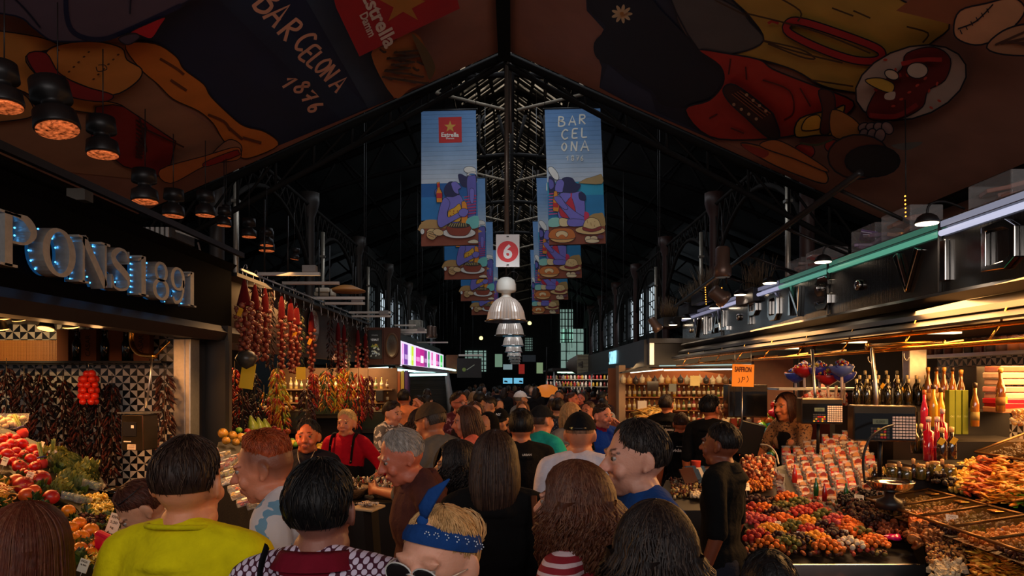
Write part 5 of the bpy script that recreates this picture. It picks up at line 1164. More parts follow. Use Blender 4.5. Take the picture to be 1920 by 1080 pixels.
for i, (x0, x1, wd3) in enumerate(((112, 134, ''), (156, 186, 'CASAR'), (208, 236, ''), (255, 284, 'CASAR'))):
 a, b = W(x0, 618, 6.85), W(x1, 679, 6.85); e = empty('cardboard_box', ((a.x + b.x) / 2, 6.85, b.z)); tag(e, 'upright brown carton on the wall shelf, ' + ('leftmost and plain', 'with vertical lettering, left one', 'plain, beside the brass pipe', 'with vertical lettering, right of the pipe')[i], 'box', 'cartons on the wall shelf')
 MB().box((0, 0, (a.z - b.z) / 2), (b.x - a.x, .1, a.z - b.z), (120, 66, 34), ch=.004).build('carton', PAPER, e)
 if wd3: m = MB(); put_text(m, wd3, (0, -.052, (a.z - b.z) / 2), (0, 0, 1), (-1, 0, 0), .05, (60, 34, 22), .01); m.build('carton_lettering', PAPER, e)
for i, x in enumerate((144, 197, 237)):
 o = MB().lathe([(.001, 0), (.042, .004), (.044, .18), (.03, .22), (.014, .25), (.014, .31), (.017, .31), (.017, .33), (.001, .33)], W(x, 679, 6.8), 14, (14, 20, 18)).build('wine_bottle', BGLASS); tag(o, 'dark wine bottle between cartons on the wall shelf, ' + ('left', 'middle', 'right')[i] + ' of three', 'bottle', 'wine bottles on the wall shelf')
p = [W(247, 615, 6.1), W(247, 640, 6.1), W(252, 655, 6.05), W(265, 666, 6.0), W(292, 668, 5.9)]
tag(MB().tube(smooth(p, 5), .022, 12).tube([W(293, 667, 5.9), W(318, 640, 5.9)], .008, 6).build('brass_pipe', BRASS), 'curved brass pipe bending down from the black fascia', 'pipe')
tag(MB().tube([W(285, 668, 5.9), W(283, 700, 5.9), W(274, 765, 5.8)], .009, 8).build('scale_rod', STEEL), 'thin steel rod carrying the hanging scale', 'rod')
e = empty('shop_scale', W(262, 845, 5.8)); e.rotation_euler = (0, 0, -.2); tag(e, 'box shaped steel shop scale hanging before the tiles', 'scale')
MB().box((0, 0, .16), (.21, .18, .30), (90, 80, 70), ch=.008).build('housing', mat('smoky_steel', (120, 104, 84), .15, .9, vary=.3, scale=4), e); MB().box((0, 0, .325), (.25, .22, .012), (210, 200, 190)).build('weighing_plate', STEEL, e)
m = MB().box((-.02, -.092, .19), (.13, .004, .12), (30, 28, 30)); m.build('display', PLASTIC, e); MB().box((.01, -.095, .21), (.026, .003, .024), (240, 235, 225)).build('white_button', PLASTIC, e)
m = MB().box((0, -.093, .04), (.08, .003, .045), (226, 205, 180)); 
for k in range(4): m.box((0, -.0955, .025 + k * .01), (.06, .001, .003), (110, 90, 80))
m.build('paper_label', PAPER, e); MB().box((-.04, -.093, .085), (.07, .003, .01), (230, 225, 215)).build('white_strip', PAPER, e)
# glowing woven glass panel and its lamps under the left canopy
m = MB(); a, b = W(-60, 682, 6.84), W(112, 638, 6.84)
for k in range(60): m.box((a.x + (b.x - a.x) * k / 60, 6.84, (a.z + b.z) / 2), (.006, .01, b.z - a.z), (226, 160, 80))
for k in range(16): m.box(((a.x + b.x) / 2, 6.835, a.z + (b.z - a.z) * k / 16), (b.x - a.x, .01, .006), (190, 120, 60))
m.box(((a.x + b.x) / 2, 6.87, (a.z + b.z) / 2), (b.x - a.x, .02, b.z - a.z), (150, 100, 60)); tag(m.build('woven_screen', mat('raffia', None, .5)), 'lit woven raffia screen above the wall shelf', 'screen')
light('SPOT', (-4.9, 6.1, 2.32), 16, (1, .62, .26), (-5.1, 6.84, 2.1), .05, cone=110, name='screen_lamp')
def par(p, tilt, r=.06):
 f = empty('reflector_lamp', p); rt = Euler((tilt, 0, 0))
 MB().lathe([(r, -.0), (r * 1.05, .01), (r * .6, .07), (r * .5, .13), (.01, .14)], (0, 0, 0), 18, (70, 56, 44), rot=rt).build('housing', DARKM, f)
 m = MB(); m.lathe([(.001, -.012), (r * .5, -.012), (r * .96, -.004)], (0, 0, 0), 18, rot=rt); m.build('glowing_face', glow('amber_face', (255, 170, 84), 5), f)
 MB().tube([(0, 0, .12), (0, 0, .22)], .008, 5).build('stem', DARKM, f); return f
for i, (x, y, t) in enumerate(((2, 597, .1), (38, 598, .4), (0, 617, .2), (86, 616, -.3), (133, 613, .2), (184, 611, .15))):
 p = W(x, y, 5.4); tag(par(p, t), 'small amber reflector lamp under the left fascia, ' + ('leftmost, upper', 'second', 'leftmost, lower', 'tilted one before the woven screen', 'brightest, left of the bottles', 'rightmost, above the cartons')[i], 'lamp', 'reflector lamps under the left fascia')
 if i in (0, 3, 4, 5): light('SPOT', p + Vector((0, -.02, -.05)), 26, (1, .5, .17), (p.x + .7, 4.1, 1.1), .04, cone=95, blend=.8, name='reflector_beam')
# industrial downlights hanging high above the left stalls
for i, (x, y, r, tl, Y) in enumerate(((108, 243, .13, -.5, 4.5), (193, 290, .105, -.15, 5.0), (272, 378, .1, -.1, 5.6), (325, 405, .09, .05, 6.1), (385, 404, .09, .05, 6.7), (424, 408, .05, .05, 7.3), (420, 423, .07, .1, 7.1), (467, 444, .08, 0, 7.9), (500, 460, .08, 0, 8.4), (500, 470, .1, 0, 9.0), (8, 200, .1, -.3, 4.05), (552, 486, .06, .3, 9.6))):
 p = W(x, y, Y); f = empty('high_bay_lamp', p); rt = Euler((tl * .2, tl * .5, 0))
 MB().lathe([(r, 0), (r * 1.06, .015), (r * .98, r * .9), (r * .5, r * 1.2), (r * .5, r * 1.5), (r * .95, r * 1.6), (r * .9, r * 2.6), (r * .2, r * 2.7)], (0, 0, 0), 24, (24, 22, 22), rot=rt).build('lamp_body', DARKM, f)
 fc = mat('reflector_facets', (236, 116, 60), .3, .5, emit=.42, vary=1.0, scale=38, bump=1, bscale=60) 
 MB().lathe([(.001, -r * .12), (r * .5, -r * .1), (r * .97, -.004)], (0, 0, 0), 24, rot=rt).build('glowing_reflector', fc, f)
 MB().tube([(0, 0, r * 2.6), (0, 0, r * 2.6 + .5)], .004, 5, (30, 28, 28)).build('suspension', DARKM, f)
 tag(f, 'black high bay lamp above left stalls, ' + ('largest, under the straw hat print', 'second, under the red print', 'third along the row', 'fourth, left of a close pair', 'fifth, right of a close pair', 'tiny upper one of a cluster', 'lower one of that cluster', 'eighth', 'ninth', 'tenth', 'cropped at the left edge', 'farthest')[i], 'lamp', 'high bay lamps above the left stalls')
e = empty('security_camera', W(377, 482, 6.9)); tag(e, 'small pale security camera hanging over the left canopy', 'camera')
MB().tube([(0, 0, .02), (-.03, -.1, -.05)], .035, 12, (150, 110, 96)).build('body', PLASTIC, e); MB().tube([(-.03, -.1, -.05), (-.033, -.108, -.054)], .02, 12, (20, 18, 18)).build('lens', PLASTIC, e); MB().tube([(0, 0, .02), (-.04, .02, .15)], .01, 5, (120, 110, 104)).build('bracket', MATTE, e)
e = empty('air_vent', W(312, 445, 7.2)); tag(e, 'white ribbed vent box jutting above the left canopy', 'vent')
m = MB().box((0, 0, 0), (.36, .5, .1), (60, 56, 54)); m.build('duct', MATTE, e); m = MB()
for k in range(7): m.box((-.16 + k * .05, -.255, 0), (.03, .02, .1), (200, 196, 190))
m.build('ribs', MATTE, e); MB().tube([(.15, -.2, .04), (.5, .3, -.05)], .012, 5, (190, 186, 180)).build('brace', MATTE, e)
o = MB().box(W(150, 367, 6.0), (.16, .12, .1), (90, 84, 76)).build('junction_box', MATTE); tag(o, 'small grey ribbed box fixed high at left behind the lamps', 'box')
# ---------------------------------------------------------------- garlic and pepper strings on the hook bar
tm = MB().sph((0, 0, 0), (.030, .030, .027), 10, (150, 78, 60)).lathe([(.008, .02), (.005, .04), (.002, .045)], (0, 0, 0), 6, (130, 70, 50)).mesh('garlic_bulb'); tm.materials.append(FOOD)
def garlic(p, L, r, n, lab, tagc=None, sc=1.0):
 e = empty('garlic_string', p); tag(e, lab, 'garlic string', 'garlic strings on the hook bar')
 k = 0
 for j in range(n):
  t = j / n; a = j * 2.4; rr = r * (.5 + .5 * math.sin(PI * min(1, t + .25)))
  o = bpy.data.objects.new('garlic_bulb', tm); COL.objects.link(o); o.parent = e
  o.location = (rr * math.cos(a), rr * math.sin(a), -.28 - (L - .28) * t); o.rotation_euler = (rnd(-1, 1), rnd(-1, 1), a); o.scale = (sc * rnd(.85, 1.15),) * 3
 m = MB().tube([(0, 0, .0), (0, 0, -.1), (0, 0, -.3)], [.012, .035, r * .9], 10, (96, 18, 22), cap=False); m.tube([(0, 0, -.25), (0, 0, -L)], .02, 6, (110, 30, 26)); m.build('red_netting', CLOTH, e)
 MB().tube(smooth([(0, 0, -.02), (-.02, 0, .08), (.01, 0, .16), (.03, 0, .14), (.028, 0, .11)], 3), .004, 5).build('hook', STEEL, e)
 if tagc: m = MB().box((0, -r - .03, -L * .45), (.05, .004, .09), tagc, Euler((0, .4, 0))); m.build('paper_tag', PAPER, e)
 return e
XB = -2.98
def bar(px): return XB * F / (px - CX)
gl = [(458, 3.02, .85, .09, 46, (240, 170, 30), 'largest net, nearest the camera'), (478, 3.0, .9, .07, 34, None, 'second, pressed behind the largest'), (497, 3.0, .88, .06, 26, None, 'third, darker'), (528, 2.98, .95, .05, 22, None, 'fourth, below a pale tag'), (545, 2.98, 1.0, .055, 24, None, 'fifth'), (556, 2.95, .98, .06, 26, (240, 170, 30), 'sixth, with yellow tag'), (584, 2.9, 1.0, .055, 26, (240, 170, 30), 'overlapping the round white sign'), (634, 2.86, 1.05, .05, 24, None, 'first of the four past the sign'), (645, 2.86, 1.15, .045, 24, None, 'second of the four past the sign'), (671, 2.84, 1.12, .05, 24, None, 'third of the four past the sign'), (685, 2.82, 1.12, .045, 22, None, 'last, beside the poster')]
for px, z, L, r, n, tc, lb in gl: garlic(Vector((XB, bar(px), z)), L, r, n, 'hanging garlic string in red netting, ' + lb, tc, 1.0 if px < 520 else .95)
for i, (px, z, L, r, c) in enumerate(((488, 3.0, .9, .06, DK), (515, 3.0, .95, .08, DK), (538, 3.0, .9, .05, [(70, 70, 40), (50, 50, 30), (96, 90, 50)]), (570, 2.95, 1.0, .08, [(60, 66, 36), (80, 84, 44), (40, 44, 26)]), (626, 2.9, 1.0, .06, DK), (658, 2.86, 1.05, .07, [(40, 36, 26), (70, 60, 36)]), (692, 2.84, .95, .05, [(130, 50, 26), (90, 40, 24), (170, 70, 30)]))):
 tag(chilli('dried_pepper_string', Vector((XB - .06, bar(px), z)), L, r, 120, c, .055), 'dark dried pepper or herb string among the garlic, ' + ('second on the bar', 'left of the pale tag', 'thin greenish one', 'greenish herbs before the round sign', 'right of the round sign', 'between the four late garlic strings', 'last beside the poster, reddish')[i], 'pepper string', 'dried strings on the hook bar')
for i in range(16):
 y = 7.7 + i * .42; m = MB(); m.tube(smooth([(0, 0, 0), (.012, 0, .02), (-.02, 0, .03), (-.01, .02, -.12), (-.01, .02, -.2), (.02, 0, -.22), (.03, 0, -.19)], 3), .004, 5); o = m.build('meat_hook', STEEL); o.location = (XB, y, 3.105); o.rotation_euler = (0, 0, rnd(-.5, .5)); tag(o, 'bright steel hook hanging on the long bar over the garlic', 'hook', 'steel hooks on the garlic bar')
# beams, cables and boxes stored above the middle stalls
bm_ = [(485, 600, 514, 8.1, .02), (530, 636, 531, 9.0, .02), (590, 684, 559, 10.4, .022), (610, 684, 569, 10.5, .02), (655, 733, 586, 12.2, .02), (660, 733, 593, 12.2, .018), (740, 780, 610, 15, .02), (718, 800, 619, 15.2, .022), (735, 800, 623, 15.2, .02), (730, 775, 627, 17, .02), (760, 840, 642, 19, .02), (860, 905, 666, 22, .03), (1270, 1320, 0, 0, 0)]
for i, (x0, x1, y, Y, r) in enumerate(bm_[:-1]):
 a, b = W(x0, y, Y), W(x1, y, Y); tag(MB().box((a + b) / 2, (b.x - a.x, .05, r * 1.9), (205, 200, 192)).build('metal_bar', mat('pale_bar', None, .35, .5)), 'pale metal bar jutting over the aisle above the left stalls, number %s from the camera' % ('one', 'two', 'three', 'four', 'five', 'six', 'seven', 'eight', 'nine', 'ten', 'eleven', 'twelve')[i], 'bar', 'metal bars above the left stalls')
 if i in (0, 3, 5, 8): tag(MB().box(b + Vector((-.12, 0, .06)), (.16, .1, .08), (150, 148, 146), ch=.005).build('driver_box', MATTE), 'small grey box on the end of a pale bar above the left stalls, ' + {0: 'nearest', 3: 'second', 5: 'third', 8: 'farthest'}[i], 'box')
 tag(MB().tube([a + Vector((.05, .05, 0)), a + Vector((.05, .05, .9))], .012, 5, (60, 56, 52)).build('bar_hanger', DARKM), None)['label'] = 'thin dark hanger rod holding pale bar %s above the left stalls' % ('one', 'two', 'three', 'four', 'five', 'six', 'seven', 'eight', 'nine', 'ten', 'eleven', 'twelve')[i]
for o in list(bpy.data.objects):
 if o.name.startswith('bar_hanger'): o['category'] = 'rod'
e = empty('white_duct_box', W(780, 612, 17)); tag(e, 'square pale box with dark streaks above the left stalls', 'box'); MB().box((0, 0, 0), (.32, .3, .3), (176, 172, 160), ch=.01).build('box', mat('dirty_white', (176, 172, 160), .7, vary=.5, scale=9), e)
for i, (px, py, Y, sx) in enumerate(((607, 545, 10.6, .22), (610, 552, 10.7, .3))): tag(MB().box(W(px, py, Y), (sx, .2, .07), (190, 180, 160), ch=.02).build('rolled_cloth', MATTE), 'pale folded bundle resting above the left stalls, ' + ('upper', 'lower')[i], 'bundle')
for i, (px, py, Y) in enumerate(((806, 634, 16.5), (813, 634, 17))): tag(canspot(W(px, py, Y), .09, .28, True), 'bright metal spotlight pair member over the juice sign, ' + ('left', 'right')[i], 'lamp')
tag(MB().lathe([(.001, 0), (.3, .0), (.3, .02), (.1, .1), (.001, .11)], W(650, 547, 11) , 20, (180, 120, 60)).build('amber_lamp', mat('lit_shade', None, .5)), 'small tilted amber shade above the third pale bar', 'lamp')
# ================================================================== RIGHT STALL GOODS
R1 = dict(z0=.95 - .518, sx=0, sy=.14)
R2 = dict(z0=.97 - .518 - .525, sx=.25, sy=.14)
def onR(px, py, up=.0, pl=R1): p = plane_hit(px, py, **pl); return p + Vector((0, 0, up))
bed('counter_block', 'dark counter under the mounds of candied fruit', [(1.42, 3.72), (2.22, 3.72), (2.6, 4.72), (1.5, 4.72)], lambda x, y: .90 + .14 * (y - 3.7), (26, 20, 18), DARKM, .0)
bed('counter_block', 'dark counter under the nuts and dried mango', [(2.24, 2.2), (2.24, 3.70), (2.6, 4.42), (2.73, 4.42), (2.73, 2.2)], lambda x, y: .91 + .14 * (y - 3.7) + .25 * (min(x, 2.6) - 2.1), (26, 20, 18), DARKM, .0)
e = empty('steel_counter_front', (1.82, 3.69, .84)); tag(e, 'long brushed steel counter edge below the candied fruit', 'counter edge')
MB().box((0, 0, .04), (.82, .03, .07), (190, 188, 186), ch=.006).build('upper_lip', STEEL, e); MB().box((0, .01, -.03), (.82, .02, .06), (190, 188, 186), ch=.004).build('lower_lip', STEEL, e)
# lower tray of nuts at the very bottom
bed('lower_tray', 'low tray of walnuts and truffles at the bottom edge of the picture', [(1.35, 2.5), (1.35, 3.35), (2.2, 3.35), (2.2, 2.5)], lambda x, y: .80, (60, 40, 26), DRY, .0, 'tray')
fruit('candy', .017, (236, 120, 30), (210, 90, 20), .8, None, n=8, key='c_or'); fruit('candy', .017, (190, 50, 36), (160, 30, 26), .8, None, n=8, key='c_rd'); fruit('candy', .017, (110, 106, 36), (80, 80, 28), .8, None, n=8, key='c_gr')
fruit('candy', .017, (240, 170, 40), (226, 140, 30), .8, None, n=8, key='c_ye'); fruit('candy', .016, (60, 26, 26), (44, 20, 20), .8, None, n=8, key='c_dk'); fruit('candy', .017, (206, 90, 84), (180, 60, 60), .8, None, n=8, key='c_pk'); fruit('candy', .018, (236, 220, 190), (226, 200, 170), .8, None, n=8, key='c_wh')
cn = {'c_or': 'bright orange', 'c_rd': 'deep red', 'c_gr': 'olive green', 'c_ye': 'golden yellow', 'c_dk': 'dark purple', 'c_pk': 'sugared pink', 'c_wh': 'white'}
for k in cn:
 PR[k][0].data.materials.clear(); PR[k][0].data.materials.append(DRY); PR[k][0].name = 'candied_fruit'
heaps = [(1420, 945, 'c_dk', 24), (1432, 962, 'c_or', 26), (1476, 940, 'c_or', 30), (1500, 950, 'c_gr', 22), (1470, 958, 'c_gr', 18), (1408, 980, 'c_pk', 26), (1430, 985, 'c_pk', 22), (1465, 982, 'c_or', 26), (1500, 968, 'c_rd', 28), (1528, 962, 'c_rd', 26), (1545, 975, 'c_gr', 24), (1512, 988, 'c_ye', 22), (1445, 1002, 'c_ye', 30), (1486, 996, 'c_gr', 26), (1520, 1005, 'c_rd', 26), (1566, 985, 'c_pk', 22), (1590, 990, 'c_or', 34), (1595, 1005, 'c_or', 26), (1462, 1018, 'c_dk', 18), (1425, 1012, 'c_rd', 18), (1475, 1025, 'c_gr', 26), (1500, 1020, 'c_dk', 20), (1530, 1018, 'c_ye', 24), (1565, 1012, 'c_dk', 24), (1552, 1032, 'c_or', 30), (1592, 1028, 'c_wh', 22), (1640, 1024, 'c_or', 34), (1614, 1008, 'c_gr', 18), (1455, 970, 'c_dk', 16), (1545, 995, 'c_dk', 16), (1410, 962, 'c_rd', 16), (1442, 1028, 'c_or', 20)]
nth = 0
fine = {}
for hi, (x, y, k, n) in enumerate(heaps):
 c = onR(x, y); sp = .085
 near = c.y < 4.28
 for j in range(n * (1 if near else 1)):
  a = j * 2.4; r = sp * math.sqrt(j / n); z = .05 * (1 - (r / sp) ** 2) + rnd(0, .012)
  p = c + Vector((r * math.cos(a), r * math.sin(a) * .8, z)); s = rnd(.8, 1.2)
  if near and nth < 290 and (j % 2 or n < 26):
   place(k, p, (rnd(0, 3), rnd(0, 3), 0), (s, s, s * 1.2), cn[k] + ' candied fruit piece in the heaps over the steel counter edge', 'candied fruit', cn[k] + ' candied fruit in heaps'); nth += 1
  else: fine.setdefault(k, []).append((p, s))
for k, L in fine.items():
 m = MB(); col = {'c_or': (232, 116, 30), 'c_rd': (186, 48, 34), 'c_gr': (104, 100, 36), 'c_ye': (236, 162, 40), 'c_dk': (58, 26, 26), 'c_pk': (200, 84, 78), 'c_wh': (234, 216, 186)}[k]
 for p, s in L: m.sph(p, (.018 * s, .016 * s, .013 * s), 7, lerp(col, (40, 20, 10), rnd(0, .2)), rot=Euler((rnd(0, 3), rnd(0, 3), 0)))
 tag(m.build('candied_fruit_heap', DRY), cn[k] + ' candied fruit filling the farther heaps of the right counter', 'candied fruit', kind='stuff')
m = MB()   # loose dark bed between the heaps
for k in range(420):
 p = onR(rnd(1398, 1660), rnd(930, 1040), .0); m.sph(p, (.016, .014, .01), 6, random.choice([(90, 40, 24), (60, 30, 24), (150, 70, 30), (110, 90, 40), (170, 60, 40)]), rot=Euler((rnd(0, 3), rnd(0, 3), 0)))
tag(m.build('mixed_dried_fruit', DRY), 'mixed dried fruit lying between the candied heaps', 'dried fruit', kind='stuff')
def heap(name, lab, box, pl, n, sz, cols, shape='ell', lift=.02, mt=DRY, cat='dried fruit'):
 m = MB(); x0, y0, x1, y1, x2, y2, x3, y3 = box
 for k in range(n):
  u, v = rnd(0, 1), rnd(0, 1); px = (x0 * (1 - u) + x1 * u) * (1 - v) + (x3 * (1 - u) + x2 * u) * v; py = (y0 * (1 - u) + y1 * u) * (1 - v) + (y3 * (1 - u) + y2 * u) * v
  p = plane_hit(px, py, **pl) + Vector((0, 0, rnd(0, 1) * lift)); c = lerp(random.choice(cols), (30, 16, 8), rnd(0, .25)); s = sz * rnd(.75, 1.25); q = Euler((rnd(0, 6), rnd(0, 6), rnd(0, 6)))
  if shape == 'ell': m.sph(p, (s, s * .72, s * .6), 7, c, rot=q)
  elif shape == 'box': m.box(p, (s, s, s), c, q)
  elif shape == 'strip':
   a = rnd(0, 6.28); d = Vector((math.cos(a), math.sin(a), rnd(-.2, .4))) * s; w = Vector((0, 0, s * .3)); m.tube([p - d, p + w * rnd(-1, 1), p + d], [s * .2, s * .4, s * .16], 5, c, flat=.35)
  elif shape == 'ring': m.lathe([(s * .35, -s * .2), (s, -s * .25), (s, s * .25), (s * .35, s * .2)], p, 9, c, rot=q)
 o = m.build(name, mt); return tag(o, lab, cat, kind='stuff')
heap('dates', 'glossy brown dates piled behind the hanging scale pan', (1585, 950, 1680, 948, 1690, 985, 1600, 990), R1, 330, .019, [(70, 30, 18), (96, 40, 20), (50, 22, 14)], lift=.05)
heap('prunes', 'black prunes heaped behind the dates', (1565, 935, 1640, 925, 1660, 950, 1590, 965), R1, 130, .02, [(26, 16, 16), (36, 22, 20)], lift=.05)
heap('figs', 'rows of dried brown figs near the steel edge', (1700, 1000, 1790, 985, 1800, 1020, 1705, 1030), R2, 150, .024, [(150, 84, 36), (120, 66, 30), (170, 100, 44)], 'ring', .04)
heap('dried_apricots', 'orange dried slices between figs and glass lids', (1712, 972, 1760, 990, 1770, 1000, 1705, 990), R2, 70, .026, [(226, 120, 36), (206, 96, 30)], 'ring', .03)
heap('dried_apricots', 'small heap of brownish dried slices left of the foil bag', (1650, 985, 1700, 990, 1700, 1015, 1645, 1010), R1, 60, .02, [(170, 80, 36), (140, 60, 30)], 'ring', .03)
heap('nuts', 'mixed nuts and seeds across the front of the right counter', (1735, 1028, 1830, 1010, 1850, 1050, 1740, 1065), R2, 520, .012, [(226, 170, 90), (120, 60, 30), (200, 130, 60), (60, 34, 20)], lift=.03, cat='nuts')
heap('coconut_cubes', 'white coconut cubes heaped at the bottom edge', (1740, 1062, 1800, 1055, 1815, 1082, 1745, 1090), R2, 130, .017, [(240, 220, 180), (226, 204, 164)], 'box', .03)
heap('dried_mango', 'curled yellow orange mango slices in the bottom right corner', (1830, 1030, 1935, 1045, 1940, 1100, 1820, 1100), R2, 420, .035, [(240, 160, 36), (226, 130, 26), (246, 184, 60)], 'strip', .06)
R0 = dict(z0=.81, sx=0, sy=0)
heap('walnuts', 'shelled walnuts in the low tray at the bottom edge', (1545, 1068, 1620, 1064, 1620, 1100, 1545, 1100), R0, 120, .02, [(190, 130, 80), (120, 70, 40), (220, 170, 120)], lift=.03, cat='nuts')
heap('truffles', 'powdered truffles beside the walnuts in the low tray', (1620, 1068, 1700, 1068, 1700, 1100, 1620, 1100), R0, 60, .022, [(206, 190, 180), (150, 110, 90), (90, 54, 40)], lift=.02, cat='sweets')
# cashews, mango strips and papaya on the rising display
def R4(x): return 1.2 + .37 * (x - 2.75)
R4p = dict(z0=1.2 - .37 * 2.75, sx=.37, sy=0)
bed('display_ramp', 'dark stepped display ramp carrying cashews and glass bins', [(2.74, 2.3), (2.74, 4.75), (4.1, 4.75), (4.1, 2.3)], lambda x, y: R4(x) - .02, (30, 22, 18), DARKM, .6)
heap('cashews', 'pale yellow cashews heaped beside the orange strips', (1800, 878, 1832, 872, 1838, 930, 1778, 920), R4p, 420, .021, [(250, 196, 76), (240, 176, 56), (250, 214, 110)], lift=.05, cat='nuts')
heap('dried_papaya', 'long red orange dried strips beside the cashews', (1835, 872, 1868, 878, 1862, 944, 1812, 932), R4p, 150, .055, [(206, 90, 26), (226, 110, 30), (180, 60, 24)], 'strip', .06)
heap('dried_pineapple', 'thick bright orange dried slices at the right edge', (1872, 878, 1945, 888, 1925, 955, 1850, 945), R4p, 260, .05, [(246, 160, 36), (236, 136, 26), (250, 180, 60)], 'strip', .07)
heap('green_sweets', 'bright green dried pieces at the right picture edge', (1912, 925, 1960, 920, 1960, 960, 1898, 952), R4p, 120, .03, [(130, 190, 30), (96, 160, 30)], 'strip', .05)
# glass-lidded bins
def bins(lab, xa, za, xb, zb, ys, fills, names):
 for i in range(len(ys) - 1):
  y0, y1 = ys[i], ys[i + 1]; e = empty('glass_lid_bin', (xa, y0, za)); tag(e, lab + names[i], 'bin', lab.strip(', ') )
  o = Vector((xa, y0, za)); q = lambda x, y, d=0: Vector((x, y, za + (zb - za) * (x - xa) / (xb - xa) + d)) - o
  m = MB()
  for a, b in (((xa, y0), (xb, y0)), ((xa, y1), (xb, y1)), ((xa, y0), (xa, y1)), ((xb, y0), (xb, y1))): m.tube([q(*a, .01), q(*b, .01)], .009, 4, (190, 150, 90))
  m.build('lid_frame', mat('lid_trim', (120, 84, 44), .4, .8), e)
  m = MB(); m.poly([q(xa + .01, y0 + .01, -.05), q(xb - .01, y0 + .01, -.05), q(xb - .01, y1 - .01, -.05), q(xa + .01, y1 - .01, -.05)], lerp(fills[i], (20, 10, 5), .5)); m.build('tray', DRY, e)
  m = MB()
  for k in range(210): 
   x, y = rnd(xa + .03, xb - .03), rnd(y0 + .03, y1 - .03); m.sph(q(x, y, rnd(-.045, -.02)), (.016, .012, .008), 6, lerp(fills[i], (30, 14, 6), rnd(0, .2)), rot=Euler((rnd(0, 3), rnd(0, 3), 0)))
  m.build('contents', DRY, e)['kind'] = 'stuff'
  m = MB(); m.poly([q(xa + .012, y0 + .012, .008), q(xb - .012, y0 + .012, .008), q(xb - .012, y1 - .012, .008), q(xa + .012, y1 - .012, .008)], (230, 230, 230)); m.build('glass_lid', mat('lid_glass', (160, 120, 60), .04, 0, alpha=.12, coat=1), e)
  m = MB().box(q((xa * .15 + xb * .85), (y0 + y1) / 2, .016), (.05, .07, .006), (190, 170, 140), ch=.002); m.build('handle', BRASS, e)
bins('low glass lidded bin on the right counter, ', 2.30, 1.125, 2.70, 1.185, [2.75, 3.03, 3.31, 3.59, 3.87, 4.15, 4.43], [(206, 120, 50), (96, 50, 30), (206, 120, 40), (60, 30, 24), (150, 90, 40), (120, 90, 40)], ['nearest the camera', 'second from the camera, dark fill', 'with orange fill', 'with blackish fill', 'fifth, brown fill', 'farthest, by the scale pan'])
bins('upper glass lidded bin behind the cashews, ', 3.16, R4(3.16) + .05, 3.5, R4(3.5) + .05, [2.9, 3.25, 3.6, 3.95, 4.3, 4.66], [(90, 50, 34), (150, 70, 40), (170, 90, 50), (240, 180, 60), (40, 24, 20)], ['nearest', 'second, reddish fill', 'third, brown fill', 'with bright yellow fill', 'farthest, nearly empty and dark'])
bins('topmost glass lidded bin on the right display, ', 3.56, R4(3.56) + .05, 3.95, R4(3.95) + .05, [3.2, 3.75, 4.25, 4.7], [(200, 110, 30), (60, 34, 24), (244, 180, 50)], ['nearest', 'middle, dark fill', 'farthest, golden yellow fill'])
for i, (k, x, y, s, lb) in enumerate((('card4', 1787, 992, 1.5, 'between figs and glass lids'), ('card4', 1888, 1022, 1.6, 'in front of the nearest low bins'), ('card4', 1611, 948, 1.3, 'behind the candied fruit by the prunes'), ('card4', 1643, 955, 1.2, 'in the dates'), ('card2', 1460, 996, .8, 'among the pink candied fruit'), ('card2', 1585, 1014, .9, 'by the white sweets'), ('card4', 1502, 1018, 1.1, 'lying on dark candied fruit'), ('card2', 1400, 925, 1.1, 'at the nut tray corner'))):
 place(k, onR(x, y, .02, R2 if x > 1700 else R1), (-.4, .1, rnd(-.3, .3)), s, 'small white price card on the right counter, ' + lb, 'price card', 'price cards on the right counter')
# folded foil bags and scoops on the dates
m = MB().sph((0, 0, .05), (.05, .04, .07), 12, (70, 60, 54), jit=.15).box((.02, -.04, .02), (.09, .03, .09), (150, 130, 120), Euler((.5, .2, .3)), ch=.01); o = m.build('foil_bag', mat('foil', None, .2, .6, vary=.4, scale=20, bump=.8, bscale=18)); o.location = onR(1688, 980, .03); tag(o, 'dark crumpled foil bag with grey paper on the dates', 'bag')
m = MB().sph((0, 0, 0), (.05, .03, .02), 10, (206, 24, 110), jit=.3); o = m.build('pink_ribbon', SHINY); o.location = onR(1676, 1018, .03); tag(o, 'shiny magenta ribbon beside the orange heap', 'ribbon')
# nut trays farther back
heap('nuts', 'golden peanuts piled in the dark tray behind the candied fruit', (1395, 902, 1448, 898, 1446, 920, 1396, 925), dict(z0=.6, sx=0, sy=.1), 420, .013, [(226, 140, 50), (200, 110, 40), (170, 84, 30)], lift=.06, cat='nuts')
bed('nut_tray', 'dark tray holding the golden peanuts', [(1.75, 4.9), (2.02, 4.9), (2.25, 5.9), (1.9, 5.9)], lambda x, y: .60 + .1 * y - .02, (24, 18, 16), DARKM, .0, 'tray')
heap('nuts', 'chocolate and almond clusters above the peanuts', (1392, 872, 1450, 868, 1450, 898, 1394, 902), dict(z0=.55, sx=0, sy=.12), 360, .02, [(190, 90, 40), (120, 50, 30), (230, 190, 140), (150, 70, 34)], lift=.08, cat='sweets')
heap('olives', 'dark mixed sweets and pistachios in trays left of the black shirt man', (1255, 905, 1330, 895, 1330, 930, 1262, 935), dict(z0=1.0, sx=0, sy=0), 500, .016, [(60, 34, 26), (120, 70, 40), (170, 150, 90), (200, 190, 160), (90, 30, 26)], lift=.05, cat='sweets')
bed('sweets_tray', 'steel edged tray stand left of the black shirt man', [(.98, 4.78), (1.4, 4.78), (1.66, 6.2), (1.40, 6.2)], lambda x, y: .99, (40, 34, 32), DARKM, .0, 'tray')
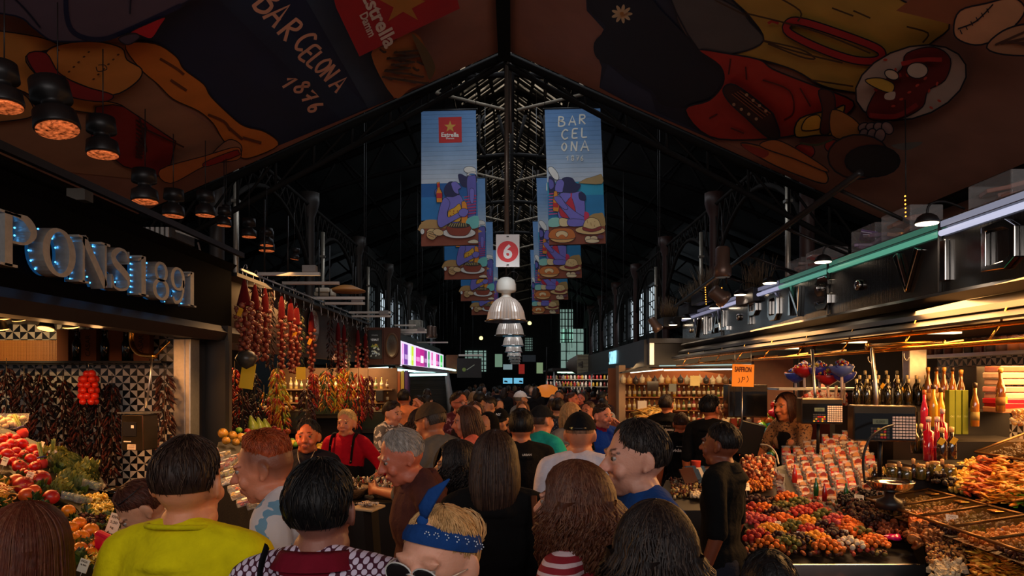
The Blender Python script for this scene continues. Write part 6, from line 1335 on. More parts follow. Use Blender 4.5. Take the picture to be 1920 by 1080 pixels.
heap('white_sweets', 'pale sweets along the steel tray edge', (1297, 925, 1322, 925, 1324, 934, 1297, 934), dict(z0=1.02, sx=0, sy=0), 70, .018, [(236, 220, 190)], lift=.02, cat='sweets')
for i in range(9):
 o = MB().box((0, 0, 0), (.1, .012, .14), random.choice([(40, 60, 90), (60, 30, 26), (190, 180, 170), (90, 70, 60)]), ch=.003).build('chocolate_bar', SHINY); o.location = W(1288 + i * 5.5, 893 - (i % 3) * 3, 5.6 + .05 * i); o.rotation_euler = (-.7, 0, .3); tag(o, 'upright wrapped bar leaning in the tray behind the black shirt man', 'chocolate bar', 'wrapped bars in the tray')
BT = lambda x, y: .935 + .15 * (y - 4.6) + .32 * max(0, x - 2.3)
# ---------------------------------------------------------------- picture bags (gift packs) in stepped rows
def bag(cols, key):
 m = MB(); n = 8; vs = []
 for j, (z, w, d) in enumerate(((0, .034, .016), (.03, .038, .02), (.09, .036, .018), (.13, .03, .006), (.15, .034, .002))):
  for k in range(n):
   a = 2 * PI * k / n; vs.append((w * math.cos(a), d * math.sin(a), z))
 m.add(vs, [(j * n + k, j * n + (k + 1) % n, (j + 1) * n + (k + 1) % n, (j + 1) * n + k) for j in range(4) for k in range(n)] + [tuple(range(n))[::-1]], (230, 220, 210))
 f = MB()
 for k in range(16): f.sph((rnd(-.022, .022), rnd(-.01, .008), rnd(.01, .07)), (.011, .009, .009), 6, random.choice(cols))
 h = MB().add([(-.032, -.016, .075), (.032, -.016, .075), (.032, -.008, .13), (-.032, -.008, .13)], [(0, 1, 2, 3)], cols[0], 0, False)
 h.add([(.026 * math.cos(t), -.014 - .003 * (math.sin(t)), .11 + .03 * math.sin(t)) for t in [PI * k / 8 for k in range(9)]], [tuple(range(9))], cols[1], 0, False)
 h.add([(-.028, -.0175, .08), (.028, -.0175, .08), (.028, -.0155, .094), (-.028, -.0155, .094)], [(0, 1, 2, 3)], (236, 224, 206), 0, False)
 put_text(h, 'BARCELONA', (0, -.0172, .087), (1, 0, 0), (0, 0, 1), .007, cols[0], wid=.048)
 PR[key] = proto('picture_bag', [(None, m, WRAP), ('sweets', f, SHINY), ('header_card', h, PAPER)])
BC = [[(186, 36, 30), (206, 140, 90), (230, 210, 190), (120, 40, 30)], [(120, 64, 40), (210, 150, 100), (226, 190, 150), (60, 34, 26)], [(60, 40, 44), (200, 90, 60), (230, 220, 210), (170, 60, 40)], [(206, 120, 60), (150, 50, 40), (240, 220, 190), (110, 60, 30)]]
for i, c in enumerate(BC): bag(c, 'bag%d' % i)
bn = ['red header', 'brown header', 'dark header', 'orange header']
bed('bag_stand', 'stepped dark stand under the picture bags of sweets', [(2.04, 4.78), (2.6, 4.78), (2.93, 5.4), (2.93, 5.95), (2.3, 5.95)], lambda x, y: BT(x, y), (30, 22, 20), DARKM, .0, 'stand')
cnt = 0
for r in range(9):
 y = 4.82 + .135 * r; x0 = 2.05 + .035 * r; x1 = min(2.64 + .05 * r, 2.93); n = int((x1 - x0) / .084)
 for k in range(n):
  x = x0 + (k + .5) * (x1 - x0) / n; i = random.choice([0, 1, 1, 2, 3])
  place('bag%d' % i, (x, y, BT(x, y) + .008), (rnd(-.25, .05), rnd(-.1, .1), rnd(-.3, .3)), rnd(.9, 1.15), 'clear bag of sweets with ' + bn[i] + ' card on the stepped stand', 'bag', 'picture bags with a ' + bn[i]); cnt += 1
for r in range(4):
 for k in range(9):
  t = k / 8; x = 2.0 + .40 * t - .035 * (3 - r); y = 4.8 + 1.1 * t; x = 2.0 + .2 * t - .035 * (3 - r); z = .9 + .07 * r
  if z < BT(x, y) + .03: i = (k + r) % 4; place('bag%d' % i, (x, y, z), (rnd(-.2, .05), rnd(-.1, .1), -.9), 1.0, 'clear bag of sweets with ' + bn[i] + ' card on the aisle side of the stepped stand', 'bag', 'side bags with a ' + bn[i])
# bright red / green novelty bottles stuck at the front
for i, (x, y, c) in enumerate(((1530, 930, (20, 90, 40)), (1546, 940, (170, 24, 26)), (1586, 940, (20, 90, 40)), (1490, 905, (200, 40, 36)))):
 o = MB().lathe([(.001, 0), (.016, 0), (.018, .05), (.014, .08), (.006, .1), (.007, .12), (.001, .125)], (0, 0, 0), 10, c).build('novelty_bottle', SHINY); o.location = W(x, y, 4.66); tag(o, 'small %s novelty bottle in front of the picture bags, %s' % ('red' if c[0] > 100 else 'green', ('left', 'middle', 'right', 'upper left')[i]), 'bottle')
# ---------------------------------------------------------------- scales
def pan_scale(p, r, lab, arm=True):
 e = empty('weighing_pan', p); tag(e, lab, 'scale')
 MB().lathe([(.001, 0), (r * .7, .012), (r * .93, .04), (r, .062), (r * 1.03, .066), (r * 1.0, .07), (r * .9, .045), (r * .6, .02), (.001, .012)], (0, 0, 0), 32, (220, 214, 205)).build('pan', CHROME, e)
 MB().lathe([(.08, -.1), (.07, -.05), (.03, -.03), (.03, 0)], (0, 0, 0), 16, (50, 44, 40)).build('pedestal', DARKM, e)
 return e
e = pan_scale(W(1668, 922, 4.15), .135, 'round steel weighing pan hanging before the glass bins')
MB().tube(smooth([(-.14, .02, .05), (-.15, .02, .2), (-.11, .02, .32), (-.02, .04, .38), (.05, .05, .40)], 5), .008, 8, (40, 36, 34)).build('curved_arm', DARKM, e)
e = pan_scale(W(1404, 838, 6.1), .115, 'far weighing pan in front of the candy bags'); MB().tube([(-.06, 0, .05), (-.06, 0, .55)], .007, 6).build('arm', STEEL, e)
def scale_head(p, w, h, lab, keys=True, rz=-.25):
 e = empty('electronic_scale', p, rz); tag(e, lab, 'scale')
 MB().box((0, 0, h / 2), (w, .16, h), (60, 54, 50), ch=.01).build('housing', mat('scale_steel', (96, 82, 66), .2, .85, vary=.2, scale=5), e)
 MB().box((0, -.083, h * .42), (w * .94, .006, h * .74), (22, 20, 20)).build('front_panel', BLACKG, e)
 if keys:
  m = MB(); 
  for i in range(7):
   for j in range(8): m.box((w * (.14 + .052 * i), -.089, h * (.12 + .08 * j)), (w * .04, .006, h * .055), (226, 206, 196))
  m.build('white_keys', PLASTIC, e)['kind'] = 'stuff'; m = MB()
  for i in range(6):
   for j in range(4): m.box((w * (-.2 + .05 * i), -.089, h * (.12 + .08 * j)), (w * .04, .006, h * .055), random.choice([(60, 56, 54), (190, 40, 36), (60, 56, 54), (220, 190, 60)]))
  m.build('number_keys', PLASTIC, e)['kind'] = 'stuff'
  m = MB().box((w * -.07, -.088, h * .56), (w * .24, .004, h * .14), (96, 110, 90)); put_text(m, '0.000', (-.07 * w, -.091, h * .56), (1, 0, 0), (0, 0, 1), h * .07, (20, 30, 24)); m.build('display', PLASTIC, e)
 MB().tube([(0, .02, 0), (0, .04, -.25)], .014, 8, (50, 46, 44)).build('column', DARKM, e)
 return e
scale_head(W(1652, 826, 4.45), .37, .23, 'large electronic shop scale with white key grid, nearer one')
scale_head(W(1536, 794, 5.6), .32, .21, 'smaller electronic shop scale behind the vendor woman', rz=-.15)
e = scale_head(W(1397, 782, 6.3), .36, .3, 'dark mirrored scale box below the saffron sign', False, 0)
MB().tube([(-.02, 0, .0), (-.02, 0, .42)], .006, 6).build('rod', STEEL, e)
tag(MB().box(W(1404, 823, 6.0), (.22, .04, .3), (16, 15, 15), Euler((.1, .25, 0)), ch=.01).build('black_folder', PLASTIC), 'tilted black board standing beside the far weighing pan', 'board')
tag(MB().tube(smooth([W(1424, 833, 6.0), W(1442, 836, 5.9), W(1455, 850, 5.8), W(1460, 870, 5.7)], 5), .007, 6, (220, 200, 170)).build('white_cable', PLASTIC), 'white cable curling from the far scale', 'cable')
# saffron sign
e = empty('saffron_sign', W(1393, 704, 5.9)); tag(e, 'orange card sign reading SAFFRON hung from the brass rail', 'sign')
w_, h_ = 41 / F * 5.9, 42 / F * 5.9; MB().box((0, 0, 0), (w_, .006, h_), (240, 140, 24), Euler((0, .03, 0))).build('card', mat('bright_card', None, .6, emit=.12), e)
m = MB(); put_text(m, 'SAFFRON', (0, -.004, h_ * .27), (1, 0, -.03), (0, 0, 1), h_ * .24, (90, 30, 16), .03, wid=w_ * .76)
for st in ([(-.035, -.03), (-.03, -.06), (-.045, -.075)], [(-.005, -.02), (-.01, -.06), (-.02, -.07)], [(-.01, -.035), (.01, -.025), (.015, -.04), (0, -.045)], [(.035, -.015), (.045, -.045), (.03, -.07)]):
 for qd in ribbon2(smooth(st, 4), .005): m.poly([(p[0], -.0045, p[1] + .01) for p in qd], (90, 30, 16))
m.build('lettering', PAPER, e); 
for k in (-1, 1): MB().tube([(k * .07, 0, h_ / 2), (k * .07, 0, h_ / 2 + .12)], .002, 4).build('wire', STEEL, e)
# ---------------------------------------------------------------- bottles
def bottle(key, prof, col, cap, lab=None, r0=.03, mt=BGLASS, tagc=None):
 m = MB().lathe(prof, (0, 0, 0), 12, col); ps = [(None, m, mt)]
 top = prof[-1]; ps.append(('stopper', MB().lathe([(top[0] * 1.15, top[1] - .02), (top[0] * 1.25, top[1] + .012), (.001, top[1] + .016)], (0, 0, 0), 10, cap), PLASTIC))
 if lab: ps.append(('label', MB().lathe([(r0 * 1.02, prof[1][1] + .04), (r0 * 1.02, prof[1][1] + .1)], (0, 0, 0), 12, lab), PAPER)); 
 if tagc: ps.append(('neck_tag', MB().box((0, -r0 - .008, prof[-1][1] * .62), (.034, .003, .045), tagc, Euler((.2, .5, 0))), PAPER))
 PR[key] = proto('bottle', ps)
sl = lambda h, r, nk=.012: [(r * .9, 0), (r, .006), (r, h * .55), (r * .75, h * .66), (nk, h * .76), (nk, h)]
bottle('oil', sl(.2, .03, .010), (34, 30, 14), (236, 210, 150), None, .03); bottle('oil_t', sl(.2, .03, .010), (46, 36, 14), (236, 210, 150), None, .03, tagc=(240, 180, 40))
bottle('tall', sl(.3, .03, .013), (112, 64, 16), (206, 150, 70), (120, 80, 30), .03); bottle('tall2', sl(.3, .028, .012), (150, 92, 20), (50, 34, 26), (150, 130, 70), .028)
bottle('red', [(.032, 0), (.034, .005), (.034, .2), (.014, .215), (.014, .29)], (150, 10, 34), (226, 190, 180), None, .034); bottle('redt', [(.03, 0), (.032, .005), (.032, .12), (.013, .15), (.013, .2)], (40, 26, 20), (226, 180, 110), None, .032, tagc=(246, 200, 50))
bottle('pink', sl(.28, .026, .012), (226, 30, 70), (240, 120, 60), None); bottle('yel', sl(.3, .03, .014), (240, 180, 40), (70, 50, 40), None)
bottle('small', sl(.11, .022, .009), (44, 26, 18), (200, 150, 96), None, .022, tagc=(206, 160, 80)); bottle('jar', [(.03, 0), (.034, .006), (.034, .07), (.024, .085)], (70, 62, 24), (150, 110, 60), None, .034, tagc=(226, 186, 70))
bed('bottle_stand', 'dark stepped stand behind the scales carrying oil bottles', [(3.18, 5.35), (3.9, 5.35), (4.1, 6.3), (2.98, 6.3)], lambda x, y: 1.66 + .18 * (y - 5.4), (30, 22, 18), DARKM, .9, 'stand')
on = 0
for r, (y, z, xa, xb) in enumerate(((5.6, 1.695, 1606, 1742), (5.78, 1.727, 1612, 1736), (6.0, 1.767, 1622, 1722))):
 n = (8, 8, 6)[r]
 for k in range(n):
  px = xa + (xb - xa) * k / (n - 1); X = (px - CX) / F * y; t = (r * 5 + k * 3) % 7 in (1, 4)
  place('oil_t' if t else 'oil', (X, y, z), None, 1.0, ('dark oil bottle with a yellow tag on the stepped stand' if t else 'plain dark oil bottle with pale stopper on the stepped stand') + ', ' + ('front', 'middle', 'back')[r] + ' row', 'bottle', ('tagged' if t else 'plain') + ' oil bottles, %s row' % ('front', 'middle', 'back')[r])
for i, px in enumerate((1740, 1756, 1770, 1786, 1802)):
 place('tall' if i % 2 == 0 else 'tall2', ((px - CX) / F * 5.5, 5.5, 1.69 - (0 if i < 4 else .02)), None, 1.0, 'tall amber bottle beside the oil bottles, ' + ('leftmost', 'second', 'middle', 'fourth', 'rightmost')[i], 'bottle', 'tall amber bottles')
for i, px in enumerate((1781, 1793, 1806)):
 o = MB().box((0, 0, .16), (.042, .05, .32), (128, 140, 30), ch=.003).build('tall_green_carton', PAPER); o.location = W(px, 814, 4.95); m = MB(); put_text(m, 'OLI', (0, -.0265, .13), (1, 0, 0), (0, 0, 1), .012, (220, 220, 150)); m.build('lettering', PAPER, o); tag(o, 'tall olive green carton beside the yellow bottle, ' + ('left', 'middle', 'right')[i] + ' of three', 'carton')
bed('low_bottle_stand', 'dark shelf under the green cartons and red bottles', [(2.96, 4.79), (3.75, 4.79), (3.75, 5.3), (2.96, 5.3)], lambda x, y: 1.47 , (30, 22, 18), DARKM, .9, 'stand')
for i, (k, px, py, Y, lb) in enumerate((('pink', 1733, 805, 5.1, 'pink bottle with orange stopper'), ('yel', 1750, 800, 5.1, 'yellow bottle between pink bottle and green cartons'), ('yel', 1764, 805, 5.15, 'second yellow bottle touching the green cartons'), ('oil', 1716, 850, 4.9, 'dark bottle left of the red bottles'), ('oil', 1727, 850, 4.95, 'dark bottle just behind the red bottles'), ('red', 1741, 864, 4.7, 'red square bottle, left of the pair'), ('red', 1757, 864, 4.7, 'red square bottle, right of the pair'), ('red', 1767, 846, 4.9, 'red bottle standing behind the pair'), ('redt', 1766, 862, 4.55, 'small dark bottle with yellow tag, left'), ('redt', 1784, 860, 4.6, 'small dark bottle with yellow tag, right'), ('tall2', 1828, 800, 4.9, 'tall dark bottle with square tag beside green cartons'), ('tall', 1876, 772, 4.9, 'amber bottle in front of the stacked packs'))):
 place(k, W(px, py, Y), None, 1.0, lb, 'bottle')
bed('front_bottle_plinth', 'black plinth under the red bottles and small jars', [(2.62, 4.45), (3.3, 4.45), (3.2, 4.77), (2.62, 4.77)], lambda x, y: 1.345, (20, 16, 15), DARKM, .9, 'stand')
for i in range(9):
 k = 'jar' if i % 2 == 0 else 'small'; place(k, W(1672 + i * 13.5, 898 + (i % 3) * 4 - i * .8, 4.42 + .02 * (i % 2)), None, 1.0, ('squat jar with yellow tag' if k == 'jar' else 'slim little bottle with tag') + ' in the row above the low bins', 'jar', 'little jars above the low bins' if k == 'jar' else 'slim bottles above the low bins')
for i in range(7): place('small', W(1640 + i * 12, 905 + (i % 2) * 5, 4.55), None, 1.0, 'small corked bottle between the picture bags and low bins', 'bottle', 'small corked bottles')
heap('black_olives', 'heap of black fruit behind the cashews', (1760, 872, 1800, 868, 1790, 915, 1740, 905), dict(z0=1.25, sx=0, sy=0), 160, .018, [(24, 18, 18), (40, 26, 22)], lift=.06)
# dark cabinet and stacked packs
tag(MB().box(W(1830, 735, 5.6), (.2, .3, .42), (24, 18, 20), ch=.005).build('dark_tin', mat('satin_dark', None, .35)), 'tall dark tin standing right of the amber bottles', 'tin')
for i, (py, c) in enumerate(((768, (170, 120, 90)), (760, (190, 30, 40)), (752, (190, 24, 50)), (742, (206, 170, 160)), (730, (220, 150, 140)), (716, (226, 190, 170)), (704, (230, 200, 180)), (692, (190, 120, 100)))):
 o = MB().box(W(1888 + (i % 2) * 3, py, 5.2), (.24, .2, .045), c, Euler((0, 0, rnd(-.1, .1))), ch=.008).build('flat_pack', SHINY); tag(o, 'flat wrapped pack in the stack right of the dark tin, ' + ('lowest', 'second from bottom, red', 'third from bottom, crimson', 'fourth from bottom', 'fourth from top, rosy', 'third from top', 'second from top', 'topmost')[i], 'pack', 'stack of flat packs')
o = MB().box(W(1880, 750, 5.0), (.07, .004, .05), (236, 180, 60)).build('yellow_label', PAPER); tag(o, 'square yellow price label before the stacked packs', 'label')
m = MB()
for k in range(60):
 p = W(rnd(1895, 1950), rnd(765, 800), 4.4); p.z = 1.62 + rnd(0, .08); m.sph(p, (.02, .015, .012), 6, random.choice([(240, 190, 90), (250, 220, 150), (200, 130, 60)]), rot=Euler((rnd(0, 3), rnd(0, 3), 0)))
tag(m.build('wrapped_nougat', SHINY), 'shiny golden wrapped sweets heaped at the right edge', 'sweets', kind='stuff')
# ground spice jars on the high shelf
tag(MB().box((4.05, 5.9, 2.12), (.2, 1.7, .03), (200, 190, 190)).build('high_shelf', STEEL), 'pale metal shelf under the row of spice jars', 'shelf')
jc = [(206, 120, 60), (120, 60, 40), (190, 80, 40), (220, 140, 50), (70, 50, 40), (150, 40, 30), (60, 40, 36), (150, 80, 40), (226, 130, 40), (190, 110, 60)]
for i, c in enumerate(jc):
 y = 6.55 - i * .135; p = Vector((4.03, y, 2.136)); m = MB().lathe([(.05, 0), (.052, .004), (.052, .1), (.05, .102)], (0, 0, 0), 14, c); o = m.build('spice_jar', SHINY); o.location = p
 MB().lathe([(.054, .0), (.054, .115)], (0, 0, 0), 14).build('glass', WRAP, o); MB().lathe([(.052, .1), (.055, .12), (.001, .125)], (0, 0, 0), 14, (120, 60, 30)).build('lid', PLASTIC, o)
 tag(o, 'round jar of %s ground spice on the high shelf, place %s from the left' % (('tan', 'brown', 'rust', 'ochre', 'dark', 'crimson', 'black', 'chestnut', 'bright orange', 'sandy')[i], ('one', 'two', 'three', 'four', 'five', 'six', 'seven', 'eight', 'nine', 'ten')[i]), 'jar', 'spice jars')
tag(MB().box(W(1715, 688, 5.9), (.16, .1, .4), (190, 184, 200), ch=.01).build('pale_pillar', mat('satin_steel', (190, 182, 174), .38, .85, vary=.1)), 'pale steel pillar behind the oil bottles', 'pillar')
# lollipop cones in red and blue
for i, (px, py, Y, c) in enumerate(((1492, 700, 6.6, (60, 84, 190)), (1508, 690, 6.4, (200, 30, 34)), (1536, 690, 6.3, (70, 60, 160)), (1552, 705, 6.2, (190, 30, 34)), (1582, 700, 6.1, (60, 70, 170)), (1578, 688, 6.0, (90, 110, 190)))):
 e = empty('lollipop_cone', W(px, py + 14, Y)); e2 = e; tag(e, ('red bowl' if c[0] > 150 else 'blue bowl') + ' of wrapped lollipops hanging behind the vendor, ' + ('leftmost', 'upper left', 'upper middle', 'right of centre', 'rightmost', 'behind the rightmost')[i], 'sweets', 'lollipop bowls')
 MB().lathe([(.02, -.02), (.08, .02), (.105, .07), (.1, .075), (.02, .04)], (0, 0, 0), 18, c).build('bowl', PLASTIC, e); m = MB()
 for k in range(40):
  a, r = rnd(0, 6.28), rnd(0, .1); m.sph((r * math.cos(a), r * math.sin(a), .07 + (.1 - r) * .6), .013, 6, random.choice([c, (220, 200, 200), (230, 190, 60), (40, 60, 150), (190, 40, 50)]))
 m.build('lollipops', SHINY, e)['kind'] = 'stuff'; MB().tube([(0, 0, 0), (.005, 0, -.2)], .012, 6, (226, 200, 190)).build('stand', PLASTIC, e)
tag(MB().box(W(1535, 729, 6.3), (.85, .3, .02), (170, 170, 190)).build('glass_shelf', STEEL), 'bluish metal shelf under the lollipop bowls', 'shelf')
for i, (px, py) in enumerate(((1556, 770), (1566, 765), (1574, 772))): tag(MB().tube([W(px, py, 5.9), W(px + 6 * i - 4, py - 42, 5.9)], .012, 6, (190, 150, 120)).build('candy_cane', PLASTIC), 'tall pale stick rising beside the small scale, ' + ('left', 'middle', 'right')[i], 'stick')
# candy mountain behind the vendor
CPL = []; CC9 = [(214, 30, 70), (226, 60, 120), (240, 210, 190), (60, 170, 180), (230, 200, 40), (120, 190, 40), (200, 40, 40), (240, 230, 230), (230, 120, 60)]
for k in range(190):
 u = rnd(0, 1); px = 1372 + 95 * u + rnd(-8, 8); py = 870 - 125 * u + rnd(0, 70) * (1 if rnd(0, 1) < .7 else .3)
 if py > 880: continue
 Y = 7.2 + rnd(-.15, .2);
 if len(CPL) < 9: o = MB().sph((0, 0, 0), (.055, .04, .045), 9, CC9[len(CPL)], jit=.22).build('candy_packet', SHINY); CPL.append(o)
 else: o = CPL[k % 9].copy(); COL.objects.link(o)
 o.location = W(px, py, Y); o.rotation_euler = (rnd(0, 3), rnd(0, 3), rnd(0, 3)); tag(o, 'small colourful wrapped sweet packet in the candy wall behind the vendor', 'sweets', 'candy wall packets')
bed('candy_wall_stand', 'sloping stand behind the wall of candy packets', [(2.2, 7.3), (3.4, 7.3), (3.6, 7.9), (2.3, 7.9)], lambda x, y: .95 + .65 * (x - 2.2), (120, 50, 50), MATTE, .4, 'stand')
m = MB()
for k in range(130): m.sph(W(rnd(1508, 1590), rnd(738, 760), 6.15), .022, 6, random.choice([(240, 190, 150), (226, 120, 60), (250, 220, 190), (210, 80, 50)]))
tag(m.build('wrapped_sweets', SHINY), 'row of pale wrapped sweets under the bluish shelf', 'sweets', kind='stuff')
# ---------------------------------------------------------------- bottle shelves of the stall behind (facing the camera)
e = empty('display_shelving', (3.3, 12.9, 0)); tag(e, 'orange lit wooden shelving full of bottles behind the shop assistants', 'shelving')
MB().box((0, .25, 1.3), (2.9, .06, 1.6), (150, 84, 40)).build('back_board', MATTE, e); MB().box((-1.25, 0, 1.2), (.12, .4, 1.9), (190, 150, 110)).build('side_post', MATTE, e)
for z in (1.05, 1.3, 1.55, 1.8): MB().box((.05, .1, z), (2.6, .3, .025), (170, 100, 50)).build('shelf', MATTE, e)
bc_ = [(60, 36, 20), (110, 70, 24), (190, 140, 40), (40, 50, 24), (150, 30, 26), (220, 190, 110), (90, 110, 40)]
for i, c in enumerate(bc_): bottle('sh%d' % i, sl(.19, .03, .011), c, random.choice([(236, 200, 120), (200, 150, 60), (230, 225, 220)]), (230, 210, 170), .03)
for z in (1.062, 1.312, 1.562):
 for k in range(26):
  x = 2.12 + k * .093; place('sh%d' % random.randrange(7), (x, 12.85 + rnd(-.03, .03), z), None, rnd(.85, 1.12), 'small labelled bottle on the %s shelf behind the assistants' % {1.062: 'lowest', 1.312: 'middle', 1.562: 'top'}[z], 'bottle', 'bottles on the %s far shelf' % {1.062: 'lowest', 1.312: 'middle', 1.562: 'top'}[z])
tag(MB().box(W(1224, 724, 12.2), (.2, .03, .17), (20, 26, 40)).build('dark_screen', BLACKG), 'small dark blue screen on the far shelving', 'screen')
tag(MB().box(W(1261, 727, 12.2), (.13, .03, .14), (120, 120, 110)).build('grey_notice', PAPER), 'small grey notice above the first assistant', 'notice')
tag(MB().box(W(1303, 714, 12.2), (.17, .03, .18), (226, 200, 130)).build('pale_carton', PAPER), 'pale carton on top of the far shelves', 'carton')
tag(MB().box(W(1204, 763, 12.3), (.16, .03, .22), (206, 190, 170)).build('paper_notice', PAPER), 'white paper notice under the bottle shelf', 'notice')
tag(MB().box(W(1448, 740, 9.6), (.55, .1, 1.1), (90, 36, 24)).build('wooden_screen', mat('red_wood', (90, 38, 26), .5, vary=.3, scale=5)), 'dark red wooden panel right of the saffron sign', 'panel')
for i in range(24):
 o = MB().lathe([(.001, -.07), (.05, -.05), (.055, .03), (.02, .06), (.004, .1)], (0, 0, 0), 8, random.choice([(210, 190, 150), (60, 50, 44), (190, 140, 70), (120, 90, 60)])).build('hanging_sausage', FOOD); o.location = W(1168 + i * 12, 712 + (i % 3), 12.35) ; tag(o, 'small hanging cured piece below the long shelf light', 'sausage', 'cured pieces under the shelf light')
heap('cured_sticks', 'golden bread sticks stacked left of the assistants', (1195, 772, 1240, 768, 1240, 800, 1192, 800), dict(z0=.3, sx=0, sy=.08), 90, .12, [(226, 170, 70), (200, 140, 50)], 'strip', .1, cat='bread')
bed('assistants_counter', 'low counter with goods in front of the far assistants', [(1.9, 9.0), (3.9, 9.0), (3.9, 10.2), (1.9, 10.2)], lambda x, y: 1.0, (70, 50, 36), MATTE, .0)
for i in range(34):
 c = random.choice([(190, 60, 40), (226, 200, 160), (200, 140, 50), (120, 40, 30), (236, 220, 190), (220, 120, 40)]); o = MB().box((0, 0, .06), (.09, .06, rnd(.1, .16)), c, ch=.006).build('small_box', SHINY); o.location = (2.7 + (i % 12) * .12, 9.2 + (i // 12) * .3, 1.01 + .1 * (i // 12)); tag(o, 'small bright grocery box on the low counter behind the assistants', 'box', 'grocery boxes behind the assistants')
o = MB().lathe([(.03, 0), (.042, .13), (.044, .135)], (0, 0, 0), 12, (206, 60, 40)).build('paper_cup', PAPER); o.location = W(1305, 893, 5.9); tag(o, 'striped paper cup in the tray before the assistants', 'cup')
# ================================================================== MIDDLE LEFT STALL
TM = lambda x, y: .92 - .39 * (x + 1.8)
M0 = dict(z0=.92 - .702, sx=-.39, sy=0)
def onM(px, py, up=0): p = plane_hit(px, py, **M0); return p + Vector((0, 0, up))
bed('fruit_counter', 'dark fruit counter behind the boy with reddish hair', [(-1.76, 4.95), (-1.72, 5.3), (-1.95, 7.5), (-2.86, 7.5), (-2.84, 6.6), (-2.47, 5.62)], lambda x, y: TM(x, y) - .03, (30, 26, 18), LEAF, .0)
tag(MB().tube([(-1.74, 4.93, .93), (-2.50, 5.62, 1.20)], .015, 8).build('counter_edge', BRASS), 'thin warm metal edge of the fruit counter', 'edge')
for i, (x, y, k, s, lb, ct) in enumerate(((418, 818, 'melon', 1, 'leftmost', 0), (436, 822, 'melon', .9, 'second', 0), (452, 826, 'melon', .95, 'third', 0), (424, 832, 'melon', .8, 'low, left', 0), (442, 835, 'melon', .75, 'low, right', 0), (476, 818, 'melon', .9, 'behind the reddish hair', 0))):
 place(k, onM(x, y, .03), (rnd(-.5, .5), rnd(-.5, .5), 0), s * .8, 'round golden melon in the small heap above the boy, ' + lb, 'melon', 'golden melons')
for i, (x, y, k) in enumerate(((448, 812, 'green_apple'), (464, 814, 'red_apple'), (462, 822, 'green_apple'), (514, 808, 'red_apple'), (522, 812, 'peach'), (530, 818, 'red_apple'), (540, 814, 'peach'), (506, 816, 'onion'), (536, 826, 'lemon'), (548, 832, 'green_apple'), (554, 838, 'green_apple'))): place(k, onM(x, y, .03), None, .95, {'green_apple': 'green', 'red_apple': 'red', 'peach': 'orange', 'onion': 'pale', 'lemon': 'yellow'}[k] + ' round fruit behind the boy, ' + ('by the melons', 'by the melons', 'touching the melons', 'behind the gourds', 'behind the gourds', 'right of the gourds', 'far right of gourds', 'below the gourds', 'left of the man in navy', 'left of the man in navy, lower', 'close to the navy collar')[i], 'fruit')
for i, (x, y) in enumerate(((536, 834), (549, 836), (542, 845), (600, 842), (608, 838), (598, 848))): place('lemon', onM(x, y, .03), (0, 1.3, i), 1.25, 'large yellow fruit beside the man in navy, ' + ('upper left', 'upper left nearer him', 'lowest left', 'right side upper', 'right side', 'right side lowest')[i], 'fruit', 'yellow fruits by the man in navy')
for i, (x, y) in enumerate(((478, 795), (492, 798), (504, 800))):
 m = MB().lathe([(.001, 0), (.05, .02), (.058, .07), (.04, .13), (.02, .18), (.012, .2), (.001, .205)], (0, 0, 0), 12, (140, 150, 50)); o = m.build('green_gourd', FOOD); o.location = onM(x, y + 18, .0); o.rotation_euler = (0, -.25, 0); tag(o, 'pale green gourd standing above the boy, ' + ('left', 'middle', 'right')[i], 'gourd')
PKC = [(226, 60, 40), (240, 200, 60), (240, 120, 40), (236, 230, 220), (200, 190, 60), (190, 40, 40), (236, 170, 60)]
TB = []
for k in range(44):
 if k < 7:
  m = MB().box((0, 0, .02), (.13, .09, .04), (230, 225, 220), ch=.008); o = m.build('fruit_tray', WRAP); f = MB()
  for j in range(12): f.sph((rnd(-.05, .05), rnd(-.035, .035), rnd(.01, .035)), (.016, .013, .012), 6, lerp(PKC[k], (80, 40, 20), rnd(0, .4)))
  f.build('cut_fruit', FOOD, o); MB().box((.0, 0, .043), (.05, .035, .002), (240, 235, 230)).build('sticker', PAPER, o); TB.append((o, kids(o)))
 else: o = copy_tree(TB[k % 7][0], ch=TB[k % 7][1])
 r, c = divmod(k, 6); o.location = onM(398 + c * 22 + r * 9 + rnd(-3, 3), 858 + r * 13.5 + c * 5, .03); o.rotation_euler = (.15, -.25, .3 + rnd(-.2, .2)); tag(o, 'packed tray of %s cut fruit on the counter before the boy' % ('red', 'yellow', 'orange', 'white', 'lime', 'crimson', 'amber')[k % 7], 'tray', '%s fruit trays' % ('red', 'yellow', 'orange', 'white', 'lime', 'crimson', 'amber')[k % 7])
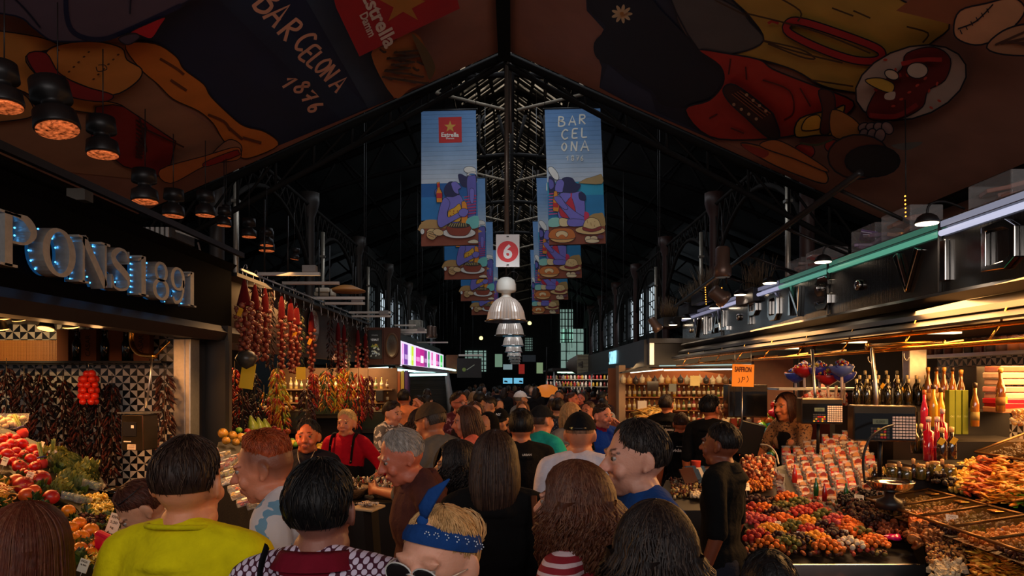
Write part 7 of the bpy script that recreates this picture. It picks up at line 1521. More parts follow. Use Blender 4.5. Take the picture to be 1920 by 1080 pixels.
# strings and bundles hanging inside the middle stall
YE = [(240, 190, 40), (226, 150, 30), (206, 60, 26), (190, 200, 60)]; RE = [(170, 24, 20), (206, 40, 26), (120, 20, 20), (226, 120, 30)]; MX = [(240, 180, 40), (60, 90, 30), (190, 40, 24), (226, 110, 30), (30, 60, 24)]
HG = [(395, 690, 8.0, 1.0, .14, DK, 'darkest, beside the steel pillar'), (412, 700, 8.4, 1.1, .12, [(40, 50, 24), (60, 70, 30), (30, 34, 20)], 'olive green'), (425, 720, 8.6, .9, .12, [(170, 70, 36), (120, 40, 26), (200, 100, 50)], 'rusty orange'), (455, 735, 8.2, .75, .14, [(60, 24, 20), (90, 40, 26), (40, 20, 16)], 'dark brown below the yellow card'), (478, 700, 8.5, .9, .09, DK, 'slim dark one right of the yellow card'), (520, 692, 8.3, .45, .12, YE, 'bright yellow and short'), (530, 730, 8.5, .6, .12, YE, 'yellow with red ends, longest bright one'), (512, 745, 8.6, .4, .09, RE, 'red one under the yellow'), (576, 728, 8.0, .8, .13, [(60, 20, 18), (44, 16, 16), (80, 26, 20)], 'dense maroon cluster above the man in navy'), (588, 700, 8.6, .4, .06, RE, 'bright red, short and slim'), (612, 695, 9.2, .5, .13, MX, 'mixed yellow, green and red'), (632, 700, 9.4, .5, .12, YE, 'yellow, right of the mixed one'), (655, 695, 9.6, .7, .12, MX, 'mixed colours above the blonde woman'), (672, 700, 9.8, .75, .12, RE, 'red one right of the blonde woman'), (690, 705, 10, .6, .1, [(96, 30, 30), (120, 40, 30)], 'dull maroon at the stall end'), (645, 690, 10.4, .5, .08, YE, 'pale yellow behind the others'), (440, 690, 9.5, .8, .1, RE, 'small red one far inside'), (495, 735, 9.6, .8, .12, MX, 'mixed one far inside')]
for i, (px, py, Y, L, r, c, lb) in enumerate(HG):
 tag(chilli('pepper_string', W(px, py, Y), L, r, 110, c, .075, FOOD), 'hanging pepper string inside the middle left stall, ' + lb, 'pepper string', 'pepper strings in the middle left stall')
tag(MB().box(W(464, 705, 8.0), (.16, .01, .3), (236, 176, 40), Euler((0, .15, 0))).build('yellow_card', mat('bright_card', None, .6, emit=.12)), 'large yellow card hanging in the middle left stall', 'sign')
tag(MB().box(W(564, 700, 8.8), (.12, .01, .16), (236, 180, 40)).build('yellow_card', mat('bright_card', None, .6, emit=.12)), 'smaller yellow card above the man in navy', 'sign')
tag(MB().lathe([(.001, -.12), (.08, -.08), (.12, 0), (.08, .07), (.02, .1)], W(462, 672, 7.6), 14, (70, 66, 60)).build('dark_gourd', FOOD), 'dark round gourd hanging beneath the first garlic nets', 'gourd')
tag(MB().lathe([(.001, -.18), (.1, -.14), (.12, 0), (.08, .1), (.12, .16), (.1, .22), (.02, .26)], W(716, 715, 13.2), 14, (240, 200, 120)).build('pale_cheese', FOOD), 'large pale bulbous cheese hanging left of the striped panels', 'cheese')
tag(MB().box(W(712, 742, 12.5), (.13, .1, .2), (60, 54, 50), ch=.01).build('loudspeaker', PLASTIC), 'small grey loudspeaker under the pale cheese', 'speaker')
for i, (px, py, wx, hz, Y) in enumerate(((628, 765, .8, .3, 10.5), (540, 790, .6, .3, 9), (680, 790, .9, .35, 10.8), (740, 800, .5, .5, 11))):
 e = empty('glass_counter', W(px, py, Y)); tag(e, 'glass fronted display case inside the left stalls, ' + ('behind the blonde woman', 'above the man in navy', 'right of the blonde woman', 'behind the grey dress woman')[i], 'display case')
 MB().box((0, 0, 0), (wx, .4, hz), (70, 66, 60), ch=.01).build('case', mat('case_metal', (96, 92, 86), .25, .7), e); MB().box((0, -.21, .02), (wx * .92, .01, hz * .7), (140, 150, 140)).build('glass_front', mat('dim_glass', (60, 70, 64), .08, coat=.5), e); m = MB()
 for k in range(10): m.sph((rnd(-.4, .4) * wx, -.16, hz / 2 + .03), .035, 7, random.choice([(226, 170, 60), (150, 60, 40), (220, 200, 150)]))
 m.build('goods', FOOD, e)['kind'] = 'stuff'; MB().box((0, .1, -hz / 2 - .35), (wx, .3, .7), (30, 26, 24)).build('base', DARKM, e)
e = empty('back_shelving', (-3.3, 12.6, 0)); tag(e, 'warm lit shelving of small jars behind the hanging peppers', 'shelving')
MB().box((0, .2, 1.35), (2.3, .05, 1.5), (110, 74, 40)).build('back_board', MATTE, e)
for z in (.95, 1.2, 1.45, 1.7): MB().box((0, .05, z), (2.2, .26, .025), (150, 110, 70)).build('shelf', MATTE, e)
for z in (1.21, 1.46, 1.71):
 for k in range(20): place('sh%d' % random.randrange(7), (-4.3 + k * .105, 12.6 + rnd(-.03, .03), z + .003), None, rnd(.8, 1.1), 'small jar or bottle on the shelving behind the hanging peppers', 'bottle', 'jars behind the hanging peppers')
light('AREA', (-3.2, 12.2, 2.3), 30, (1, .66, .34), (-3.3, 12.6, 1.2), 1.6, .3, name='back_shelf_lamp')
# seafood / basket counter right of the blonde woman
bed('basket_counter', 'low dark counter of baskets beside the grey haired man', [(-1.0, 5.85), (-.85, 5.15), (-1.35, 5.05), (-1.5, 5.7)], lambda x, y: .98, (30, 28, 28), DARKM, .0)
for i, (px, py, Y) in enumerate(((-1.32, 0, 5.62), (-1.08, 0, 5.68), (-1.26, 0, 5.34), (-.98, 0, 5.36))):
 e = empty('wicker_basket', (px, Y, .985)); tag(e, 'round basket of mixed dark goods beside the grey haired man, ' + ('far left', 'far right', 'near left', 'near right')[i], 'basket', 'baskets beside the grey haired man')
 MB().lathe([(.1, 0), (.14, .06), (.15, .08), (.13, .07), (.09, .01)], (0, 0, 0), 18, (110, 84, 60)).build('basket', mat('wicker', None, .7, bump=1, bscale=60), e); m = MB()
 for k in range(34): m.sph((rnd(-.1, .1), rnd(-.1, .1), rnd(.03, .11)), (.03, .014, .012), 6, random.choice([(150, 60, 40), (200, 190, 170), (60, 44, 36), (50, 80, 40), (120, 110, 100)]), rot=Euler((rnd(0, 3), rnd(0, 3), rnd(0, 3))))
 m.build('contents', SHINY, e)['kind'] = 'stuff'
e = empty('fish_tray', W(690, 948, 3.9)); e.rotation_euler = (.1, 0, -.5); tag(e, 'small pale tray of silvery snacks right of the black hair', 'tray')
MB().box((0, 0, -.01), (.16, .12, .015), (206, 180, 140), ch=.006).build('tray', PAPER, e); m = MB()
for k in range(40): m.tube([(rnd(-.06, .06), rnd(-.04, .04), .008), (rnd(-.06, .06), rnd(-.04, .04), .014)], .005, 4, random.choice([(190, 170, 150), (110, 90, 80), (226, 210, 190)]))
m.build('snacks', SHINY, e)['kind'] = 'stuff'; MB().box((0, .02, -.5), (.06, .06, .95), (40, 34, 30)).build('stand', DARKM, e)
light('SPOT', (-1.9, 6.6, 2.6), 120, (1, .55, .2), (-2.2, 6.4, 1.2), .06, cone=110, name='fruit_stall_spot')
light('SPOT', (-2.0, 3.9, 2.15), 38, (1, .42, .13), (-1.44, 4.75, 1.5), .04, cone=40, name='fruit_stall_spot')  # spot added to warm the vendor's face, no fitting there
light('SPOT', (-2.6, 5.2, 2.5), 130, (1, .45, .14), (-1.7, 4.6, 1.4), .06, cone=80, name='fruit_stall_spot')
# ================================================================== PEOPLE
def remeshed(mb, vox, sm=4, wr=0, wsc=11):
 me = mb.mesh('r'); o = bpy.data.objects.new('r', me); r = o.modifiers.new('r', 'REMESH'); r.mode = 'VOXEL'; r.voxel_size = vox; r.use_smooth_shade = True
 if sm: q = o.modifiers.new('s', 'SMOOTH'); q.iterations = sm; q.factor = .5
 out = evaluated(o); bpy.data.objects.remove(o); bpy.data.meshes.remove(me)
 if wr: noise_mesh(out, wr, wsc)
 return out
def color_mesh(me, base, fn=None):
 n = len(me.vertices); co = np.empty(n * 3, np.float32); me.vertices.foreach_get('co', co); co = co.reshape(-1, 3)
 c = np.tile(np.array(lin(base), np.float32), (n, 1))
 if fn: fn(co, c)
 at = me.color_attributes.new('Col', 'FLOAT_COLOR', 'POINT'); at.data.foreach_set('color', c.ravel())
def pmat(name, c1, c2, kind, sc, thr=.5, rough=.85):
 """two-colour woven pattern in the cloth's own object space"""
 if name in _M: return _M[name]
 m = mat(name, c1, rough, bump=.4, bscale=40); nt = m.node_tree; N = nt.nodes; L = nt.links; b = N['Principled BSDF']
 tc = N.new('ShaderNodeTexCoord'); rp = N.new('ShaderNodeValToRGB'); rp.color_ramp.interpolation = 'CONSTANT'; rp.color_ramp.elements[0].color = lin(c1); rp.color_ramp.elements[1].color = lin(c2); rp.color_ramp.elements[1].position = thr
 if kind == 'stripe':
  t = N.new('ShaderNodeTexWave'); t.bands_direction = 'Z'; t.inputs['Scale'].default_value = sc; t.inputs['Distortion'].default_value = 1.5; t.inputs['Detail Scale'].default_value = .5; L.new(tc.outputs['Object'], t.inputs['Vector']); L.new(t.outputs['Fac'], rp.inputs[0])
 elif kind == 'dots':
  t = N.new('ShaderNodeTexVoronoi'); t.inputs['Scale'].default_value = sc; t.inputs['Randomness'].default_value = .0; mp = N.new('ShaderNodeMapping'); mp.inputs['Rotation'].default_value = (.0, .78, 0); mp.inputs['Scale'].default_value = (1, .02, 1); L.new(tc.outputs['Object'], mp.inputs[0]); L.new(mp.outputs[0], t.inputs['Vector']); L.new(t.outputs['Distance'], rp.inputs[0])
 else:
  t = N.new('ShaderNodeTexNoise'); t.inputs['Scale'].default_value = sc; t.inputs['Detail'].default_value = 2; L.new(tc.outputs['Object'], t.inputs['Vector']); L.new(t.outputs['Fac'], rp.inputs[0])
 L.new(rp.outputs[0], b.inputs['Base Color']); return m
def hairline(phi, back=1.95, side=1.32, front=.72):
 """polar angle where the hair ends; phi 0 faces front"""
 a = abs(phi)
 if a < .75: return front + (side - .25 - front) * (a / .75) ** 2
 if a < 1.35: return side - .25 + .25 * (a - .75) / .6
 if a < 1.85: return side + (back - side) * ((a - 1.35) / .5) ** 1.5
 return back
HC = Vector((0, .014, 1.600)); HR = Vector((.0835, .104, .108))
def hp(phi, th, k=1.0, R_=None): R_ = R_ or HR; return HC + Vector((R_.x * k * math.sin(th) * math.sin(phi), -R_.y * k * math.sin(th) * math.cos(phi), R_.z * k * math.cos(th)))
def hair_mesh(style, col, det, L=.3, vol=1.0, curl=0.0, part=0.0, back=1.95, side=1.32, front=.72, n=None, cut=None):
 m = MB(); c2 = lerp(col, (255, 220, 170), .12); c3 = lerp(col, (0, 0, 0), .35); K = {'far': 14, 'mid': 20, 'hero': 30}[det]; J = K // 2
 long = style in ('long', 'curly'); back = 1.6 if long else back
 tp_ = lambda th, te, k: k if long else k + (.925 - k) * max(0, min(1, (th / te - .62) / .38)) ** 1.6
 vs = []; fs = []
 for i in range(K):
  phi = -PI + 2 * PI * i / K; te = hairline(phi, back, side, front)
  for j in range(J + 1):
   th = te * j / J; k = tp_(th, te, vol * (.965 if curl else 1) + .018 * math.sin(7 * phi + 3 * th) * (th > .1)); vs.append(hp(phi, th, k))
 for i in range(K):
  for j in range(J): a = i * (J + 1) + j; b = ((i + 1) % K) * (J + 1) + j; fs.append((a, a + 1, b + 1, b))
 m.add(vs, fs, col)
 zc = lambda p: p.z
 if long:   # hanging mass behind and beside the face
  K2 = K; a0, a1 = .95, 2 * PI - .95; vs = []; fs = []; J2 = 10
  for lay in (1.0, .72):
   o = len(vs)
   for i in range(K2 + 1):
    phi = a0 + (a1 - a0) * i / K2; p = hp(phi, 1.45, vol); ee = 1 - .35 * abs(math.cos(phi)) * 0
    for j in range(J2 + 1):
     t = j / J2; w = (1 + (.08 + .12 * (curl > 0)) * math.sin(PI * min(t * 1.1, 1)) - .25 * t ** 3 * (curl == 0)) * (.93 if curl else 1); wob = .008 * math.sin(5 * phi + 9 * t) * (1 + 3 * (curl > 0))
     d = Vector((p.x - HC.x, p.y - HC.y, 0)); dn = d.normalized()
     vs.append(Vector((HC.x, HC.y, 0)) + d * w * lay + dn * wob + Vector((0, 0, p.z - t * L * (1 - .12 * abs(math.sin(3 * phi))))) + Vector((0, .02 * t, 0)))
   for i in range(K2):
    for j in range(J2): a = o + i * (J2 + 1) + j; b = a + J2 + 1; fs.append((a, a + 1, b + 1, b))
  m.add(vs, fs, lerp(col, c3, .3))
 n = n if n is not None else {'far': 0, 'mid': 160, 'hero': 700}[det]
 if long: n = int(n * 1.6)
 rr = random.Random(len(style) + int(col[0]))
 for q in range(n):
  phi = rr.uniform(-PI, PI); te = hairline(phi, back, side, front); kk = vol * rr.uniform(1.0, 1.045); P = []; rad = []
  th0 = rr.uniform(.02, .9) * te
  if style == 'short' or (not long):
   ln = .28 * (1.0 if style != 'spiky' else .6); ph1 = phi + rr.uniform(-.15, .15)
   for j in range(5): t = j / 4; th = min(th0 + ln * t, te + .06); P.append(hp(phi + (ph1 - phi) * t, th, tp_(th, te, kk) + (.05 if style == 'spiky' else .012) * t * (1 if th0 < te * .5 else .4)))
   rad = [.0016, .0018, .0016, .0012, .0004]
  else:
   sgn = 1 if phi > 0 else -1; ph = phi; tgt = phi if abs(phi) > .95 else sgn * rr.uniform(.95, 1.35)
   for j in range(7): t = j / 6; th = th0 * .3 + (1.5 - th0 * .3) * t; P.append(hp(phi + (tgt - phi) * min(1, t * 1.25) + curl * 5 * math.sin(q + 6 * t), th, kk + curl * 1.6 * t * math.sin(q * 1.7 + 5 * t)))
   e = P[-1]; d = Vector((e.x - HC.x, e.y - HC.y, 0)); dn = d.normalized(); s = Vector((-dn.y, dn.x, 0)); ll = L * (rr.uniform(.5, 1.08) if curl else rr.uniform(.85, 1.04)); f0 = rr.uniform(0, 6.28); fq = rr.uniform(5, 8)
   for j in range(1, 10 if curl else 7):
    t = j / (9 if curl else 6); w = 1 + (.10 + .25 * (curl > 0)) * math.sin(PI * min(t * 1.1, 1)) - .25 * t ** 3 * (curl == 0)
    a = curl * min(1, t * 2.5); P.append(Vector((HC.x, HC.y, e.z - ll * t)) + d * (w * rr.uniform(.995, 1.02)) + (dn * math.sin(f0 + fq * t * 3) + s * math.cos(f0 + fq * t * 3)) * a + Vector((0, .02 * t, 0)))
   rad = [.0036 if curl else .0024] * (len(P) - 1) + [.0006]
  if cut and P[-1].z < cut: continue
  m.tube(P, rad, 3, col if q % 3 else c2, cap=False)
 return m
PCOUNT = 0
def person(px, py, Y, yaw=180, det='mid', lean=0, hyaw=0, hpitch=0, htilt=0, skin=(206, 150, 118), shirt=(30, 30, 34), sleeve=.35, smat=None, hair=('short', (36, 26, 22)), hairkw=None,
  arms=None, trousers=(34, 36, 46), fat=1.0, fem=False, label='', face=None, stubble=0, fade=False, hand=True, neck=0, name='person', top=None, hscale=1.0, group=None, open_eyes=True):
 vox = {'hero': .0068, 'mid': .0105, 'far': .02}[det]
 la = R(lean)
 def T(p):
  p = Vector(p)
  if p.z <= .95: return p
  q = p - Vector((0, 0, .95)); return Vector((q.x, q.y * math.cos(la) - q.z * math.sin(la), q.y * math.sin(la) + q.z * math.cos(la))) + Vector((0, 0, .95))
 HD = Vector((0, -.012, -.042)); NB = Vector((0, .012, 1.44)); RH = Euler((R(hpitch), R(htilt), R(hyaw)), 'XYZ').to_matrix()
 def TH(p): return T(NB + RH @ ((Vector(p) - NB) * hscale)) + HD
 hc = TH((0, 0, 1.60)); tp = TH((0, .012, 1.712)); zt = H - (py - HY) / F * Y; s = zt / tp.z
 th = R(yaw); Rz = Matrix.Rotation(th, 3, 'Z'); off = Rz @ Vector((hc.x, hc.y, 0)) * s
 X = (px - CX) / F * Y; loc = Vector((X - off.x, Y - off.y, 0))
 e = empty(name, loc, th, label, 'person', group); e.scale = (s, s, s)
 w = (.93 if fem else 1.0); sw = .150 * w; bust = .012 if fem else 0
 A = arms or {}
 def arm(side):
  d = A.get(side) or ((.218 * w, .03, 1.09), (.235 * w, -.05, .85)); return [Vector((side * .166 * w, .005, 1.365))] + [Vector((side * abs(q[0]) if q[0] >= 0 else -side * abs(q[0]), q[1], q[2])) for q in d]
 def torso(g, mb, low=.80):
  f = fat; mb.cap(T((-sw, .005, 1.378)), T((sw, .005, 1.378)), .052 + g, .052 + g); [mb.cap(T((k * .03, .03, 1.425)), T((k * .13, .012, 1.393)), .038 + g, .044 + g) for k in (-1, 1)]; mb.sph(T((0, .0, 1.25)), (.158 * w * f + g, .108 * f + g, .20 + g), 16)
  mb.sph(T((0, .022, 1.33)), (.16 * w + g, .085 + g, .12 + g), 16); mb.sph(T((0, -.008 * f, 1.08)), (.142 * w * f + g, .104 * f + g, .18 + g), 16); mb.sph(T((0, .005, .92)), (.168 * f + g, .118 * f + g, .15 + g), 16)
  if fem:
   for k in (-1, 1): mb.sph(T((k * .066, -.07, 1.25)), (.055 + g * .5, .05 + g * .5, .055 + g * .5), 12)
  mb.sph(T((0, .032, 1.415)), (.088 + g, .056 + g, .046 + g * .6), 14); mb.tube([T((0, .02, 1.36)), T((0, .018, 1.43))], [.105 + g, .062 + g * .6], 16)
 def limb(mb, P, R_, g, t0=0, t1=2.0):
  for i in range(len(P) - 1):
   if i >= t1: break
   b = P[i + 1] if t1 >= i + 1 else P[i].lerp(P[i + 1], t1 - i); rb = R_[i + 1] if t1 >= i + 1 else R_[i] + (R_[i + 1] - R_[i]) * (t1 - i)
   mb.cap(P[i], b, R_[i] + g, rb + g, 12)
 AR = [.052 * fat ** .5, .038, .027]
 def TT(P): return [T(q) if i == 0 or q.z > .95 or lean else q for i, q in enumerate(P)]
 b = MB(); torso(0, b); arms3 = {k: TT(arm(k)) for k in (-1, 1)}
 for k in (-1, 1):
  limb(b, arms3[k], AR, 0)
  if hand:
   P = arms3[k]; d = (P[2] - P[1]).normalized(); up = A.get('n', {}).get(k) or Vector((-k, 0, 0)); up = (Vector(up) - d * d.dot(Vector(up))).normalized(); sd = d.cross(up) * (1 if k < 0 else -1)
   b.cap(P[2], P[2] + d * .05, .026, .024, 10); pc = P[2] + d * .055
   for q in range(4): b.cap(P[2] + d * .03 + sd * (.012 - .008 * q), P[2] + d * .095 + sd * (.030 - .020 * q), .015, .011, 8)
   for q in range(4):
    L1 = (.036, .042, .040, .030)[q]; r0 = P[2] + d * .092 + sd * (.032 - .0215 * q); d1 = (d + up * .35 + sd * (.10 - .07 * q)).normalized(); d2 = (d1 + up * .8).normalized(); r1 = r0 + d1 * L1; b.cap(r0, r1, .0092, .0085, 8); b.cap(r1, r1 + d2 * L1 * .85, .0085, .007, 8)
   tb = P[2] + d * .025 + sd * .028; t1 = tb + (d + sd * .9 + up * .3).normalized() * .042; b.cap(tb, t1, .013, .010, 8); b.cap(t1, t1 + (d * 1.1 + sd * .1 + up * .4).normalized() * .03, .0098, .008, 8)
 for k in (-1, 1):
  limb(b, [Vector((k * .09, 0, .88)), Vector((k * .1, -.01, .48)), Vector((k * .1, .02, .09))], [.082 * fat, .056, .036], 0); b.cap((k * .1, .03, .045), (k * .115, -.13, .03), .04, .032, 8)
 # head
 nr = .049 if fem else .056
 b.cap(T((0, .025, 1.39)), TH((0, .015, 1.50)), nr + .006, nr, 14)
 hb = lambda c, r, n=12: b.sph(TH(c), tuple(q * hscale for q in r), n, rot=(Matrix.Rotation(la, 3, 'X') @ RH))
 hb((0, .016, 1.612), (.0765, .095, .095), 20); hb((0, -.012, 1.585), (.068, .079, .088), 18); hb((0, -.018, 1.525), (.054 if fem else .059, .064, .058), 16); hb((0, -.058, 1.492), (.026, .022, .019)); hb((0, -.05, 1.525), (.038, .040, .030))
 for k in (-1, 1):
  hb((k * .036, -.064, 1.556), (.026, .021, .026)); hb((k * .03, -.079, 1.619), (.026, .012, .008)); hb((k * .052, .0, 1.50), (.016, .04, .025))
  b.sph(TH((k * .0815, .018, 1.585)), tuple(q * hscale for q in (.0085, .020, .031)), 14, rot=(Matrix.Rotation(la, 3, 'X') @ RH @ Matrix.Rotation(k * -.42, 3, 'Z'))); hb((k * .078, .006, 1.560), (.008, .011, .013))
  hb((k * .0315, -.0815, 1.6085), (.016, .0085, .0048), 8); hb((k * .0315, -.0795, 1.5895), (.015, .008, .004), 8)
 b.cap(TH((0, -.082, 1.606)), TH((0, -.110, 1.566)), .0085 * hscale, .0135 * hscale, 10)
 for k in (-1, 1): hb((k * .0125, -.098, 1.562), (.0095, .011, .0085), 8)
 hb((0, -.0865, 1.5335), (.025, .012, .0062), 10); hb((0, -.0855, 1.5215), (.021, .0115, .0068), 10)
 me = remeshed(b, vox, 2 if det == 'hero' else 1)
 hcol = hair[1]
 Mi = (Matrix.Rotation(la, 3, 'X') @ RH).inverted(); Mi_np = np.array(Mi); base = np.array(T(NB) + HD); NBn = np.array(NB)
 fc = face or {}
 def paint(co, c):
  p = (co - base) @ Mi_np.T / hscale + NBn; x, y, z = p[:, 0], p[:, 1], p[:, 2]; ax = np.abs(x); hd = (z > 1.46) & (np.hypot(x, y) < .16)
  def mixc(mask, col, a): c[mask, :3] = c[mask, :3] * (1 - a) + np.array(lin(col)[:3], np.float32) * a
  mixc(hd & (ax < .05) & (ax > .016) & (z > 1.54) & (z < 1.578) & (y < -.06), (196, 84, 66), .22)
  mixc(hd & (ax < .018) & (z > 1.55) & (z < 1.58) & (y < -.095), (196, 90, 70), .2)
  mixc(hd & (ax < .025) & (np.abs(z - 1.5275) < .0085 - ax * .16) & (y < -.083), fc.get('lips', (158, 70, 62)), .7)
  mixc(hd & (ax < .02) & (np.abs(z - 1.5278) < .0016) & (y < -.083), (70, 24, 22), .8)
  if stubble: mixc(hd & (z < 1.552) & (z > 1.475) & (y < .0) & ~((ax < .025) & (np.abs(z - 1.527) < .009)), (50, 40, 40), stubble)
  mixc(hd & (ax > .013) & (ax < .05) & (np.abs(z - (1.6245 - .9 * np.maximum(ax - .034, 0))) < .0042) & (y < -.06), fc.get('brow', lerp(hcol, (20, 14, 12), .3)), .85)
  if fade:
   w_ = (np.clip((z - 1.575 + .05 * np.clip(y * 20, 0, 1)) / .05, 0, 1) * np.clip((y + .062) / .04, 0, 1) * hd * .85)[:, None]; c[:, :3] = c[:, :3] * (1 - w_) + np.array(lin((96, 48, 28))[:3], np.float32) * w_
 color_mesh(me, skin, paint)
 body = bpy.data.objects.new('body', me); COL.objects.link(body); body.parent = e; me.materials.append(SKIN)
 ev = []
 if open_eyes and det != 'far':
  for k in (-1, 1):
   m = MB(); m.sph((0, 0, 0), .0112, 14, (150, 138, 130), rot=Euler((PI / 2, 0, 0))); nf = len(m.f)
   for i, f in enumerate(m.f):
    cy_ = sum(m.v[j][1] for j in f) / len(f)
    if cy_ < -.0098: m.c[i] = (14, 10, 10)
    elif cy_ < -.0078: m.c[i] = fc.get('iris', (70, 46, 30))
   o = m.build('eye', EYE, e); o.location = TH((k * .0315, -.0762, 1.599)); o.rotation_euler = (Matrix.Rotation(la, 3, 'X') @ RH).to_euler(); o.scale = (hscale,) * 3
 # clothes
 m = MB(); torso(.013, m); 
 for k in (-1, 1):
  if sleeve > 0: limb(m, arms3[k], AR, .016 if sleeve < 1 else .012, 0, sleeve * 2)
 me = remeshed(m, max(vox, .0085), 4, .006 if det != 'far' else 0, 12)
 color_mesh(me, shirt); o = bpy.data.objects.new('top' if fem else 'shirt', me); COL.objects.link(o); o.parent = e; me.materials.append(smat or CLOTH); cloth = o
 if det != 'far' or True:
  m = MB(); m.sph((0, .005, .9), (.168 * fat + .015, .118 * fat + .015, .13), 14)
  for k in (-1, 1): limb(m, [Vector((k * .09, 0, .88)), Vector((k * .1, -.01, .48)), Vector((k * .1, .02, .09))], [.09 * fat, .07, .06], .004)
  me = remeshed(m, max(vox, .014), 3); color_mesh(me, trousers); o = bpy.data.objects.new('trousers', me); COL.objects.link(o); o.parent = e; me.materials.append(CLOTH)
 if hair and hair[0] not in ('none',):
  hm = hair_mesh(hair[0], hair[1], det, **(hairkw or {})); ho = hm.build('hair', HAIR, e)
  Mh = Matrix.Rotation(la, 3, 'X') @ RH; o4 = Matrix.Translation(T(NB) + HD) @ (Mh * hscale).to_4x4() @ Matrix.Translation(-NB); ho.matrix_local = o4
 e_info = dict(e=e, T=T, TH=TH, arms=arms3, s=s, Mh=Matrix.Rotation(la, 3, 'X') @ RH, cloth=cloth)
 return e_info
def on_head(I, mb, name, mt):
 """head-space geometry carried by the head"""
 o = mb.build(name, mt, I['e']); NB = Vector((0, .012, 1.44)); o.matrix_local = Matrix.Translation(I['T'](NB) + Vector((0, -.012, -.042))) @ I['Mh'].to_4x4() @ Matrix.Translation(-NB); return o
def cap_(I, col, brim=True, back=False, name='cap', opening=False):
 m = MB(); K = 28; vs = []; fs = []; 
 for i in range(K):
  phi = 2 * PI * i / K
  for j in range(8):
   th = 1.38 * j / 7 - (.12 if abs(phi - PI) < .6 and False else 0); vs.append(hp(phi, max(th, .001), 1.07))
 for i in range(K):
  for j in range(7): a = i * 8 + j; b = ((i + 1) % K) * 8 + j; fs.append((a, a + 1, b + 1, b))
 m.add(vs, fs, col); o = on_head(I, m, name, CLOTH); m = MB()
 sg = -1 if back else 1
 if brim:
  V = []; 
  for k in range(13):
   a = -1.0 + 2.0 * k / 12; r1 = Vector((.088 * math.sin(a), -sg * .108 * math.cos(a), 0)); r2 = Vector((.098 * math.sin(a), -sg * (.108 * math.cos(a) + .075 * math.cos(a * 1.3)), 0)); V += [HC + r1 + Vector((0, 0, .028)), HC + r2 + Vector((0, 0, .012))]
  m.add(V + [v - Vector((0, 0, .006)) for v in V], [(2 * k, 2 * k + 2, 2 * k + 3, 2 * k + 1) for k in range(12)] + [(26 + 2 * k, 26 + 2 * k + 1, 26 + 2 * k + 3, 26 + 2 * k + 2) for k in range(12)] + [(2 * k + 1, 2 * k + 3, 26 + 2 * k + 3, 26 + 2 * k + 1) for k in range(12)], lerp(col, (90, 90, 90), .1)); on_head(I, m, 'cap_brim', CLOTH)
 m = MB().sph(hp(0, 0, 1.075), .008, 8, col); on_head(I, m, 'cap_button', CLOTH)
def glasses(I, col=(30, 26, 26), dark=False, up=0, r=.022):
 m = MB(); y = -.108; z = 1.597 + up; yy = y + (up * .9 if up else 0)
 for k in (-1, 1):
  c = Vector((k * .033, yy, z)); ring_ = [c + Vector((r * 1.15 * math.cos(t), .004 * abs(math.cos(t)), r * math.sin(t) * .85)) for t in [2 * PI * i / 18 for i in range(19)]]
  m.tube(ring_, .002, 5, col, cap=False); m.tube([c + Vector((k * r * 1.15, .003, .006)), Vector((k * .079, yy + .04, z + .006)), Vector((k * .082, yy + .12, z + .002))], .0022, 5, col)
 m.tube([Vector((-.01, yy, z + .004)), Vector((0, yy - .003, z + .008)), Vector((.01, yy, z + .004))], .002, 5, col); o = on_head(I, m, 'glasses_frame', PLASTIC)
 m = MB()
 for k in (-1, 1):
  m = MB(); c = Vector((k * .033, yy - .001, z)); m.add([c + Vector((0, -.004, 0))] + [c + Vector((r * 1.12 * math.cos(t), .004 * abs(math.cos(t)), r * math.sin(t) * .82)) for t in [2 * PI * i / 18 for i in range(18)]], [(0, 1 + i, 1 + (i + 1) % 18) for i in range(18)], (26, 18, 18)); on_head(I, m, 'lens', mat('dark_lens', (22, 14, 14), .06, coat=1) if dark else mat('clear_lens', (230, 230, 230), .05, alpha=.15))
def add(I, mb, name, mt=CLOTH):
 return mb.build(name, mt, I['e'])
def strap(I, a, b, w=.025, col=(20, 20, 22), name='bag_strap', out=.145, mt=None):
 """band over the torso from front/back point a to b through the shoulder"""
 m = MB(); P = smooth([I['T'](q) for q in (a if isinstance(a, list) else [a, b])], 6); m.tube(P, w, 6, col, flat=.25, up=(1, 0, 0)); return add(I, m, name, mt or CLOTH)
def collar(I, col, r=.072, z=1.425, h=.04, name='collar', back=True):
 m = MB(); vs = []; K = 24
 for i in range(K):
  a = 2 * PI * i / K; q = 1 + .15 * math.cos(a + PI / 2)
  for rr, zz in ((r + .012, z - .035), (r + .008, z), (r, z + h), (r + .01, z + h * .6), (r + .03, z - .02)): vs.append(I['T']((rr * math.cos(a), .018 + rr * math.sin(a) * 1.02, zz + .012 * math.sin(a))))
 m.add(vs, [(i * 5 + j, i * 5 + j + 1, ((i + 1) % K) * 5 + j + 1, ((i + 1) % K) * 5 + j) for i in range(K) for j in range(4)], col); return add(I, m, name)
LEFT, RIGHT, AWAY, TO = -90, 90, 180, 0
V3 = Vector
SK, SKD, SKR, SKT = (206, 146, 112), (150, 92, 60), (220, 156, 124), (190, 130, 96)
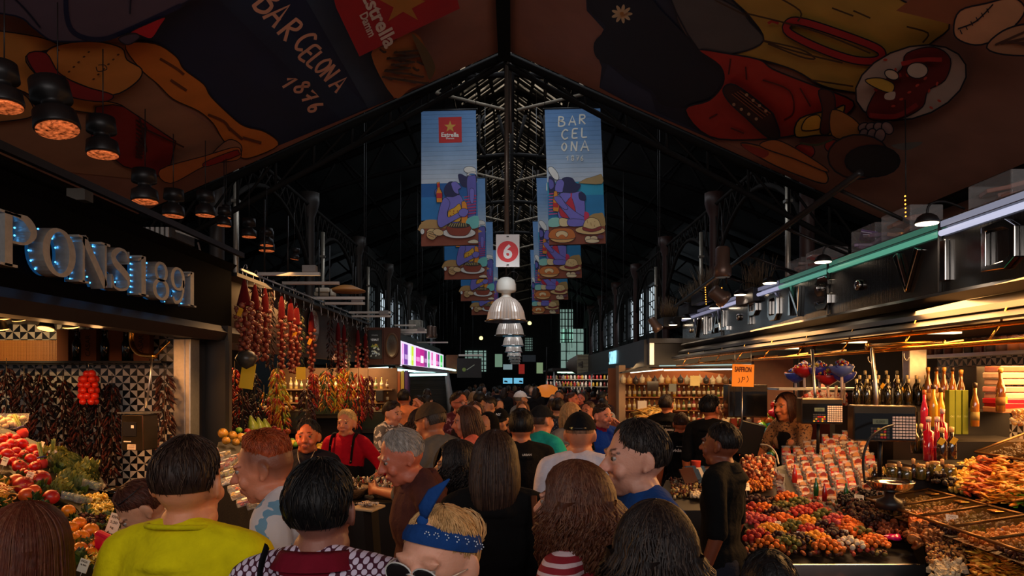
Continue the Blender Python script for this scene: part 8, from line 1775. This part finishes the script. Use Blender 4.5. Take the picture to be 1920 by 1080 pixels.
# ------------------------------------------------------------------ nearest people
I = person(56, 948, 1.72, 168, 'hero', fem=True, hair=('long', (92, 40, 22)), hairkw=dict(L=.42, vol=1.12), shirt=(60, 36, 34), skin=SK, hyaw=0, label='person with long straight auburn hair seen from behind, bottom left corner')
I = person(356, 818, 1.86, 172, 'hero', hair=('short', (44, 26, 18)), hairkw=dict(back=1.78, vol=1.05), shirt=(214, 198, 10), sleeve=.5, skin=(214, 140, 100), hyaw=6, fat=1.03, label='person in a bright yellow T-shirt seen from behind')
m = MB(); K = 30; T_ = I['T']; m.tube([T_((.084 * math.cos(a), .022 + .074 * math.sin(a), 1.446 + .012 * math.sin(a))) for a in [2 * PI * k / K for k in range(K + 1)]], .007, 6, (200, 186, 10), cap=False); add(I, m, 'neckband')
I = person(262, 914, 2.75, -58, 'hero', fem=True, lean=22, hpitch=22, hair=('bun', (72, 34, 22)), hairkw=dict(vol=1.06), shirt=(70, 50, 46), skin=SK, label='person with sunglasses pushed up on auburn hair, bending over the produce')
m = MB().sph((0, .115, 1.63), (.04, .035, .04), 14, (72, 34, 22)); on_head(I, m, 'hair_bun', HAIR); glasses(I, (16, 20, 24), True, up=.075)
I = person(492, 812, 2.5, -82, 'hero', hair=('spiky', (150, 62, 26)), hairkw=dict(side=1.08, back=1.35, front=.66, vol=1.1, n=1500), fade=True, shirt=(226, 222, 224), sleeve=.45, skin=(206, 130, 98), hpitch=9, lean=5, fat=.93, smat=pmat('blue_striped_shoulder', (226, 222, 224), (120, 170, 200), 'noise', 15, .6), label='young person with reddish quiff in profile, white T-shirt with blue streaks')
I = person(604, 862, 1.74, 176, 'hero', hair=('short', (14, 11, 12)), hairkw=dict(vol=1.07, back=2.0), shirt=(190, 160, 190), sleeve=.6, skin=(150, 96, 80), fat=1.06, smat=pmat('plum_lattice', (214, 200, 222), (70, 14, 40), 'dots', 62, .42), label='person with black hair and maroon collar, patterned polo, seen from behind')
collar(I, (110, 16, 34), .082, 1.436, .022); m = MB(); T_ = I['T']; m.tube([T_((.118 * math.cos(a), .02 + .105 * math.sin(a), 1.392 - .008 * math.sin(a))) for a in [PI * k / 16 for k in range(17)]], .005, 6, (230, 222, 230)); add(I, m, 'white_piping')
m = MB(); m.tube(smooth([T_(q) for q in ((.11, .06, 1.47), (.1, .12, 1.40), (.05, .15, 1.25), (-.1, .15, 1.0))], 5), .016, 6, (16, 14, 18), flat=.3, up=(1, 0, 0)); add(I, m, 'bag_strap')
# woman with a navy headband and sunglasses
I = person(818, 948, 1.52, -24, 'hero', fem=True, hair=('bun', (196, 150, 96)), hairkw=dict(vol=1.0, front=.62, n=1300), shirt=(40, 150, 150), skin=(222, 158, 130), hpitch=3, htilt=6, face=dict(lips=(180, 80, 74), brow=(206, 146, 118)), label='person with aviator sunglasses and a navy bandana headband, bottom centre', hscale=1.06)
m = MB(); vs = []; K = 40
for i in range(K):
 phi = 2 * PI * i / K
 for th, k in ((1.0, 1.10), (.9, 1.15), (.72, 1.16), (.6, 1.11)):
  q = th + (.55 if abs(phi - PI) < 4 else 0) * (1 - math.cos(phi)) / 2; vs.append(hp(phi, q, k))
m.add(vs, [(i * 4 + j, i * 4 + j + 1, ((i + 1) % K) * 4 + j + 1, ((i + 1) % K) * 4 + j) for i in range(K) for j in range(3)], (22, 58, 116)); hb_ = on_head(I, m, 'headband', CLOTH)
m = MB(); kn = hp(-.35, .55, 1.12); m.sph(kn, (.015, .011, .014), 10, (26, 66, 130)); m.tube([kn, kn + V3((.008, -.01, .03)), kn + V3((.022, .0, .065)), kn + V3((.05, .02, .10))], [.006, .017, .016, .002], 8, (22, 58, 116), flat=.2, up=(0, 1, 0)); m.tube([kn, kn + V3((-.006, -.022, -.035)), kn + V3((.0, -.03, -.085))], [.006, .017, .002], 8, (20, 52, 106), flat=.3); on_head(I, m, 'headband_knot', CLOTH)
m = MB()
for k in range(7):
 c = hp(.2 + k * .28, .82 + .012 * k * k, 1.165)
 for j in range(6): m.sph(c + V3((.006 * math.cos(j), 0, .006 * math.sin(j))), .0018, 5, (210, 220, 235))
on_head(I, m, 'headband_print', CLOTH)
m = MB().sph((0, .12, 1.64), (.05, .045, .05), 14, (196, 150, 96)); 
for k in range(120):
 a = rnd(0, 6.28); c_ = rnd(-.03, .03); b = V3((0, .12 + c_, 1.64)); m.tube([b + V3((.046 * math.cos(a + j * .5), 0, .046 * math.sin(a + j * .5))) * (1 + .05 * j) for j in range(4)], [.0025, .0025, .002, .0005], 3, (214, 170, 116))
on_head(I, m, 'messy_bun', HAIR); glasses(I, (200, 196, 190), True, r=.029)
m = MB().tube([hp(-.5, .35, 1.1), hp(.4, .3, 1.14), hp(1.0, .35, 1.12)], .004, 6, (226, 150, 40)); on_head(I, m, 'hair_clip', PLASTIC)
# curly brown hair, striped shirt
I = person(1072, 868, 2.02, -112, 'hero', fem=True, hair=('curly', (78, 40, 24)), hairkw=dict(L=.26, vol=1.08, curl=.014, n=1100), sleeve=.6, shirt=(150, 30, 40), skin=(214, 150, 124), smat=pmat('red_white_stripe', (146, 26, 40), (222, 196, 200), 'stripe', 13, .66), label='person with wavy brown hair and a red and white striped top')
# man with blue shirt, right of centre
I = person(1190, 786, 2.3, -76, 'hero', hair=('short', (30, 22, 20)), hairkw=dict(vol=1.03, front=.6, back=1.95, side=1.4, n=1200), shirt=(20, 62, 124), sleeve=.5, skin=(206, 146, 122), stubble=.16, hpitch=4, fat=1.1, hyaw=-6, label='heavyset person with dark hair and royal blue T-shirt, profile to the left', face=dict(brow=(40, 26, 22)))
I = person(1228, 950, 1.62, 178, 'hero', fem=True, hair=('curly', (26, 15, 13)), hairkw=dict(L=.38, vol=1.16, curl=.02, n=1200), shirt=(22, 18, 20), skin=SKT, label='person with a big dark curly mane seen from behind, bottom right of centre')
I = person(1440, 1038, 1.9, 170, 'mid', hair=('short', (16, 13, 13)), hairkw=dict(vol=1.15), shirt=(18, 18, 20), label='dark haired head cropped at the bottom edge before the candied fruit')
# grey haired man
I = person(750, 806, 3.05, -64, 'hero', hair=('short', (150, 140, 132)), hairkw=dict(vol=1.02, front=.6, back=1.8), shirt=(78, 44, 40), sleeve=.95, skin=(190, 104, 78), hpitch=16, lean=6, fat=1.02, label='older grey haired person in a maroon brown shirt looking down', face=dict(brow=(150, 136, 126)))
collar(I, (84, 48, 44), .07, 1.42, .035)
# woman in a dark patterned headscarf
I = person(853, 832, 3.3, -84, 'hero', fem=True, hair=('curly', (24, 18, 18)), hairkw=dict(L=.14, vol=1.2, curl=.012), shirt=(70, 40, 38), skin=SKT, label='person with dark curly hair under a floral scarf, profile to the left')
m = MB(); vs = []; K = 30
for i in range(K):
 phi = 2 * PI * i / K
 for j in range(9): vs.append(hp(phi, max(.001, hairline(phi, 1.7, 1.2, .72) * j / 8), 1.24 + .02 * math.sin(5 * phi)))
m.add(vs, [(i * 9 + j, i * 9 + j + 1, ((i + 1) % K) * 9 + j + 1, ((i + 1) % K) * 9 + j) for i in range(K) for j in range(8)], (20, 18, 20)); on_head(I, m, 'headscarf', pmat('floral_black', (18, 16, 18), (96, 84, 70), 'noise', 60, .66))
# long brown hair, black top
I = person(928, 808, 2.75, 180, 'hero', fem=True, hair=('long', (44, 26, 20)), hairkw=dict(L=.27, vol=1.06), shirt=(14, 13, 14), sleeve=.9, skin=SK, fat=1.06, label='person with long dark brown hair and black top at the centre, from behind')
m = MB().tube(smooth([I['T'](q) for q in ((-.15, .08, 1.43), (-.16, .14, 1.3), (-.19, .15, 1.1), (-.22, .1, .95))], 5), .012, 6, (96, 54, 34), flat=.4); add(I, m, 'brown_bag_strap')
# ------------------------------------------------------------------ middle distance
I = person(577, 787, 4.75, 4, 'hero', hair=('short', (16, 12, 12)), hairkw=dict(vol=1.07, front=.62), shirt=(22, 20, 28), sleeve=.5, skin=(196, 100, 56), stubble=.3, face=dict(brow=(20, 12, 10), lips=(150, 70, 60)), label='vendor in a dark navy polo shirt facing the camera beside the fruit counter')
collar(I, (26, 24, 34), .068, 1.42, .03)
m = MB().tube(smooth([I['T'](q) for q in ((-.06, -.05, 1.46), (-.04, -.11, 1.40), (0, -.135, 1.33), (.04, -.11, 1.40), (.06, -.05, 1.46))], 5), .0035, 5, (200, 190, 170)); add(I, m, 'neck_chain', STEEL)
I = person(649, 769, 6.1, -8, 'hero', fem=True, hair=('short', (214, 176, 110)), hairkw=dict(vol=1.1, front=.66, back=1.85), shirt=(170, 12, 34), sleeve=.5, skin=(206, 128, 92), fat=1.12, arms={1: ((.36, .03, 1.12), (.2, -.12, 1.0)), -1: ((.24, 0, 1.08), (.24, -.05, .86))}, label='blonde vendor in a red T-shirt with black studded overalls')
T_ = I['T']; m = MB(); m.sph(T_((0, -.02, 1.06)), (.185, .14, .2), 16, (16, 15, 17)); me_ = add(I, m, 'overall_bib')
for k in (-1, 1):
 m = MB().tube(smooth([T_(q) for q in ((k * .09, -.13, 1.2), (k * .105, -.135, 1.32), (k * .105, -.07, 1.44), (k * .1, .08, 1.42))], 5), .024, 6, (16, 15, 17), flat=.35, up=(1, 0, 0)); add(I, m, 'overall_strap'); m = MB()
 for q in range(4): m.sph(T_((k * .1, -.155 + .006 * q, 1.22 + .045 * q)), .006, 6, (220, 214, 200))
 add(I, m, 'strap_studs', STEEL)['kind'] = 'stuff'
I = person(1350, 792, 3.75, -122, 'hero', hair=('short', (22, 14, 13)), hairkw=dict(vol=1.03, back=1.8), shirt=(12, 12, 13), sleeve=.45, skin=(120, 62, 40), fat=.92, hyaw=-6, label='slim shop assistant in a black T-shirt beside the candied fruit, from behind')
collar(I, (14, 14, 15), .064, 1.42, .025)
I = person(1088, 772, 3.8, 168, 'mid', hair=('short', (120, 84, 62)), hairkw=dict(vol=1.0, back=1.55), shirt=(206, 198, 206), sleeve=.5, skin=(190, 120, 88), fat=1.12, label='person in a white T-shirt and black cap worn backwards, from behind'); cap_(I, (16, 15, 18), back=False)
m = MB().tube([hp(PI + a, 1.3, 1.09) for a in (-.5, -.2, .2, .5)], .006, 6, (20, 18, 20)).box(hp(PI - .35, 1.3, 1.11), (.012, .006, .01), (200, 170, 90)); on_head(I, m, 'cap_strap', PLASTIC)
I = person(977, 767, 4.6, -165, 'mid', hair=('short', (16, 13, 13)), hairkw=dict(vol=1.08, back=1.9), shirt=(16, 16, 18), sleeve=.5, skin=(180, 110, 80), hyaw=-16, label='person with thick black hair and black T-shirt with small neck print, from behind')
m = MB(); put_text(m, 'URBAN', I['T']((0, .135, 1.385)), (-1, 0, 0), (0, 0, 1), .014, (200, 198, 196), .02); add(I, m, 'neck_print', PAPER)
I = person(1017, 760, 5.6, 128, 'mid', hair=('short', (60, 44, 36)), shirt=(36, 168, 158), sleeve=.5, skin=(206, 130, 96), fat=1.05, arms={-1: ((.25, -.1, 1.12), (.17, -.33, 1.30)), 1: ((.24, -.12, 1.12), (.14, -.34, 1.24))}, label='person in a turquoise T-shirt and dark cap holding up a phone'); cap_(I, (24, 26, 30))
P = I['arms'][-1][2]; m = MB().box(P + V3((.05, -.10, .06)), (.075, .01, .15), (18, 18, 22), Euler((-.3, 0, .2)), ch=.004); add(I, m, 'phone', PLASTIC)
strap(I, [(.14, .1, 1.42), (.06, .15, 1.25), (-.12, .13, 1.0), (-.16, .0, .9)], None, .014)
I = person(912, 775, 6.1, -30, 'mid', fem=True, hair=('none', (20, 16, 16)), shirt=(20, 18, 20), sleeve=.9, skin=SKT, hpitch=14, label='person in a plain black headscarf looking down')
m = MB().sph(HC + V3((0, .03, .0)), (.1, .105, .12), 20, (14, 13, 15)).tube([(0, .04, 1.58), (0, .03, 1.45), (0, .03, 1.36)], [.1, .1, .14], 18, (14, 13, 15)); on_head(I, m, 'headscarf', CLOTH)
I = person(938, 766, 6.9, -10, 'mid', hair=('short', (24, 18, 18)), shirt=(24, 22, 26), skin=SKT, hpitch=10, label='person in a black baseball cap with a white NY emblem facing the camera'); cap_(I, (14, 14, 17)); m = MB(); put_text(m, 'NY', hp(0, .95, 1.1), (1, 0, 0), (0, .3, 1), .028, (230, 230, 230), .04); on_head(I, m, 'cap_emblem', CLOTH)
I = person(873, 762, 5.5, -78, 'mid', fem=True, hair=('long', (70, 42, 30)), hairkw=dict(L=.3, vol=1.08), shirt=(226, 120, 104), sleeve=.6, skin=(206, 130, 100), hpitch=8, label='person in a salmon pink blouse with loose brown hair, profile')
I = person(862, 734, 7.4, 28, 'mid', hair=('short', (44, 26, 20)), hairkw=dict(front=.65, vol=1.06), shirt=(100, 30, 44), sleeve=.6, skin=(200, 110, 80), hyaw=14, stubble=.25, smat=pmat('maroon_print', (90, 26, 40), (170, 120, 130), 'noise', 30, .6), label='tall person with black rimmed glasses and maroon patterned shirt'); glasses(I)
I = person(806, 756, 4.5, -118, 'mid', hair=('short', (60, 46, 36)), shirt=(88, 86, 84), sleeve=.5, skin=(170, 100, 66), hpitch=18, fat=1.08, label='person in a grey T-shirt and brown cap looking down to the left', arms={1: ((.26, -.1, 1.12), (.2, -.3, 1.12)), -1: ((.26, -.1, 1.12), (.2, -.3, 1.15))}); cap_(I, (70, 56, 42), brim=False)
I = person(786, 768, 5.6, -150, 'mid', fem=True, hair=('curly', (40, 24, 20)), hairkw=dict(L=.16, vol=1.1, curl=.01), shirt=(20, 18, 20), sleeve=.05, skin=(190, 116, 84), label='person in a black sleeveless top with bare shoulders, from behind')
I = person(737, 753, 7.0, 62, 'mid', fem=True, hair=('short', (36, 22, 20)), hairkw=dict(vol=1.12), shirt=(110, 106, 112), sleeve=.35, skin=(206, 140, 110), hpitch=8, smat=pmat('grey_floral', (76, 72, 80), (186, 176, 180), 'noise', 24, .55), label='person in a grey floral blouse with short dark hair, profile to the right', arms={1: ((.24, -.06, 1.12), (.2, -.26, 1.14)), -1: ((.24, -.06, 1.12), (.2, -.26, 1.2))})
I = person(758, 729, 9.3, 172, 'mid', hair=('short', (26, 18, 16)), shirt=(236, 140, 90), sleeve=.5, skin=(180, 110, 80), label='person in an orange T-shirt seen from behind near the striped panels')
I = person(783, 742, 10.4, -20, 'mid', fem=True, hair=('short', (30, 20, 18)), hairkw=dict(vol=1.12), shirt=(60, 40, 44), skin=(206, 130, 100), arms={1: ((.26, -.12, 1.3), (.1, -.12, 1.52))}, label='person with a hand raised to the forehead near the dark shutter')
I = person(802, 740, 11.0, 150, 'mid', hair=('short', (26, 20, 18)), shirt=(60, 130, 150), skin=SK, label='dark haired person with a pale blue top at the counter by the shutter')
I = person(1068, 756, 6.3, -150, 'mid', fem=True, hair=('long', (196, 150, 100)), hairkw=dict(L=.22, vol=1.1), shirt=(120, 116, 122), sleeve=.9, skin=SK, label='person with straight blonde bob and grey sweater, from behind')
I = person(1131, 756, 6.6, 24, 'hero', hair=('short', (50, 34, 28)), shirt=(16, 56, 150), sleeve=.97, skin=(206, 130, 106), stubble=.25, hyaw=14, hpitch=6, arms={1: ((.25, -.1, 1.14), (.09, -.2, 1.42)), -1: ((.24, .02, 1.1), (.24, -.08, .88))}, label='person in a bright blue hoodie eating, sunglasses on the forehead'); glasses(I, (30, 40, 60), True, up=.065)
collar(I, (120, 20, 44), .07, 1.43, .03, 'scarf'); m = MB().tube([I['arms'][1][2] + V3((-.02, -.0, .07)), I['arms'][1][2] + V3((-.05, .01, .1))], .01, 6, (230, 220, 200)); add(I, m, 'snack', FOOD)
I = person(1103, 752, 7.8, -40, 'mid', hair=('short', (60, 36, 28)), shirt=(50, 34, 34), skin=(200, 120, 90), label='person with reddish face between the blonde bob and the blue hoodie')
I = person(1047, 745, 8.0, 170, 'mid', hair=('short', (30, 22, 20)), shirt=(50, 60, 80), skin=SK, smat=pmat('navy_check', (34, 40, 60), (90, 100, 120), 'dots', 30, .5), label='person in a navy checked shirt behind the turquoise T-shirt')
I = person(980, 752, 8.6, -6, 'mid', fem=True, hair=('long', (110, 70, 44)), hairkw=dict(L=.2), shirt=(60, 50, 50), skin=(214, 150, 120), label='person with light brown hair facing the camera beyond the black hair')
I = person(977, 733, 10.5, 120, 'mid', hair=('short', (90, 84, 80)), shirt=(120, 124, 130), skin=SKT, label='person in a white sun cap deep in the aisle'); cap_(I, (200, 204, 214))
I = person(915, 742, 8.2, -60, 'mid', hair=('short', (28, 20, 18)), shirt=(150, 160, 190), skin=SKT, hpitch=18, label='person in a pale blue shirt bowing the head, left of the central lamps')
I = person(900, 733, 9.4, 160, 'mid', hair=('short', (20, 15, 14)), shirt=(30, 30, 40), skin=SK, label='person with black hair before the far kiosk lights, left of the lamps')
I = person(890, 752, 6.6, 10, 'mid', fem=True, hair=('long', (70, 44, 34)), hairkw=dict(L=.25), shirt=(50, 40, 44), skin=(214, 150, 120), label='person with brown hair peering out behind the salmon blouse')
I = person(1130, 733, 12, 140, 'mid', hair=('short', (24, 18, 16)), shirt=(40, 26, 30), skin=SKD, label='person in dark clothes before the distant kiosk on the right')
I = person(1074, 735, 10.5, 60, 'mid', hair=('short', (70, 40, 30)), shirt=(60, 36, 34), skin=(206, 110, 76), label='person with ruddy cheek in profile, before the distant kiosk')
I = person(1088, 736, 13, -10, 'mid', hair=('short', (90, 60, 50)), shirt=(70, 44, 44), skin=(196, 100, 84), label='balding person with red face near the kiosk')
# ------------------------------------------------------------------ shop assistants on the right
def vid(I, w=.2):
 m = MB(); T_ = I['T']; put_text(m, 'vidalpons', T_((0, .152, 1.27)), (-1, 0, 0), (0, 0, 1), .042, (226, 220, 216), .02, wid=w); put_text(m, 'Mercat Boqueria', T_((0, .152, 1.315)), (-1, 0, 0), (0, 0, 1), .011, (200, 196, 190), .01, wid=w * .6); add(I, m, 'shirt_lettering', PAPER)
I = person(1276, 774, 7.0, 176, 'hero', hair=('short', (60, 34, 24)), hairkw=dict(vol=1.05, back=1.75), shirt=(13, 13, 15), sleeve=.45, skin=(186, 96, 56), label='shop assistant with white shirt lettering vidalpons across the black back'); vid(I, .24)
I = person(1250, 740, 8.2, 168, 'mid', hair=('short', (30, 20, 18)), hairkw=dict(vol=1.06), shirt=(13, 13, 15), sleeve=.45, skin=(186, 110, 70), hyaw=-24, label='taller shop assistant in black left of the lettered shirt'); vid(I, .16)
I = person(1334, 741, 6.4, 142, 'hero', hair=('short', (16, 12, 12)), hairkw=dict(vol=1.08), shirt=(13, 13, 15), sleeve=.45, skin=(196, 104, 60), hyaw=-20, label='shop assistant with glasses in black, turned right toward the scale', stubble=.15); glasses(I)
I = person(1473, 736, 6.3, -66, 'hero', fem=True, lean=14, hair=('long', (60, 30, 20)), hairkw=dict(L=.17, vol=1.05, n=900), shirt=(150, 100, 60), sleeve=.32, skin=(226, 130, 74), hpitch=-10, fat=.9, smat=pmat('leopard_print', (160, 110, 66), (60, 34, 24), 'noise', 60, .58), arms={1: ((.25, -.17, 1.13), (.22, -.34, .93)), -1: ((.27, -.14, 1.12), (.31, -.28, .90))}, label='vendor with shoulder length brown hair leaning on the right counter')
m = MB().sph(I['T']((0, -.03, 1.12)), (.165, .12, .2), 14, (16, 14, 16)).sph(I['T']((0, -.055, 1.27)), (.085, .075, .12), 14, (16, 14, 16)); add(I, m, 'black_apron')
m = MB().lathe([(.03, -.006), (.034, 0), (.03, .006)], I['arms'][1][2], 14, (210, 200, 190)); add(I, m, 'wristwatch', STEEL)
# ------------------------------------------------------------------ the crowd beyond
KIND = []
fk_ = [((30, 22, 20), (30, 28, 34), 180, False), ((20, 16, 15), (60, 30, 34), 0, False), ((80, 54, 36), (40, 44, 60), 180, True), ((24, 18, 16), (150, 150, 156), 170, False), ((46, 30, 24), (26, 24, 26), -20, True), ((26, 20, 18), (90, 50, 40), 190, False), ((120, 90, 60), (50, 40, 44), 160, True)]
for i, (hc_, sc_, yw, fm) in enumerate(fk_):
 I = person(960, 740, 13 + i, yw, 'far', fem=fm, hair=('long' if fm else 'short', hc_), hairkw=dict(L=.22) if fm else None, shirt=sc_, sleeve=.6, skin=random.choice([SK, SKT, SKD]), hand=False, label='x', group='crowd deep in the aisle'); KIND.append((I['e'], kids(I['e']), I['s']))
cd = ['dark jacket', 'maroon top', 'navy top and brown hair', 'pale grey shirt', 'black top and long hair', 'rust coloured top', 'brown top and light hair']
r_ = random.Random(5); used = [0] * 7; pos = []
tries = 0
while len(pos) < 60 and tries < 4000:
 tries += 1; y = r_.uniform(9.5, 34); x = r_.uniform(-1.9, 1.75 if y < 16 else 2.3); sx = 960 + x / y * F
 if y < 12.5 and (x < -1.1 or x > 1.5): continue
 if all((x - a) ** 2 + ((y - b) * .8) ** 2 > .42 for a, b in pos): pos.append((x, y))
pos.sort(key=lambda q: q[1])
for i, (x, y) in enumerate(pos):
 k = r_.randrange(7); e, ks, s = KIND[k]
 if not used[k]: o = e; used[k] = 1
 else: o = copy_tree(e, ch=ks)
 hs = r_.uniform(.93, 1.02); o.location = (x, y, 0); o.scale = (hs,) * 3; o.rotation_euler = (0, 0, r_.choice([PI, PI, PI, 0, 2.6, -2.6]) + r_.uniform(-.4, .4))
 o['label'] = 'person with %s in the dense crowd deep in the aisle' % cd[k]; o['group'] = 'far crowd with ' + cd[k]; o['category'] = 'person'
drop_unused()
bpy.data.scenes.remove(TMP)
